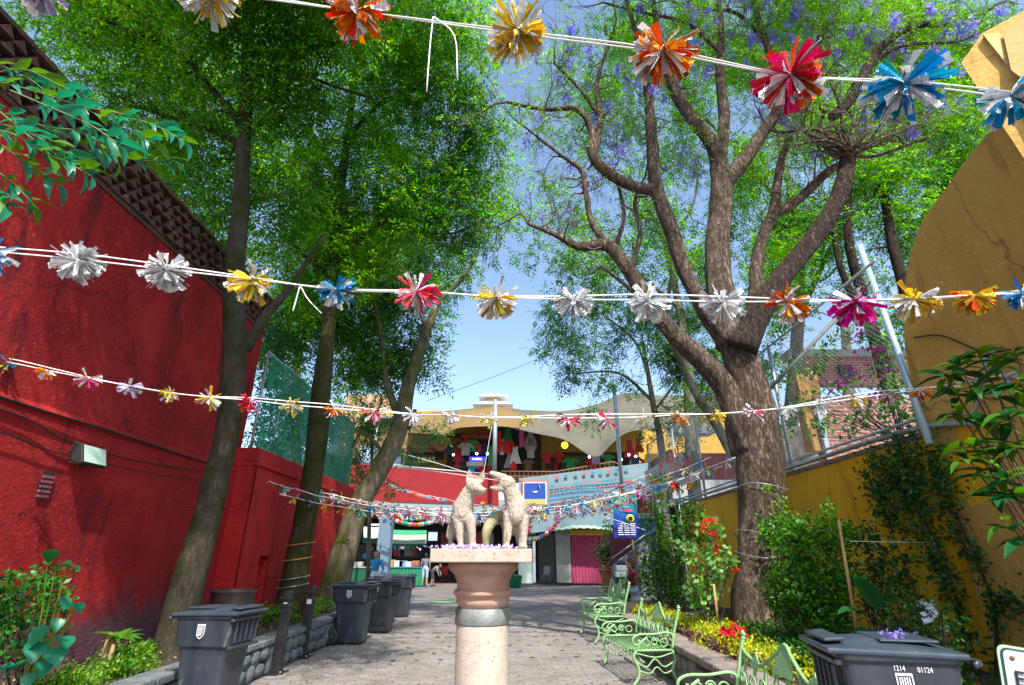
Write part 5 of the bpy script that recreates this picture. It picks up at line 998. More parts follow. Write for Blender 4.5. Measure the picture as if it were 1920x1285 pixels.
def wolf(which, prims, ears, extra=()):
    WS = 1.05 * .00413 / .00413
    t = thing('coyote_statue', which, 'statue', (PX, PY - .18, zt)); sc2 = 238 and 1.10
    o = sculpt('body', prims, M['fur'], t, .0062, 2); t.scale = (sc2,) * 3
    d = o.modifiers.new('fur', 'DISPLACE'); tx = bpy.data.textures.new('fur_relief', 'CLOUDS'); tx.noise_scale = .016; d.texture = tx; d.strength = .0075; d.mid_level = .5
    bake(o); [setattr(p, 'use_smooth', True) for p in o.data.polygons]
    for i, (a, bq, c) in enumerate(ears):                      # ear: base point, tip, width
        e = MB(); A, T = Vector(a), Vector(bq); T = A + (T - A) * 1.22; w_ = Vector((c * 1.15, 0, 0)) ; th = Vector((0, .02, 0)); m = A.lerp(T, .45)
        e.add([A - w_, A + w_, m + w_ * .95, T, m - w_ * .95, A - w_ + th, A + w_ + th, m + w_ * .95 + th, T + th, m - w_ * .95 + th, A.lerp(T, .3) + th * .6], [(0, 1, 10), (1, 2, 10), (2, 3, 10), (3, 4, 10), (4, 0, 10), (9, 8, 7, 6, 5), (0, 5, 6, 1), (1, 6, 7, 2), (2, 7, 8, 3), (3, 8, 9, 4), (4, 9, 5, 0)])
        q = e.build('ear', M['fur'], t); bevel(q, .004, 2)
    for nm, mm, fn in extra: q = MB(); fn(q); q.build(nm, mm, t)
    return t
def paw(x, y): return [('e', (x - .014, y - .02, .014), .016, (1, 1.5, .9)), ('e', (x, y - .024, .014), .016, (1, 1.6, .9)), ('e', (x + .014, y - .02, .014), .016, (1, 1.5, .9)), ('e', (x, y, .018), .026, (1, 1.1, .8))]
Lp = [('e', (-.150, .04, .245), .085, (.92, 1.05, 1.15)), ('c', (-.150, .03, .28), .078, (-.115, .0, .37), .055), ('c', (-.115, 0, .37), .055, (-.078, -.02, .415), .05),
      ('e', (-.072, -.03, .424), .060, (1.02, .95, .95)), ('c', (-.055, -.05, .408), .042, (-.004, -.085, .386), .025), ('e', (.008, -.094, .392), .016, (1.2, 1, .8)), ('c', (-.045, -.05, .385), .034, (-.008, -.08, .370), .017), ('e', (-.1, -.01, .39), .04, (1, 1, 1.1)),
      ('c', (-.186, .02, .21), .045, (-.168, .0, .135), .031), ('c', (-.168, 0, .135), .031, (-.156, -.01, .03), .021), ('c', (-.095, .0, .20), .042, (-.080, -.01, .125), .031), ('c', (-.08, -.01, .125), .031, (-.070, -.015, .03), .022),
      ('c', (-.155, .06, .24), .08, (-.185, .20, .20), .075), ('e', (-.19, .24, .15), .085, (.9, 1, 1.1)), ('c', (-.235, .23, .14), .05, (-.25, .16, .09), .03), ('c', (-.25, .20, .10), .022, (-.245, .17, .03), .016), ('c', (-.14, .24, .13), .05, (-.13, .2, .03), .025), ('c', (-.2, .3, .12), .03, (-.12, .34, .02), .02)] + paw(-.152, -.015) + paw(-.066, -.02) + paw(-.245, .15) + paw(-.13, .17)
eye = lambda x, y, z: (lambda q: (q.sphere((x, y, z), .010, 8, sc3=(1.7, .6, .5))))
wolf('left coyote statue with pricked ears, its closed muzzle turned to the other', Lp, [((-.104, -.01, .452), (-.110, -.012, .532), .023), ((-.034, -.02, .452), (-.008, -.022, .524), .025)],
     [('eye', M['pink_stone'], eye(-.075, -.082, .432)), ('eye', M['pink_stone'], eye(-.035, -.078, .428)), ('nose', M['pink_stone'], lambda q: q.sphere((.004, -.103, .389), .010, 8, sc3=(1.2, .8, .7)))])
Rp = [('e', (.235, .03, .27), .09, (.92, 1.05, 1.25)), ('c', (.225, .02, .32), .075, (.195, .0, .39), .058), ('c', (.195, .0, .39), .056, (.175, -.01, .425), .05), ('e', (.168, -.015, .445), .060, (1.12, .9, .95)),
      ('c', (.145, -.02, .478), .036, (.075, -.04, .507), .023), ('e', (.060, -.045, .512), .021, (1.1, 1, .9)), ('c', (.145, -.02, .408), .030, (.080, -.035, .408), .017), ('e', (.064, -.04, .411), .016, (1.3, 1, .8)),
      ('c', (.185, .01, .22), .046, (.178, .0, .13), .032), ('c', (.178, .0, .13), .032, (.168, -.01, .03), .022), ('c', (.285, .01, .2), .045, (.290, .0, .12), .03), ('c', (.290, .0, .12), .03, (.288, -.01, .03), .021),
      ('c', (.235, .07, .25), .075, (.215, .22, .22), .07), ('e', (.20, .26, .18), .08, (1, 1, 1.1)), ('c', (.17, .27, .15), .04, (.16, .22, .03), .025), ('c', (.26, .27, .15), .045, (.27, .23, .03), .028), ('e', (.24, -.03, .235), .055, (1, .7, 1.3))] + paw(.165, -.015) + paw(.287, -.015) + paw(.16, .2) + paw(.27, .21)
def teeth(q):
    for x in (.085, .1, .115): q.lathe([(.004, 0), (.0008, -.012)], 6, c=(x, -.058, .476)); q.lathe([(.0008, .012), (.004, 0)], 6, c=(x, -.05, .424))
def tail(q): q.tube([tuple(p) for p in catmull([(.16, .22, .235, .03), (.10, .16, .225, .042), (.045, .11, .175, .042), (.02, .09, .11, .034), (.018, .08, .05, .026), (.02, .07, .006, .02)], 5)], seg=14)
wolf('right coyote statue howling with open jaws and ears laid back', Rp, [((.205, -.01, .474), (.285, .012, .462), .022), ((.195, .03, .488), (.262, .05, .494), .019)],
     [('mouth_lining', mat('shade_dark_mouth', (.14, .06, .045), .8), lambda q: q.sphere((.14, -.03, .44), .034, 10, sc3=(1.2, .6, .7))), ('tooth', M['fur'], teeth), ('eye', M['pink_stone'], eye(.155, -.062, .462)),  # dark reddish fill, the open mouth's shade is put into its colour
      ('tail', mat('mossy_carved_stone', (.45, .40, .24), .85, c2=(.12, .13, .04), scale=9, bump=.6, bscale=50), tail)])

# ================================================================ WHEELED BINS, BOLLARDS, DRUM
def rrect(w_, d, r, n=4):
    out = []
    for cx, cy, a0 in ((w_ / 2 - r, d / 2 - r, 0), (-w_ / 2 + r, d / 2 - r, 90), (-w_ / 2 + r, -d / 2 + r, 180), (w_ / 2 - r, -d / 2 + r, 270)):
        for i in range(n + 1): a = R(a0 + 90 * i / n); out.append((cx + r * math.cos(a), cy + r * math.sin(a)))
    return out
def loft(mb, secs, mi=0):
    vs = []; n = len(secs[0][0]); fs = []
    for poly_, z, ox in secs: vs += [(x + ox, y, z + (zz if (zz := 0) else 0)) for x, y in poly_]
    for i in range(len(secs) - 1):
        for k in range(n): a, b_ = i * n + k, i * n + (k + 1) % n; fs.append((a, b_, b_ + n, a + n))
    fs += [tuple(range(n))[::-1], tuple(range((len(secs) - 1) * n, len(secs) * n))]; mb.add(vs, fs, mi, False)
shield = [(-.05, .06), (.05, .06), (.05, -.03), (.035, -.055), (0, -.075), (-.035, -.055), (-.05, -.03)]
def make_bin(label, loc, rz, side, fine=True, extra=None):
    """front faces local +x; wheels at -x; 'side' (+1/-1) is the local y side carrying the crest"""
    t = thing('wheeled_bin', label, 'bin', loc, rz, 'dark wheeled bins along the alley')
    b = MB(); loft(b, [(rrect(.50, .42, .06), .03, .04), (rrect(.54, .45, .07), .35, .03), (rrect(.60, .49, .07), .66, .02), (rrect(.63, .51, .07), .72, .015), (rrect(.68, .56, .07), .74, .01), (rrect(.72, .60, .07), .98, 0), (rrect(.76, .64, .06), 1.0, 0), (rrect(.76, .64, .06), 1.03, 0)])
    o = b.build('body', M['bin'], t); bevel(o, .008, 2)
    for k in range(5): b = MB(); b.bbox((.385, -.2 + k * .1, .865), (.03, .022, .2)); o = b.build('front_rib', M['bin'], t); bevel(o, .008)
    b = MB(); b.bbox((.375, 0, .73), (.05, .56, .03)); b.bbox((.375, 0, .985), (.06, .6, .03)); o = b.build('grip_rail', M['bin'], t); bevel(o, .01)
    b = MB(); nx, ny = 8, 6; vs = []                            # lid, domed, with raised panel and front lip
    for j in range(ny + 1):
        for i in range(nx + 1):
            x, y = -.40 + .84 * i / nx, -.335 + .67 * j / ny; e = min(1, 3.2 * min(i / nx, 1 - i / nx)) * min(1, 3.2 * min(j / ny, 1 - j / ny)); vs.append((x, y, 1.045 + .035 * e + .012 * (i / nx)))
    n_ = len(vs); vs += [(x, y, z - .03) for x, y, z in vs]; q = lambda i, j, o_=0: j * (nx + 1) + i + o_
    fs = [(q(i, j), q(i + 1, j), q(i + 1, j + 1), q(i, j + 1)) for j in range(ny) for i in range(nx)] + [(q(i, j, n_), q(i, j + 1, n_), q(i + 1, j + 1, n_), q(i + 1, j, n_)) for j in range(ny) for i in range(nx)]
    fs += [(q(i, 0), q(i, 0, n_), q(i + 1, 0, n_), q(i + 1, 0)) for i in range(nx)] + [(q(i, ny), q(i + 1, ny), q(i + 1, ny, n_), q(i, ny, n_)) for i in range(nx)] + [(q(0, j), q(0, j + 1), q(0, j + 1, n_), q(0, j, n_)) for j in range(ny)] + [(q(nx, j), q(nx, j, n_), q(nx, j + 1, n_), q(nx, j + 1)) for j in range(ny)]
    b.add(vs, fs, 0, False); lid = b.build('lid', M['binlid'], t); bevel(lid, .01, 2)
    b = MB(); b.bbox((.35, 0, 1.088), (.13, .46, .018), ry=R(4)); b.bbox((-.12, 0, 1.086), (.36, .42, .014)); h_ = b.build('lid_panel', M['binlid'], lid); bevel(h_, .012, 2)
    b = MB(); b.tube([(-.42, -.3, .99), (-.47, -.27, 1.0), (-.47, .27, 1.0), (-.42, .3, .99)], .017, 7); b.build('handle', M['bin'], t)
    for s in (-1, 1):
        wb = MB(); wb.lathe([(.06, -.028), (.125, -.03), (.14, -.018), (.14, .018), (.125, .03), (.06, .028)], 22, axis='Y'); wl = wb.build('wheel', M['rubber'], t, (-.26, s * .275, .14))
        wb = MB(); wb.lathe([(.01, -.032), (.03, -.034), (.03, .034), (.01, .032)], 12, axis='Y'); wb.lathe([(.092, -.026), (.10, -.033), (.104, -.026), (.104, .026), (.10, .033), (.092, .026)], 20, axis='Y')
        for k in range(7): a = k * 2 * PI / 7; wb.tube([(.025 * math.cos(a), 0, .025 * math.sin(a)), (.098 * math.cos(a), 0, .098 * math.sin(a))], .010, 5)
        wb.build('rim', M['bin'], wl)
        b = MB(); b.tube([(-.26 + .165 * math.cos(a), s * .262, .14 + .165 * math.sin(a)) for a in np.linspace(-.5, 2.7, 12)], .012, 5); b.build('wheel_arch', M['bin'], t)
    if side:
        yy = side * .3; ax = (-side, 0, 0) if side > 0 else (1, 0, 0); cr = Vector((0.0, side * .297, .885))
        b = MB(); b.prism(shield, (0, side * .003, 0), origin=cr, ax=ax); c_ = b.build('crest', M['white'], t)
        b = MB(); inner = [(x * .84, y * .84 - .002) for x, y in shield]; b.prism(inner, (0, side * .0012, 0), origin=cr + Vector((0, side * .0032, 0)), ax=ax); b.build('crest_field', M['bin'], c_)
        b = MB()
        for i in range(5): b.box((-.033 + i * .014, 0, .0) , (-.026 + i * .014, .0012, .042))
        for i in range(4): b.box((-.034, 0, -.012 - i * .011), (.034 - i * .006, .0012, -.006 - i * .011))
        b.v = [(cr.x + x * ax[0], cr.y + side * .0046 + side * y, cr.z + z) for x, y, z in b.v]; tag(b.build('crest_figure', M['white'], c_), kind='stuff')
    if extra: extra(t)
    t.scale = (.95, .95, .95); return t
b1 = gr(340, 1150, 1.08); YB = 4.75
make_bin('nearest left bin with white shield crest facing the camera', (-2.96, 5.9, 0), R(-8), -1).scale = (.82, .82, .94)
b2 = gr(650, 1215); make_bin('second left bin showing its crest and one spoked wheel behind the bollards', (-3.02, 11.0, 0), R(-4), -1)
make_bin('third left bin with pale scuffed edge, half hidden behind the second', (-2.88, 12.55, 0), R(-6), -1)
make_bin('fourth left bin standing apart, nearest the seated woman in blue', (-3.05, 15.6, 0), R(4), -1)
make_bin('fifth left bin squeezed between the third and the fourth', (-3.12, 13.9, 0), R(-10), 0)
def plate(t):
    text('1214', .036, M['white'], (.02, .302, .966), (R(90), 0, PI), t); text('01124', .036, M['white'], (-.13, .302, .962), (R(90), 0, PI), t)
make_bin('right bin with sunlit lid handle, white numbers and a crest plate', (2.10, 3.40, 0), R(180 - 12), 1, extra=plate).scale = (.80, .80, .985)
n = 26; P = np.column_stack([rng.normal(2.15, .05, n), rng.normal(3.32, .02, n), rng.uniform(1.085, 1.10, n)]); tag(link('fallen_petals', leaf_mesh('fallen_petals', P, rnd_dirs(n), rnd_dirs(n, 1), .03, .02, [M['violet']])), 'few violet petals lying on the lid of the right bin', 'petals', kind='stuff')
def bollard(label, p, lean, sticker):
    t = thing('bollard', label, 'bollard', p, 0, 'black posts beside the bins')
    b = MB(); loft(b, [(rrect(.12, .12, .012), .012, 0), (rrect(.12, .12, .012), .84, 0), (rrect(.10, .10, .012), .86, 0), (rrect(.10, .10, .012), .90, 0), (rrect(.13, .13, .02), .92, 0), (rrect(.12, .12, .03), 1.0, 0), (rrect(.07, .07, .02), 1.04, 0)]); o = b.build('shaft', M['black'], t); bevel(o, .006)
    b = MB(); b.bbox((-.03, 0, .006), (.34, .26, .012)); b.build('base_plate', M['black'], t)
    for x in (-.16, .1):
        for y in (-.09, .09): q = MB(); q.lathe([(.014, 0), (.014, .022), (.004, .026)], 6, c=(x, y, .012)); q.build('bolt', M['steel'], t)
    b = MB(); b.bbox((.0, -.0645, sticker[0]), (sticker[1], .003, sticker[2]), rx=0); b.build('sticker', M['white'], t)
    b = MB(); b.tube([(-.07, -.02, .93), (-.12, -.02, .93)], .02, 8); b.build('side_knob', M['black'], t)
    t.rotation_euler = (0, lean, 0)
bollard('nearer black square bollard with a small pale label near its top', gr(516, 1262), R(1.5), (.87, .05, .02))
bollard('farther black bollard with a torn white sticker', gr(566, 1232), R(1.5), (.80, .075, .07))
t = thing('oil_drum', 'dark open metal drum behind the nearest left bin', 'drum', (-4.05, 8.35, .38)); b = MB(); b.lathe([(.29, 0), (.3, .02), (.29, .04), (.29, .28), (.305, .3), (.29, .32), (.29, .62), (.31, .64), (.31, .66), (.275, .66), (.275, .05), (.01, .04)], 26); b.build('shell', mat('rusty_dark_drum', (.04, .045, .045), .6, c2=(.1, .06, .04), scale=6), t)

# ================================================================ GREEN CAST IRON BENCHES
def bench(label, loc, rz):
    """seat faces local -x, length along y"""
    t = thing('iron_bench', label, 'bench', loc, rz, 'pale green cast iron benches'); L = 1.36; G_ = M['iron_green']
    def tb(nm, paths, r, seg=6, par=None):
        q = MB()
        for p in paths: q.tube([tuple(c) for c in catmull([(*c, r) if len(c) == 3 else c for c in p], 4)], seg=seg)
        return q.build(nm, G_, par or t)
    for k in range(9): tb('seat_slat', [[(-.27 + k * .06, -L / 2, .44 - .012 * math.sin(k / 8 * PI)), (-.27 + k * .06, L / 2, .44 - .012 * math.sin(k / 8 * PI))]], .011, 6)
    for s in (-1, 1):
        y = s * L / 2
        tb('leg', [[(-.27, y, .45), (-.31, y, .36), (-.25, y, .22), (-.27, y, .1), (-.34, y, .015)]], .02); tb('leg', [[(.24, y, .45), (.27, y, .33), (.22, y, .2), (.27, y, .08), (.36, y, .015)]], .02)
        tb('leg_brace', [[(-.27, y, .3), (-.14, y, .24), (-.02, y, .34), (.1, y, .24), (.24, y, .3)], [(-.26, y, .2), (-.1, y, .16), (0, y, .24), (.1, y, .16), (.23, y, .2)], [(-.28, y, .42), (0, y, .36), (.25, y, .42)]], .010)
        tb('side_rail', [[(-.29, y, .45), (.24, y, .45)]], .017)
        tb('armrest', [[(.24, y, .45), (.27, y, .62), (.2, y, .68), (0, y, .66), (-.2, y, .66), (-.3, y, .61), (-.29, y, .53), (-.22, y, .53), (-.22, y, .59)], [(-.26, y, .45), (-.2, y, .55), (-.1, y, .62)]], .016)
        tb('arm_scroll', [[(.0 + .055 * math.cos(a) * (1 - a / 14), y, .56 + .055 * math.sin(a) * (1 - a / 14)) for a in np.linspace(0, 9, 16)], [(.13 + .05 * math.cos(a), y, .55 + .05 * math.sin(a)) for a in np.linspace(0, 6.3, 12)], [(-.12 + .045 * math.cos(a), y, .55 + .045 * math.sin(a)) for a in np.linspace(0, 6.3, 12)]], .009)
        tb('end_post', [[(.24, y, .45), (.29, y, .68), (.36, y * 1.01, .9), (.38, y * 1.01, .96)]], .020); q = MB(); q.sphere((.385, y * 1.01, .975), .026, 8); q.lathe([(.02, 0), (.03, .02), (.004, .06)], 8, c=(.39, y * 1.01, .99)); q.build('finial', G_, t)
    tb('lower_back_rail', [[(.25, -L / 2, .50), (.25, L / 2, .50)], [(.275, -L / 2, .60), (.275, L / 2, .60)]], .011)
    top = lambda y: .80 + .0 + .22 * max(0, 1 - abs(y) / .34) ** 1.2 + .08 * (abs(y) / (L / 2)) ** 4
    tb('crest_rail', [[(.24 + (top(y) - .45) * .28, y, top(y)) for y in np.linspace(-L / 2, L / 2, 17)]], .016)
    for i in range(16):                                        # interlaced spindles
        y = -L / 2 + L * (i + .5) / 16; zt_ = top(y); s = 1 if i % 2 else -1
        tb('back_spindle', [[(.25, y, .5), (.27, y + s * .035, .58), (.24 + (zt_ * .5 + .3 - .45) * .28, y - s * .03, zt_ * .5 + .3), (.24 + (zt_ - .45) * .28, y + s * .005, zt_)]], .0085, 5)
    for i in range(8): y = -L / 2 + L * (i + .5) / 8; tb('back_ring', [[(.285, y + .045 * math.cos(a), .66 + .045 * math.sin(a)) for a in np.linspace(0, 6.283, 10)]], .007, 5)
    q = MB(); out = [(-.13, 0), (-.15, .05), (-.11, .08), (-.12, .13), (-.07, .14), (-.06, .19), (-.025, .2), (0, .27), (.025, .2), (.06, .19), (.07, .14), (.12, .13), (.11, .08), (.15, .05), (.13, 0)]
    q.prism(out, (.014, 0, 0), ax=(0, 1, 0), ay=(.27, 0, .96), origin=(.32, 0, .78)); o = q.build('crest_leaf', G_, t); bevel(o, .004)
    for sy in (-.42, .42): q = MB(); q.prism([(x * .5, y * .5) for x, y in out], (.012, 0, 0), ax=(0, 1, 0), ay=(.27, 0, .96), origin=(.315, sy, .77)); q.build('crest_leaf', G_, t)
    q = MB()
    for i in range(10): y = -L / 2 + L * (i + .5) / 10; q.tube([(-.29, y - .06, .43), (-.29, y - .03, .385), (-.29, y, .40), (-.29, y + .03, .385), (-.29, y + .06, .43)], .008, 5)
    tag(q.build('front_tracery', G_, t), kind='stuff'); return t
bench('sunlit pale green bench in front of the planter, casting a striped shadow', (1.74, 8.25, 0), R(7)).scale = (.94, 1, .86)
bench('half shaded green bench just beyond the sunlit one', (1.80, 11.55, 0), R(4))
bench('nearest green bench, only its crested back showing left of the right bin', (1.70, 4.46, 0), R(3)).scale = (.9, .97, .86)
bench('darkest farthest green bench under the seated person', (3.15, 17.3, 0), R(-28))

# ================================================================ FOIL GARLANDS
def flower_mesh(R_, n, cols, seed, down=.55, wseg=True):
    rg = random.Random(seed); b = MB()
    for i in range(n):
        th = rg.uniform(0, 2 * PI); el = rg.gauss(-down * .55, .55); d = Vector((math.cos(th) * math.cos(el), math.sin(th) * math.cos(el) * .75, math.sin(el))); d.normalize()
        L = R_ * rg.uniform(.72, 1.1); w_ = R_ * rg.uniform(.07, .15); s = d.cross(Vector((rg.gauss(0, 1), rg.gauss(0, 1), rg.gauss(0, 1)))).normalized(); u = s.cross(d)
        k = rg.uniform(-.12, .12) * R_; tw = rg.uniform(-.7, .7); s2 = (s * math.cos(tw) + u * math.sin(tw))
        p0, p1, p2 = d * R_ * .04, d * L * .55 + u * k, d * L + u * (k * .4) + Vector((0, 0, -.06 * R_)); mi = 0 if rg.random() < .62 else 1
        b.add([p0 - s * w_ * .22, p0 + s * w_ * .22, p1 + s * w_ * .8, p2 + s2 * w_ * 1.05, p2 - s2 * w_ * 1.05, p1 - s * w_ * .8, p1 + u * w_ * .25, p2 + u * w_ * .2], [(0, 1, 2, 6), (0, 6, 5), (6, 2, 3, 7), (5, 6, 7, 4)], mi)
    if n > 14: b.sphere((0, 0, 0), R_ * .09, 6, 1)
    return b.mesh('foil_flower', [FOIL[c] for c in cols])
def garland(label, pts, R_, cols, n, mats_pool=None, strands=1, nvar=None, sr=.006, tails=(), order='nearest'):
    """pts: flower places along the string; cols: colour pair per flower"""
    c0 = sum(pts, Vector()) / len(pts); t = thing('foil_garland', label, 'garland', c0, 0, 'foil flower garlands strung across the alley')
    ends = [pts[0] + (pts[0] - pts[1]) * .8] + pts + [pts[-1] + (pts[-1] - pts[-2]) * .8]; b = MB()
    sm = [tuple(q) for q in catmull([(*(p - c0), sr) for p in ends], 4)]; b.tube(sm, seg=5, cap=False); b.build('string', M['string'], t)
    if strands > 1: b = MB(); b.tube([(x, y + .01, z + .018 + .022 * math.sin(i * .21), r) for i, (x, y, z, r) in enumerate(sm)], seg=5, cap=False); b.build('string', M['string'], t)
    for i, (p, c) in enumerate(zip(pts, cols)):
        if nvar: key = (nvar, c, i % 3); me = garland.cache.get(key) or garland.cache.setdefault(key, flower_mesh(R_, n, c, hash(i % 3) + 5 * len(garland.cache)))
        else: me = flower_mesh(R_, n, c, i * 17 + int(R_ * 1e4) + len(pts))
        o = link('foil_flower', me, t, p - c0 + Vector((0, -.01, -.01))); o.rotation_euler = (random.uniform(-.25, .25), random.uniform(-.3, .3), random.uniform(0, 6.28) if nvar else random.uniform(-.3, .3)); o.scale = (random.uniform(.84, 1.1),) * 3; o['label'] = f'{c[0]} and {c[1]} foil flower' if c[0] != c[1] else f'{c[0]} foil flower'
    for q in tails: b = MB(); b.tube([tuple(x) for x in catmull([(*(p - c0), sr * .9) for p in q], 4)], seg=4); b.build('string_end', M['string'], t)
    return t
garland.cache = {}
def GP(Y, pts): return [at(u, v, Y) for u, v in pts]
S, Gd, Rd, Bl, Or, Pk = 'silver', 'gold', 'red', 'blue', 'orange', 'pink'
Y1, Y2, Y3 = 1.25, 2.5, 4.9
garland('nearest garland of large foil flowers crossing the top of the picture', GP(Y1, [(-210, -70), (80, -28), (400, -12), (672, 22), (968, 58), (1240, 92), (1478, 140), (1692, 158), (1888, 182), (2120, 215)]), .118,
        [(S, S), (S, 'lilac'), (S, Gd), (Or, S), (Gd, S), (Or, S), (Rd, S), (Bl, S), (S, 'blue'), (Gd, S)], 84, strands=2, sr=.003, tails=[[at(812, 32, Y1 - .01), at(806, 90, Y1), at(800, 172, Y1)], [at(814, 32, Y1 - .01), at(852, 68, Y1), at(858, 150, Y1)]])
garland('second garland of middle sized foil flowers at the height of the tree fork', GP(Y2, [(-10, 472), (150, 487), (315, 506), (475, 524), (633, 542), (782, 546), (930, 557), (1075, 562), (1213, 563), (1352, 566), (1476, 566), (1600, 564), (1712, 560), (1823, 554), (1912, 550), (2030, 540)]), .122,
        [(S, Bl), (S, S), (S, S), (Gd, S), (Bl, S), (Pk, S), (Gd, S), (S, S), (S, S), (S, S), (Or, S), ('magenta', S), (Gd, S), (Gd, Or), (Bl, S), (S, S)], 70, strands=2, sr=.0045, tails=[[at(562, 538, Y2 - .01), at(556, 560, Y2), at(549, 584, Y2)], [at(564, 538, Y2 - .01), at(578, 562, Y2), at(603, 588, Y2)]])
garland('third garland of small foil flowers sagging above the market tents', GP(Y3, [(-60, 668), (18, 680), (90, 695), (167, 710), (245, 724), (322, 737), (395, 745), (470, 751), (548, 760), (628, 766), (702, 772), (775, 777), (846, 779), (916, 783), (992, 784), (1066, 784), (1138, 784), (1208, 782), (1275, 778), (1345, 776), (1410, 771), (1475, 765), (1537, 757), (1600, 748), (1662, 739), (1722, 732), (1776, 722), (1831, 712), (1885, 703), (1945, 694)]), .112,
        [(S, Gd), (Gd, Bl), (Or, S), (S, Pk), (S, 'lilac'), (Gd, S), (Gd, S), (Rd, Pk), (Gd, S), (Or, S), (S, Pk), (S, S), (S, S), (S, Gd), (Gd, S), (Pk, S), (S, Pk), (S, Gd), (Or, S), (Gd, Gd), (S, Pk), (S, S), (S, S), (Gd, S), (Rd, S), (Or, S), (S, Gd), (S, Pk), (S, S), (S, S)], 34, strands=2, sr=.0055)
pool = [(S, S), (S, 'lilac'), (Bl, S), (Or, S), (Pk, S), (Gd, S), ('green', S), (Rd, S), ('magenta', S), (S, Bl), (Bl, Bl), (Or, Gd)]
far = [  # left end (u,v), middle v, right end (u,v), depth, n, description
    ((432, 878), 962, (1392, 852), 10.2, 30, 'fourth garland, highest of the far ones, ending right at the jacaranda trunk'), ((428, 899), 968, (1330, 880), 10.8, 30, 'fifth garland, starting lowest on the near edge of the lower red wall'),
    ((540, 905), 956, (1310, 868), 13, 28, 'far garland reaching the fence beside the hand lettered banner'), ((560, 905), 972, (1290, 905), 13.6, 28, 'far garland passing just over the pole banner'),
    ((600, 915), 965, (1280, 885), 15.5, 28, 'far garland leaving the red wall next to the small floodlight'), ((610, 925), 975, (1260, 915), 16.5, 28, 'far garland crossing the crescent moon picture'),
    ((640, 930), 960, (1240, 880), 18, 30, 'far garland crossing the red parapet'), ((640, 935), 972, (1230, 905), 19, 30, 'far garland running across the foot of the red parapet'), ((655, 938), 978, (1225, 925), 20.5, 32, 'far garland touching the top of the stair parapet'),
    ((655, 945), 968, (1215, 890), 22, 32, 'far garland crossing the printed lines of the long banner'), ((660, 950), 980, (1210, 940), 23.5, 34, 'far garland along the bottom hem of the long banner'), ((662, 930), 955, (1205, 900), 25, 34, 'far garland in front of the blue grey column head'), ((665, 958), 975, (1200, 925), 26.5, 36, 'far garland hanging just under the market slab'), ((720, 905), 950, (1195, 915), 28, 34, 'farthest garland sloping down over the red parapet')]
for (l, vm, r__, Y, n_, lab) in far:
    pts = []
    for i in range(n_):
        t_ = i / (n_ - 1); u = l[0] + (r__[0] - l[0]) * t_; v = l[1] * (1 - t_) + r__[1] * t_ + 4 * t_ * (1 - t_) * (vm - (l[1] + r__[1]) / 2); pts.append(at(u, v + random.uniform(-1.5, 1.5), Y + random.uniform(-.05, .05)))
    garland(lab, pts, .15 if Y < 14 else .19, [random.choice(pool) for _ in pts], 12, nvar='far', sr=.008)
# bead like rosette chains under the market slab
bead = {}
for c in ('silver', 'blue', 'gold', 'pink', 'lilac', 'green', 'orange'): b = MB(); b.lathe([(.01, -.03), (.07, -.035), (.1, -.01), (.1, .01), (.07, .035), (.01, .03)], 10, axis='Y'); b.lathe([(.01, -.045), (.035, -.045), (.035, -.03), (.01, -.03)], 8, mi=1, axis='Y'); bead[c] = b.mesh('rosette', [FOIL[c], cm('dark_centre', (.08, .08, .1))])
def chain_(lab, u0, v0, vm, u1, v1, Y, n_):
    pts = [at(u0 + (u1 - u0) * i / (n_ - 1), v0 * (1 - i / (n_ - 1)) + v1 * i / (n_ - 1) + 4 * (i / (n_ - 1)) * (1 - i / (n_ - 1)) * (vm - (v0 + v1) / 2), Y) for i in range(n_)]
    t = thing('rosette_chain', lab, 'garland', pts[0], 0, 'rosette chains under the market slab'); b = MB(); b.tube([p - pts[0] for p in pts], .008, 4); b.build('string', M['string'], t)
    for p in pts: link('rosette', bead[random.choice(list(bead))], t, p - pts[0] + Vector((0, -.02, 0)))
chain_('uppermost rosette chain left of the coyotes', 730, 958, 966, 808, 960, 26.2, 15); chain_('middle rosette chain left of the coyotes', 730, 965, 973, 806, 968, 26, 13); chain_('lowest rosette chain with a yellow rosette left of the coyotes', 733, 972, 984, 822, 974, 25.8, 16)
chain_('rosette chain falling in a long arc right of the coyotes', 962, 1000, 1008, 1062, 955, 26, 20); chain_('faint rosette chain sloping over the red parapet', 732, 912, 928, 830, 940, 26.4, 8); chain_('rosette chain hanging between the two coyotes', 905, 945, 975, 955, 950, 26, 12)

# ================================================================ PLANTS
def leaf_blade(ln, wd, curl=.25, n=5, heart=False):
    """one broad leaf: folded along its midrib, arching over; base at the origin, pointing along +x"""
    b = MB(); vs = []
    for i in range(n + 1):
        t = i / n; w_ = wd / 2 * (math.sin(PI * min(1, t ** .8 * .97 + .03)) if not heart else math.sin(PI * (t * .72 + .28)) * 1.0); w_ = max(w_, .002) if 0 < i < n else (.002 if not heart or i == n else wd * .3)
        x = ln * t; z = ln * curl * (.6 * t - t * t); vs += [(x, w_, z + w_ * .3), (x, 0, z), (x, -w_, z + w_ * .3)]
    b.add(vs, [(3 * i + k, 3 * i + 3 + k, 3 * i + 4 + k, 3 * i + 1 + k) for i in range(n) for k in (0, 1)], smooth=True); return b
def put_leaf(me, p, d, root, roll=0, s=1):
    d = Vector(d).normalized(); q = d.to_track_quat('X', 'Z') @ __import__('mathutils').Quaternion((1, 0, 0), roll)
    o = link('leaf', me, root, Vector(p) - root.location); o.rotation_mode = 'QUATERNION'; o.rotation_quaternion = q; o.scale = (s, s, s); return o
def stem(root, paths, m='twigA', nm='stem'):
    for p in paths: b = MB(); b.tube([tuple(q) for q in catmull(p, 4)], seg=5, cap=False); o = b.build(nm, M[m] if isinstance(m, str) else m, root); o.location = -root.location
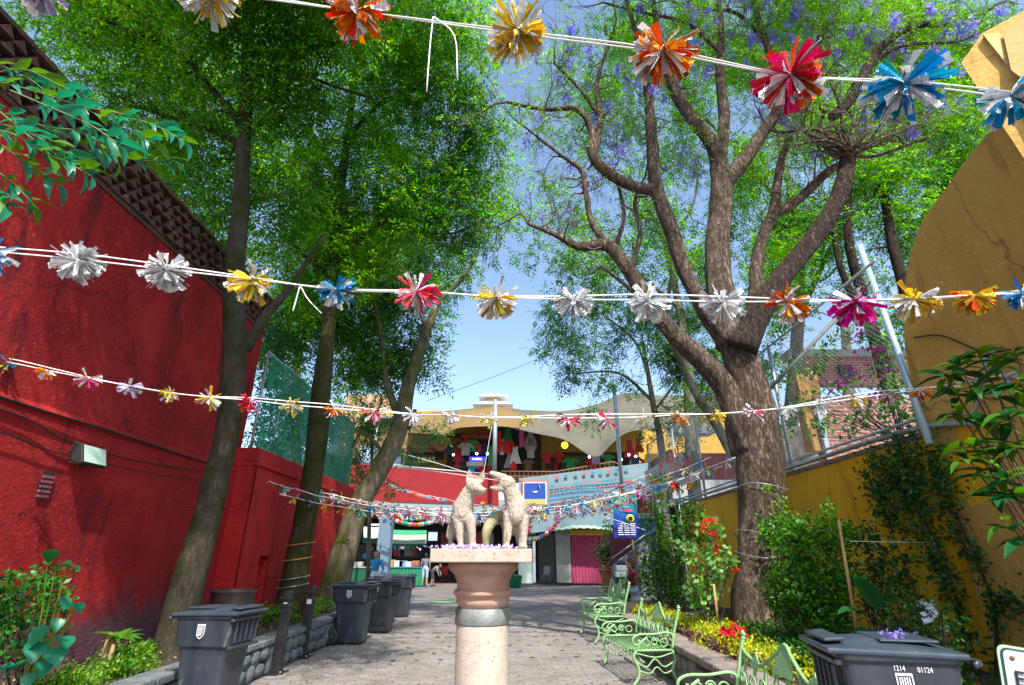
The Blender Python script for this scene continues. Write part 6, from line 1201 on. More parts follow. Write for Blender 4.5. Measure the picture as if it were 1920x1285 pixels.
# --- left side
bp = at(60, 1230, 4.7); bp.z = .38
bush('leafy_shrub', 'glossy green shrub against the red wall at the lower left corner', 'shrub', bp, [(tuple(at(40, 1120, 4.75)), (.42, .3, .26)), (tuple(at(90, 1090, 4.9)), (.22, .2, .16)), (tuple(at(30, 1190, 4.7)), (.36, .25, .22)), (tuple(at(105, 1140, 4.85)), (.16, .15, .16)), (tuple(at(-20, 1150, 4.7)), (.3, .25, .3))], 5200, .055, .032, [M['leafBush'], M['leafDk']], [.75, .25], 12)
t = thing('heart_leaf_plant', 'plant with large dark heart shaped leaves beside the glossy shrub', 'plant', (*at(45, 1265, 4.6).xy, .38)); lm = leaf_blade(.17, .15, .2, heart=True).mesh('leaf', M['leafTeal']); ld = leaf_blade(.2, .1, .3).mesh('leaf', M['leafDk'])
hb = t.location.copy()
for u, v, dx, dz, s_, m_ in ((70, 1205, .3, -.5, 1, lm), (105, 1215, .5, -.5, 1, lm), (90, 1175, -.2, -.6, 1, lm), (115, 1195, .6, -.3, .95, lm), (50, 1240, -.4, -.4, .9, lm), (80, 1240, .5, -.6, .8, lm), (25, 1250, -.7, -.3, .9, lm), (120, 1120, .5, -.7, .7, lm), (140, 1132, .8, -.5, .7, lm), (105, 1060, .8, .1, 1.0, ld), (90, 1055, .3, .3, 1.1, ld), (125, 1062, .9, -.1, .9, ld), (60, 1262, .2, -.6, .7, lm), (112, 1160, .2, -.8, .6, lm)):
    p = at(u, v, 4.55); put_leaf(m_, p, (dx, -.35, dz), t, random.uniform(-.4, .4), s_); stem(t, [[(*hb, .007), (*((hb + p) / 2 + Vector((.03, .02, .05))), .005), (*p, .003)]], M['leafLime'])
t = thing('stump_plant', 'broad leaved plant growing around two sawn pale stumps by the red wall', 'plant', gr(188, 1262, .38)); bk_ = cm('sawn_pale_wood', (.42, .25, .12), c2=(.3, .18, .1), scale=8)
for dx, h_, r0 in ((0, .36, .026), (.07, .26, .022)): b = MB(); b.tube([(dx, 0, 0, r0), (dx - .01, 0, h_ * .5, r0 * .95), (dx, 0, h_, r0)], seg=8); b.build('stump', bk_, t)
lp = leaf_blade(.26, .085, .5).mesh('leaf', M['leafBush'])
for k in range(20): a = k * 2.4; put_leaf(lp, t.location + Vector((.06, .05, .27)), (math.cos(a), math.sin(a) * .7, .25 + .4 * ((k * 7) % 5) / 5), t, random.uniform(-.3, .3), random.uniform(.7, 1.1))
t = thing('calla_plant', 'few upright calla leaves on thin stalks beside the near ash trunk', 'plant', gr(260, 1190, .38)); lc_ = leaf_blade(.22, .07, .3).mesh('leaf', M['leafBush'])
for u, v, d in ((252, 1115, (-.1, 0, -1)), (275, 1112, (.9, 0, .6)), (262, 1150, (.1, 0, -1)), (290, 1155, (.5, 0, .7)), (268, 1160, (.4, .1, .6))): p = at(u, v, t.location.y); put_leaf(lc_, p, d, t); stem(t, [[(*t.location, .006), (*((t.location + p) / 2), .005), (*p, .004)]], 'leafBush')
def cover(label, cat, area, n, ln, mats, w_=None, z0=.40, h=.12, nm='ground_cover', clump=14):
    """low mat of small leaves in tufts over a polygonal strip given as (x, y, r) centres"""
    P = []
    for x, y, r0 in area:
        k = int(n * r0 * r0 / sum(a[2] ** 2 for a in area)); c = np.column_stack([x + rng.normal(0, r0 * .5, k // clump + 1), y + rng.normal(0, r0 * .5, k // clump + 1), np.full(k // clump + 1, z0)]); c[:, 2] += rng.random(len(c)) * h
        P.append(np.repeat(c, clump, axis=0) + rng.normal(size=(len(c) * clump, 3)) * [.04, .04, .028])
    P = np.concatenate(P); return tag(link(nm, leaf_mesh(nm, P, rnd_dirs(len(P), .5), rnd_dirs(len(P), .7), ln * rng.uniform(.6, 1.2, len(P)), ln * .5, mats, None if len(mats) == 1 else rng.choice(len(mats), len(P), p=w_))), label, cat, kind='stuff')
a = [(*gr(u, v, .42).xy, r) for u, v, r in ((235, 1235, .22), (270, 1225, .2), (200, 1262, .2), (255, 1255, .15))]; cover('bright green ground cover at the foot of the near ash tree', 'ground cover', a, 2600, .045, [M['leafLime'], M['leafBush']], [.6, .4])
a = [(*gr(u, v, .42).xy, r) for u, v, r in ((130, 1282, .16), (160, 1290, .16), (95, 1300, .15))]; cover('low lime green tufts in front of the stump plant', 'ground cover', a, 1600, .04, [M['leafLime'], M['leafBush']], [.75, .25])
a = [(-4.1 + random.uniform(-.3, .3), y, .25) for y in np.arange(9.8, 13, .4)]; cover('bright green tufts behind the farther bollard', 'ground cover', a, 3500, .05, [M['leafLime'], M['leafBush']], [.5, .5], z0=.42, h=.25)
cover('fallen leaves littering the left planter soil', 'leaf litter', [(random.uniform(-4.8, -3.7), random.uniform(5, 10), .3) for _ in range(14)], 900, .04, [cm('dry_leaf', (.2, .12, .05), island=.4), cm('dry_leaf_pale', (.4, .3, .16), island=.4)], [.6, .4], z0=.40, h=.01, nm='leaf_litter', clump=2)
cover('fallen leaves littering the right planter soil', 'leaf litter', [(random.uniform(2.7, 4.8), random.uniform(5.5, 12), .3) for _ in range(14)], 700, .04, [cm('dry_leaf', (.2, .12, .05), island=.4), cm('dry_leaf_pale', (.4, .3, .16), island=.4)], [.6, .4], z0=.40, h=.01, nm='leaf_litter', clump=2)
# --- right side
def RB(Y, *bl): return [(tuple(at(u, v, Y_ if Y_ else Y)), r) for u, v, r, Y_ in [(*q, None) if len(q) == 3 else q for q in bl]]
g_ = lambda u, v, Y: (at(u, v, Y).x, Y, .38)
bush('hedge_shrub', 'dense round green hedge shrub between the jacaranda trunk and the right bin', 'shrub', g_(1530, 1180, 6.6), RB(6.6, (1530, 1110, (.42, .4, .5)), (1490, 1010, (.30, .3, .32)), (1560, 1010, (.26, .25, .3)), (1470, 1120, (.25, .25, .4), 6.9), (1585, 1080, (.22, .2, .25)), (1545, 1180, (.4, .35, .25)), (1555, 960, (.10, .1, .14)), (1600, 1000, (.14, .12, .12)), (1445, 1000, (.2, .2, .25), 7.2)), 9000, .066, .034, [M['leafBush'], M['leafB'], M['leafIvy']], [.55, .25, .2], 16)
bush('climbing_vine', 'bright yellow green vine climbing the right side of the jacaranda trunk', 'vine', g_(1455, 1150, 8.0), RB(8.0, (1455, 1010, (.2, .15, .25)), (1465, 950, (.17, .15, .22)), (1440, 920, (.12, .1, .12)), (1480, 985, (.2, .15, .2)), (1470, 1060, (.18, .15, .3))), 3600, .055, .04, [M['leafB'], M['leafLime'], M['leafBush']], [.4, .25, .35], 8)
bush('hibiscus_shrub', 'sunlit shrub with broad pale glossy leaves and orange red flowers', 'shrub', g_(1330, 1180, 8.3), RB(8.3, (1335, 1065, (.30, .25, .42)), (1310, 1110, (.26, .22, .3)), (1330, 990, (.26, .22, .2)), (1360, 1050, (.18, .2, .3)), (1290, 1040, (.18, .2, .3))), 1500, .10, .085, [M['leafPale'], M['leafLime'], M['leafBush']], [.6, .15, .25], 10, extra=([M['redflower']], 7, .13, 'flower'), fold=.05, wide=.5, up=1.2)
bush('tall_shrub', 'tall dark green shrub behind the benches at the foot of the yellow wall', 'shrub', g_(1250, 1120, 11.5), RB(11.5, (1250, 1060, (.45, .5, .7)), (1230, 980, (.4, .4, .5)), (1290, 1000, (.4, .4, .45)), (1260, 1110, (.5, .5, .4)), (1215, 1080, (.25, .4, .6)), (1300, 960, (.3, .3, .3), 12)), 1500, .09, .045, [M['leafBush'], M['leafIvy'], M['leafB']], [.45, .3, .25], 14)
bush('lime_column', 'slender lime green climber standing above the tall shrub', 'climber', g_(1235, 1060, 10.8), RB(10.8, (1234, 960, (.13, .13, .32)), (1238, 930, (.16, .15, .14)), (1228, 900, (.12, .12, .12)), (1245, 1010, (.12, .12, .3))), 3600, .06, .04, [M['leafLime'], M['leafB']], [.6, .4], 6)
bush('hanging_creeper', 'creeper hanging over the low wall behind the lettered banner', 'creeper', g_(1290, 980, 13), RB(13, (1262, 915, (.35, .3, .2)), (1235, 900, (.25, .3, .25)), (1280, 960, (.3, .3, .35)), (1320, 1010, (.2, .3, .3))), 1000, .08, .05, [M['leafBush'], M['leafB'], M['leafIvy']], [.4, .2, .4], 8)
a = [(2.62 + random.uniform(-.05, .12), y, .22) for y in np.arange(5.9, 11.2, .25)] + [(2.95 + random.uniform(-.1, .2), y, .25) for y in np.arange(7, 9.2, .4)]
cover('brilliant yellow ground cover spilling along the planter coping', 'ground cover', a, 11000, .05, [M['leafYel'], M['leafLime']], [.75, .25], z0=.44, h=.16)
a = [(2.50, y, .09) for y in np.arange(6.1, 9.4, .25)]; cover('narrow band of purple leaves between the coping and the yellow cover', 'ground cover', a, 2200, .045, [M['purple'], M['leafBush']], [.85, .15], z0=.45, h=.06)
a = [(3.2 + random.uniform(-.3, .6), y, .3) for y in np.arange(5.2, 9.5, .35)]; cover('dark green ivy carpeting the soil under the hedge shrub', 'ground cover', a, 9000, .06, [M['leafIvy'], M['leafBush']], [.6, .4], z0=.42, h=.2)
def poin(label, p, s_=1.):
    t = thing('poinsettia', label, 'flower', p, 0, 'red poinsettias in the planter'); n = 34; c = rng.normal(size=(n, 3)) * [.06, .06, .025] * s_ + [0, 0, .2]; link('bracts', leaf_mesh('bracts', c, rnd_dirs(n, .1), rnd_dirs(n, 1.2), .11 * s_, .05 * s_, [M['redbract']]), t); tag(t.children[0], kind='stuff')
    b = MB(); b.tube([(0, 0, -.05), (.01, 0, .2)], .008, 5); b.build('stem', M['leafBush'], t)
poin('crimson poinsettia among the yellow cover, left bloom', (at(1368, 1190, 7).x, 7.0, .45)); poin('crimson poinsettia nearer the hedge, right bloom', (at(1388, 1190, 6.8).x, 6.85, .45)); poin('magenta red poinsettia in front of the yellow wall, right of the bin', (at(1808, 1262, 4.2).x, 4.2, .38), .9)
cover('lime tufts beside the poinsettia near the lettered road sign', 'ground cover', [(at(1850, 1275, 4).x, 4.0, .12), (at(1870, 1275, 4).x, 4.0, .1)], 500, .04, [M['leafLime']], None, z0=.5, h=.1)
bush('white_flower_shrub', 'dark fine leaved shrub with few white flowers behind the right bin', 'shrub', g_(1740, 1230, 4.9), RB(4.9, (1730, 1150, (.26, .22, .2)), (1760, 1180, (.24, .2, .22)), (1700, 1180, (.22, .2, .18)), (1740, 1215, (.3, .2, .18)), (1690, 1120, (.12, .12, .1))), 5200, .05, .02, [M['leafIvy'], M['leafDk'], M['leafBush']], [.5, .3, .2], 12, extra=([cm('white_petals', (.75, .8, .85))], 4, .08, 'flower'))
t = thing('big_leaf_plant', 'plant with a few very large dark leaves between hedge and wall', 'plant', g_(1660, 1215, 5.4)); lb_ = leaf_blade(.34, .2, .35, heart=True).mesh('leaf', M['leafDk'])
for u, v, d in ((1655, 1165, (.3, -.4, -.8)), (1680, 1175, (.6, -.3, -.7)), (1630, 1180, (-.6, -.4, -.5)), (1640, 1140, (-.3, -.2, .6)), (1668, 1125, (.2, -.3, .7)), (1690, 1150, (.8, -.2, .1)), (1620, 1150, (-.8, -.2, .1)), (1650, 1200, (0, -.6, -.6))): p = at(u, v, 5.3); put_leaf(lb_, p, d, t, random.uniform(-.3, .3), random.uniform(.7, 1.1)); stem(t, [[(*t.location, .01), (*((t.location + p) / 2), .008), (*p, .005)]], 'leafBush')
# dark shrub shadowing the wall behind the hedge
bush('dark_creeper', 'dark creeper patch on the yellow wall right of the hedge shrub', 'creeper', g_(1640, 1150, 6.6), RB(6.8, (1640, 1040, (.2, .3, .3)), (1655, 1090, (.22, .3, .3)), (1625, 1000, (.15, .2, .2)), (1650, 1140, (.28, .3, .25))), 2600, .07, .045, [M['leafIvy'], M['leafDk']], [.7, .3], 8)
# vines trained up the yellow wall
WXR = AX - .07
def vine(label, stems_, n, ln, mats, w_, spread=.11, dens_top=None):
    root = thing('wall_vine', label, 'vine', atx(*stems_[0][0][:2], WXR), 0, 'vines climbing the yellow wall'); P = []
    for s_ in stems_:
        pts_ = [(*atx(u, v, WXR - .03), r) for u, v, r in s_]; stem(root, [pts_], 'twigA'); sm = np.array([q[:3] for q in catmull(pts_, 10)]); P.append(sm)
    P = np.concatenate(P); k = rng.integers(len(P), size=n); Q = P[k] + rng.normal(size=(n, 3)) * [.03, spread, spread]; Q[:, 0] = np.minimum(Q[:, 0], WXR + .02)
    d = rnd_dirs(n); d[:, 0] -= .5; nn = rnd_dirs(n); nn[:, 0] -= 1.2
    o = link('foliage', leaf_mesh('foliage', Q, d, nn, ln * rng.uniform(.6, 1.2, n), ln * .55, mats, None if len(mats) == 1 else rng.choice(len(mats), n, p=w_)), root); o.location = -root.location; tag(o, kind='stuff'); return root
IV = [M['leafIvy'], M['leafBush'], M['leafDk']]
vine('thickest dark vine fanning over the middle of the yellow wall', [[(1812, 1280, .018), (1805, 1180, .016), (1780, 1080, .014), (1745, 1000, .012), (1700, 930, .009), (1660, 880, .006)], [(1745, 1000, .010), (1720, 930, .008), (1700, 870, .006), (1680, 840, .004)], [(1790, 1110, .010), (1750, 1040, .008), (1700, 990, .006), (1640, 960, .004)], [(1720, 950, .006), (1680, 900, .005), (1620, 915, .003)]], 1050, .075, IV, [.5, .3, .2], .10)
vine('second vine rising from the poinsettia to the arch wall', [[(1868, 1280, .02), (1868, 1180, .018), (1862, 1130, .016), (1835, 1060, .013), (1800, 980, .011), (1770, 910, .008), (1740, 860, .005)], [(1835, 1060, .009), (1800, 1010, .008), (1770, 960, .006), (1750, 900, .004)], [(1862, 1130, .008), (1890, 1120, .006), (1925, 1150, .005)]], 620, .07, IV, [.6, .2, .2], .07)
vine('thin sparse vine with bare stems low on the yellow wall', [[(1740, 1240, .012), (1730, 1150, .010), (1705, 1080, .008), (1680, 1020, .006), (1665, 960, .004)], [(1830, 1230, .008), (1800, 1160, .007), (1770, 1090, .005), (1745, 1040, .004)], [(1700, 1130, .006), (1690, 1080, .005), (1700, 1040, .004)]], 330, .075, IV, [.5, .3, .2], .10)
vine('vine hanging down from the pipe near the bougainvillea', [[(1690, 835, .008), (1670, 880, .007), (1660, 930, .006), (1680, 980, .004)], [(1640, 850, .007), (1630, 900, .006), (1665, 950, .004)], [(1720, 830, .008), (1715, 890, .006), (1730, 950, .004)], [(1760, 840, .006), (1765, 880, .005), (1780, 930, .004)]], 850, .08, IV, [.4, .4, .2], .13)
b = bush('bougainvillea', 'bougainvillea with magenta bracts massed over the fence beside the arch wall', 'climber', tuple(atx(1690, 830, AX + .25)), [(tuple(atx(u, v, AX + .3)), r) for u, v, r in ((1650, 640, (.25, .3, .5)), (1680, 720, (.25, .45, .4)), (1700, 780, (.25, .4, .35)), (1640, 770, (.22, .6, .25)), (1580, 720, (.2, .8, .14)), (1500, 760, (.2, .9, .2)), (1480, 700, (.2, .7, .3)), (1720, 820, (.3, .25, .15)), (1625, 580, (.12, .3, .25)), (1560, 640, (.15, .7, .2)), (1530, 690, (.15, .9, .22)), (1600, 800, (.2, .5, .22)), (1540, 800, (.2, .6, .2)), (1460, 620, (.15, .5, .3)), (1470, 800, (.2, .5, .3)))], 900, .085, .06, [M['leafBush'], M['leafIvy'], M['leafB']], [.45, .35, .2], 30)
n = 190; cs = np.array([tuple(atx(u, v, AX + .12)) for u, v in ((1622, 615), (1602, 632), (1622, 655), (1612, 705), (1600, 700), (1655, 655), (1640, 665), (1620, 680), (1665, 700), (1585, 718), (1600, 590), (1570, 722), (1650, 735), (1632, 745))]); P = cs[rng.integers(len(cs), size=n)] + rng.normal(size=(n, 3)) * [.05, .09, .05]
o = link('bracts', leaf_mesh('bracts', P, rnd_dirs(n), rnd_dirs(n), .06, .045, [M['magenta']]), b); o.location = -b.location; tag(o, kind='stuff')
# tall glossy plant on the far right, each leaf a blade
t = thing('tall_glossy_plant', 'tall plant with whorls of long glossy leaves in front of the ochre arch wall', 'plant', (4.35, 4.1, .38)); lg = [leaf_blade(.25, .08, .35).mesh('leaf', M['leafDk']), leaf_blade(.22, .075, .6).mesh('leaf', M['leafBush'])]
for u, v, Y_ in ((1770, 700, 4.4), (1800, 690, 4.3), (1835, 665, 4.2), (1870, 680, 4.1), (1905, 665, 4.0), (1790, 735, 4.4), (1830, 725, 4.2), (1870, 735, 4.1), (1915, 720, 4.0), (1800, 775, 4.3), (1850, 790, 4.2), (1890, 780, 4.0), (1820, 830, 4.2), (1870, 850, 4.1), (1905, 840, 4.0), (1845, 885, 4.2), (1870, 925, 4.1), (1905, 930, 4.0), (1895, 985, 4.0), (1915, 1010, 4.0), (1815, 860, 4.2), (1890, 895, 4.0)):
    p = at(u, v, Y_ - .25); mid = p.lerp(t.location, .4) + Vector((0, .05, .1)); stem(t, [[(*t.location, .014), (*mid, .010), (*p, .005)]], cm('reddish_stem', (.16, .08, .05)))
    for k in range(8): a = k * 2.4 + u; put_leaf(random.choice(lg), p + Vector((0, 0, random.uniform(-.05, .03))), (math.cos(a), math.sin(a), random.uniform(-.5, .5)), t, random.uniform(-.4, .4), random.uniform(.7, 1.15))
# branch hanging into the top left corner, close to the camera
t = thing('overhanging_branch', 'close branch with blue green leaves reaching in from the upper left', 'branch', at(-160, 170, 2.4)); lt = [leaf_blade(.18, .058, .5).mesh('leaf', M['leafTeal']), leaf_blade(.16, .06, .35).mesh('leaf', M['leafBush']), leaf_blade(.15, .045, .6).mesh('leaf', M['leafTeal'])]
cnt = 0
for path in (((-160, 170), (-40, 150), (60, 170), (150, 200), (230, 240), (290, 270)), ((-60, 150), (40, 130), (110, 160), (160, 180)), ((-100, 180), (0, 210), (90, 240), (170, 275), (250, 300), (320, 300)), ((0, 210), (60, 260), (120, 300), (170, 330)), ((-80, 200), (0, 270), (60, 310), (110, 345)), ((-40, 300), (20, 340), (60, 380)), ((150, 200), (230, 215), (300, 240), (345, 265)), ((90, 240), (160, 250), (220, 300)), ((-60, 240), (20, 250), (90, 290), (150, 310)), ((-60, 330), (-10, 360), (15, 390)), ((-120, 130), (-20, 120), (50, 145), (100, 185)), ((-80, 230), (10, 235), (80, 262), (130, 290)), ((20, 170), (90, 200), (170, 235), (220, 270))):
    dY = random.uniform(-.25, .25); pts_ = [(*at(u, v, 2.5 + dY), .006 - .0008 * i) for i, (u, v) in enumerate(path)]; stem(t, [pts_], cm('green_twig', (.12, .16, .05)), 'twig'); sm = catmull(pts_, 6)
    for i, q in enumerate(sm[4:], 4):
        d = Vector(sm[min(i + 1, len(sm) - 1)][:3]) - Vector(sm[i - 1][:3]); d.normalize()
        if cnt < 298:
            put_leaf(random.choice(lt), q[:3], d * .9 + Vector((random.uniform(-.4, .5), random.uniform(-.5, .5), (.5 if i % 2 else -.7) * random.uniform(.6, 1.2))), t, random.uniform(-.9, .9), random.uniform(.65, 1.15)); cnt += 1
# vine column and pot far right of the hall
bush('vine_column', 'dark vine column growing from a terracotta pot by the pink door', 'vine', (at(1140, 1090, 26).x, 26, .5), RB(26, (1136, 950, (.35, .3, .6)), (1138, 1000, (.35, .3, .8)), (1142, 1050, (.6, .5, .9)), (1136, 1035, (.75, .5, .5)), (1150, 1075, (.4, .4, .4))), 330, .17, .09, [M['leafIvy'], M['leafBush'], M['leafLime']], [.6, .25, .15], 8)
t = thing('terracotta_pot', 'tall terracotta pot under the vine column', 'pot', (at(1142, 1105, 26).x, 26, 0)); b = MB(); b.lathe([(.26, 0), (.34, .6), (.40, .85), (.43, .86), (.43, .95), (.37, .95), (.33, .85), (.02, .83)], 20); b.build('body', cm('terracotta', (.4, .13, .06), c2=(.3, .1, .05), scale=4), t)
# stakes and strings
def rod(label, p, q, r, m, nm='stake', cat='stake'): b = MB(); b.tube([(0, 0, 0, r), tuple((Vector(q) - Vector(p)) * .5) + (r * 1.05,), tuple(Vector(q) - Vector(p)) + (r * .9,)], seg=7); return tag(b.build(nm, m, None, Vector(p)), label, cat)
bam = cm('pale_bamboo', (.5, .34, .14), c2=(.38, .25, .1), scale=10)
rod('pale bamboo stake leaning in front of the hedge shrub', at(1607, 1185, 5.9), at(1572, 975, 5.9), .016, bam); rod('short pale stake among the yellow ground cover', at(1346, 1165, 7.6), at(1338, 1095, 7.6), .016, bam); rod('thick pale stake behind the corner of the right bin', at(1752, 1290, 4.4), at(1735, 1225, 4.4), .018, bam)
rod('white string stretched level across the yellow wall vines', at(1594, 1015, 5.9), atx(1757, 1018, AX - .04), .003, M['string'], 'string', 'string'); rod('white string slanting down the low right side of the yellow wall', atx(1803, 1138, AX - .1), atx(1762, 1222, AX - .1), .004, M['string'], 'string', 'string'); rod('tan cord slanting between two vines on the yellow wall', atx(1790, 1072, AX - .05), atx(1762, 1110, AX - .05), .003, bam, 'string', 'string')
# road sign cut by the right edge
t = thing('road_sign', 'white metal sign with green border and bold letters at the lower right edge', 'sign', at(1990, 1296, 3.3)); sw, sh = .50, .36
t.rotation_euler = (0, R(8), R(-22))
def rp(w_, h, r): return [(x, y) for x, y in rrect(w_, h, r, 4)]
b = MB(); b.prism(rp(sw, sh, .04), (0, .012, 0)); b.build('plate', cm('pale_green_edge', (.45, .6, .45)), t); b = MB(); b.prism(rp(sw - .025, sh - .025, .034), (0, .004, 0), origin=(0, -.004, 0)); b.build('border', cm('dark_green_border', (.02, .06, .05)), t); b = MB(); b.prism(rp(sw - .045, sh - .045, .028), (0, .004, 0), origin=(0, -.008, 0)); b.build('face', cm('sign_white', (.55, .62, .68), .4), t)
text('EST', .105, blackl, (-.115, -.014, .02), (R(90), 0, 0), t); text('F', .105, blackl, (-.07, -.014, -.09), (R(90), 0, 0), t); b = MB(); b.lathe([(.002, -.002), (.012, -.003), (.012, 0), (.002, 0)], 8, c=(-.19, -.008, .12), axis='Y'); b.build('bolt', cm('rust', (.25, .1, .05)), t)
b = MB(); b.tube([(0, .03, -1.1), (0, .03, .1)], .02, 8); b.build('post', M['steel'], t)

# ================================================================ PEOPLE
skin = cm('skin', (.42, .22, .14), .6); skind = cm('skin_tan', (.34, .17, .10), .6)
def person(label, loc, rz, J, clothes, hair, s=1., items=()):
    """J: joints in metres, facing -y; clothes: material per segment group"""
    t = thing('person', label, 'person', loc, rz); mats = []; segs = []
    def seg(a, ra, b_, rb, m, k='c'):
        if m not in mats: mats.append(m)
        segs.append((k, Vector(J[a] if isinstance(a, str) else a), ra, Vector(J[b_] if isinstance(b_, str) else b_), rb, mats.index(m)))
    sk, sh, pa, so_ = clothes['skin'], clothes['top'], clothes['legs'], clothes['shoes']
    hd = Vector(J['head']); fw = Vector(J.get('face', (0, -1, 0))).normalized()
    seg('pelvis', .135, 'waist', .12, pa); seg('waist', .125, 'chest', .145, sh); nk = Vector(J['neck'])
    for sd in 'LR': seg('chest', .12, 'sh' + sd, .065, sh); seg('sh' + sd, .06, 'el' + sd, .045, sh); seg('el' + sd, .042, 'wr' + sd, .03, clothes.get('forearm', sh)); hv = (Vector(J['wr' + sd]) - Vector(J['el' + sd])).normalized(); w0 = Vector(J['wr' + sd]); seg(w0, .027, w0 + hv * .07, .03, sk); seg(w0 + hv * .07, .014, w0 + hv * .15, .009, sk); seg(w0 + hv * .06 + Vector((.02, 0, 0)), .011, w0 + hv * .14 + Vector((.028, 0, 0)), .008, sk); seg(w0 + hv * .03, .011, w0 + hv * .07 + Vector((-.035, -.01, 0)), .008, sk)
    for sd in 'LR': seg('hip' + sd, .095, 'kn' + sd, .065, pa); seg('kn' + sd, .058, 'an' + sd, .038, clothes.get('shin', pa)); a_ = Vector(J['an' + sd]); f_ = Vector(J.get('toe' + sd, a_ + Vector((0, -.17, -.03)))); seg(a_ + Vector((0, .03, -.03)), .04, f_, .034, so_)
    seg('chest', .08, 'neck', .055, sh); seg('neck', .05, tuple(hd - Vector((0, 0, .07))), .05, sk); seg(tuple(hd - Vector((0, 0, .045)) + fw * .02), .072, tuple(hd + Vector((0, 0, .04))), .085, sk); seg(tuple(hd + fw * .085 + Vector((0, 0, -.005))), .014, tuple(hd + fw * .105 + Vector((0, 0, -.03))), .016, sk)
    def paint(c):
        best = (1e9, 0)
        for k, a, ra, b_, rb, m in segs:
            ab = b_ - a; h = max(0, min(1, (c - a).dot(ab) / max(ab.length_squared, 1e-9))); d = (c - a - ab * h).length - (ra + (rb - ra) * h)
            if d < best[0]: best = (d, m)
        return best[1]
    sculpt('body', [('c', a, ra, b_, rb) for k, a, ra, b_, rb, m in segs], mats, t, .014, 3, paint=paint)
    hp = [('c', hd + Vector((0, 0, .05)) - fw * .02, .093, hd + Vector((0, 0, -.02)) - fw * .05, .08)] + [('c', Vector(a), ra, Vector(b_), rb) for a, ra, b_, rb in hair.get('locks', ())]
    sculpt('hair', hp, hair['m'], t, .014, 2)
    b = MB(); sx_ = fw.cross(Vector((0, 0, 1)))
    for s_ in (-1, 1): b.sphere(hd + fw * .082 + sx_ * s_ * .032 + Vector((0, 0, .015)), .010, 6)
    b2 = MB(); b2.sphere(hd + fw * .083 + Vector((0, 0, -.055)), .02, 6, sc3=(1.2, .5, .35)); b.build('eyes', cm('dark_eye', (.02, .01, .01)), t); b2.build('mouth', cm('lips', (.35, .08, .06)), t)
    for nm, m, fn in items: q = MB(); fn(q); q.build(nm, m, t)
    t.scale = (s, s, s); return t
def stand(**k):
    J = dict(pelvis=(0, 0, .92), waist=(0, 0, 1.08), chest=(0, 0, 1.28), neck=(0, -.01, 1.44), head=(0, -.02, 1.57), shL=(.19, 0, 1.36), shR=(-.19, 0, 1.36), elL=(.24, .02, 1.08), elR=(-.24, .02, 1.08), wrL=(.24, -.08, .86), wrR=(-.24, -.08, .86), hipL=(.1, 0, .88), hipR=(-.1, 0, .88), knL=(.11, -.01, .48), knR=(-.11, -.01, .48), anL=(.12, .02, .1), anR=(-.12, .02, .1)); J.update(k); return J
blk = cm('black_hair', (.012, .010, .010), .5)
wp = at(705, 1052, 18.6)
person('woman in a blue cardigan with one arm raised over her head behind the bins', (wp.x, 18.6, 0), R(15), stand(elR=(-.42, -.02, 1.52), wrR=(-.24, .02, 1.68), elL=(.26, -.14, 1.12), wrL=(.10, -.19, 1.40)), dict(skin=skin, top=cm('blue_cardigan', (.03, .25, .5), bump=.4), legs=cm('white_trousers', (.6, .62, .65)), shoes=M['black']), dict(m=blk, locks=[((.05, .05, 1.6), .07, (.09, .05, 1.4), .05), ((-.05, .06, 1.6), .07, (-.06, .07, 1.42), .05)]), .98)
mp_ = at(798, 1060, 30)
person('man seen from behind in pale shirt, dark vest and light blue shorts', (mp_.x, 30, 0), R(175), stand(), dict(skin=skin, top=cm('grey_vest', (.16, .17, .19)), legs=cm('pale_blue_shorts', (.35, .45, .6)), shin=skin, shoes=cm('blue_shoes', (.03, .15, .4)), forearm=skin), dict(m=blk), .96)
cp = at(812, 1070, 30.2)
person('child in dark clothes bending forward beside the man in shorts', (cp.x, 30.2, 0), R(70), stand(chest=(0, -.28, 1.12), neck=(0, -.42, 1.2), head=(0, -.5, 1.27), waist=(0, -.1, 1.04), shL=(.15, -.32, 1.16), shR=(-.15, -.32, 1.16), elL=(.17, -.42, .92), elR=(-.17, -.42, .92), wrL=(.15, -.5, .74), wrR=(-.15, -.5, .74)), dict(skin=skind, top=cm('khaki_top', (.25, .23, .18)), legs=cm('dark_shorts', (.04, .04, .05)), shin=skind, shoes=M['black']), dict(m=blk), .8)
sp0 = at(1186, 1075, 17.3)
sit = dict(pelvis=(0, 0, .55), waist=(0, -.02, .70), chest=(0, -.05, .92), neck=(0, -.08, 1.09), head=(0, -.11, 1.23), shL=(.19, -.05, 1.0), shR=(-.19, -.05, 1.0), elL=(.22, -.12, .75), elR=(-.22, -.12, .75), wrL=(.10, -.32, .72), wrR=(-.10, -.32, .72), hipL=(.1, -.04, .53), hipR=(-.1, -.04, .53), knL=(.13, -.45, .52), knR=(-.13, -.45, .52), anL=(.14, -.5, .1), anR=(-.13, -.5, .1), face=(-.1, -1, -.25))
person('person in a dark red sweater and jeans reading on the farthest green bench', (sp0.x + .02, 17.3, 0), R(-68), sit, dict(skin=skin, top=cm('dark_red_sweater', (.22, .008, .02), bump=.4), legs=cm('pale_jeans', (.22, .32, .45), c2=(.3, .4, .5), scale=9), shoes=cm('navy_shoes', (.02, .03, .09))), dict(m=cm('auburn_hair', (.14, .04, .02)), locks=[((.0, .02, 1.3), .09, (.0, .05, 1.2), .07)]), 1.0, [('open_book', cm('book_pages', (.6, .58, .52)), lambda q: (q.bbox((-.07, -.40, .76), (.14, .19, .012), rx=.5, ry=.15), q.bbox((.07, -.40, .76), (.14, .19, .012), rx=.5, ry=-.15)))])
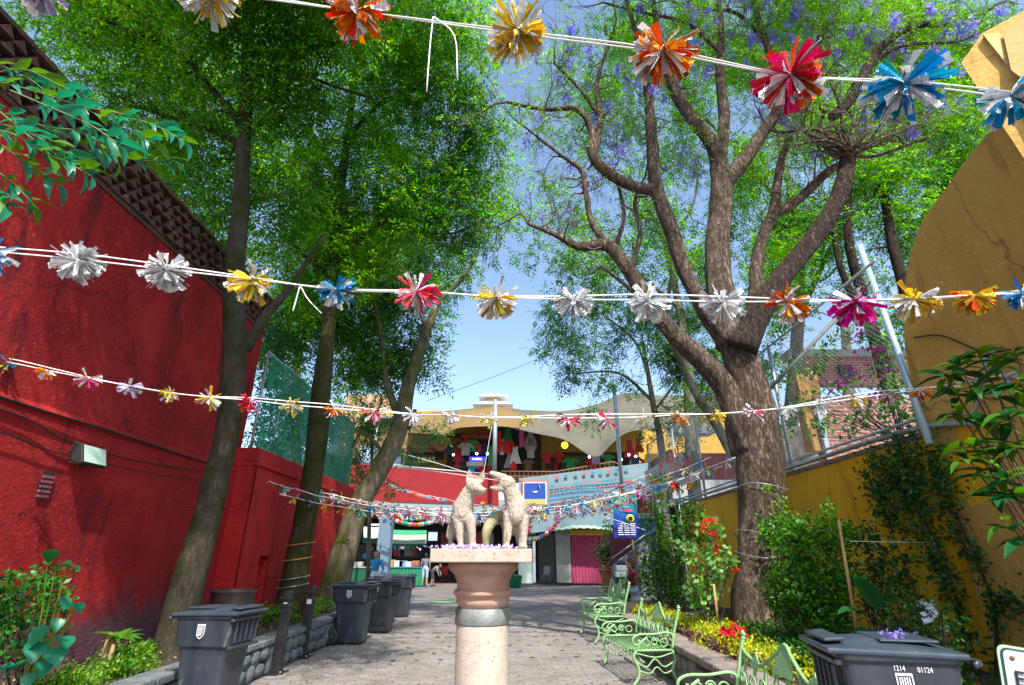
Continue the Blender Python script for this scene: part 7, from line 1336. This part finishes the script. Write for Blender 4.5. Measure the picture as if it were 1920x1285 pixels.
tb_ = at(1166, 1085, 18.4); t = thing('side_table', 'small black cabinet table beside the seated person', 'table', (tb_.x, 18.4, 0)); b = MB(); b.box((-.22, -.2, .06), (.22, .2, .82)); o = b.build('cabinet', M['black'], t); bevel(o, .015); b = MB(); b.box((-.24, -.22, .82), (.24, .22, .86)); o = b.build('table_top', M['black'], t); bevel(o, .01)
for i, (z, c, lab) in enumerate(((.86, 'white_green_cabinet', 'lower pale box stacked on the black cabinet table'), (1.04, 'pale_notice', 'upper blue white box stacked on the black cabinet table'))): b = MB(); b.bbox((0, 0, .085), (.4 - i * .05, .3, .16)); o = b.build('storage_box', C[c], None, (tb_.x, 18.4, z)); bevel(o, .015); tag(o, lab, 'box')
# stools and small clutter in the dark hall so that it reads as used space
for i, (u, lab) in enumerate(((835, 'left plastic chair in the dark hall behind the pedestal'), (866, 'middle plastic chair in the dark hall behind the pedestal'), (1024, 'plastic chair in the dark corridor right of the white post'))):
    p = at(u, 1085, 34); t = thing('plastic_chair', lab, 'chair', (p.x, 34, 0), random.uniform(-.5, .5), 'plastic chairs in the market hall'); cc = cm(('red_plastic', 'blue_plastic', 'dull_white_plastic')[i], ((.3, .02, .02), (.02, .08, .25), (.4, .4, .38))[i])
    b = MB(); b.bbox((0, 0, .44), (.42, .42, .03)); b.build('seat', cc, t); b = MB(); b.bbox((0, .2, .7), (.42, .03, .46), rx=-.12); b.build('backrest', cc, t)
    for sx_ in (-1, 1):
        for sy_ in (-1, 1): b = MB(); b.tube([(sx_ * .18, sy_ * .18, .43), (sx_ * .21, sy_ * .21, 0)], .017, 5); b.build('leg', cc, t)
for i, (u0, v0, u1, v1, c, lab) in enumerate(((826, 1000, 850, 1050, (.25, .03, .03), 'dark red cloth hung in the hall left of the seated coyote'), (890, 998, 912, 1030, (.45, .02, .03), 'red cloth panel seen between the two coyotes'), (913, 1000, 925, 1030, (.35, .35, .38), 'grey panel seen between the two coyotes'), (658, 1022, 700, 1050, (.05, .03, .03), 'dark shelving behind the left stall'), (744, 1020, 790, 1046, (.10, .05, .04), 'brown rack wall behind the green stall'), (935, 1040, 965, 1085, (.07, .07, .08), 'dark grey cabinet behind the pedestal'))):
    pobj('cloth_panel', cm('panel_%d' % i, c, c2=tuple(x * .5 for x in c), scale=4), (u0, v0, u1, v1), 34.5, .1, label=lab, cat='panel')
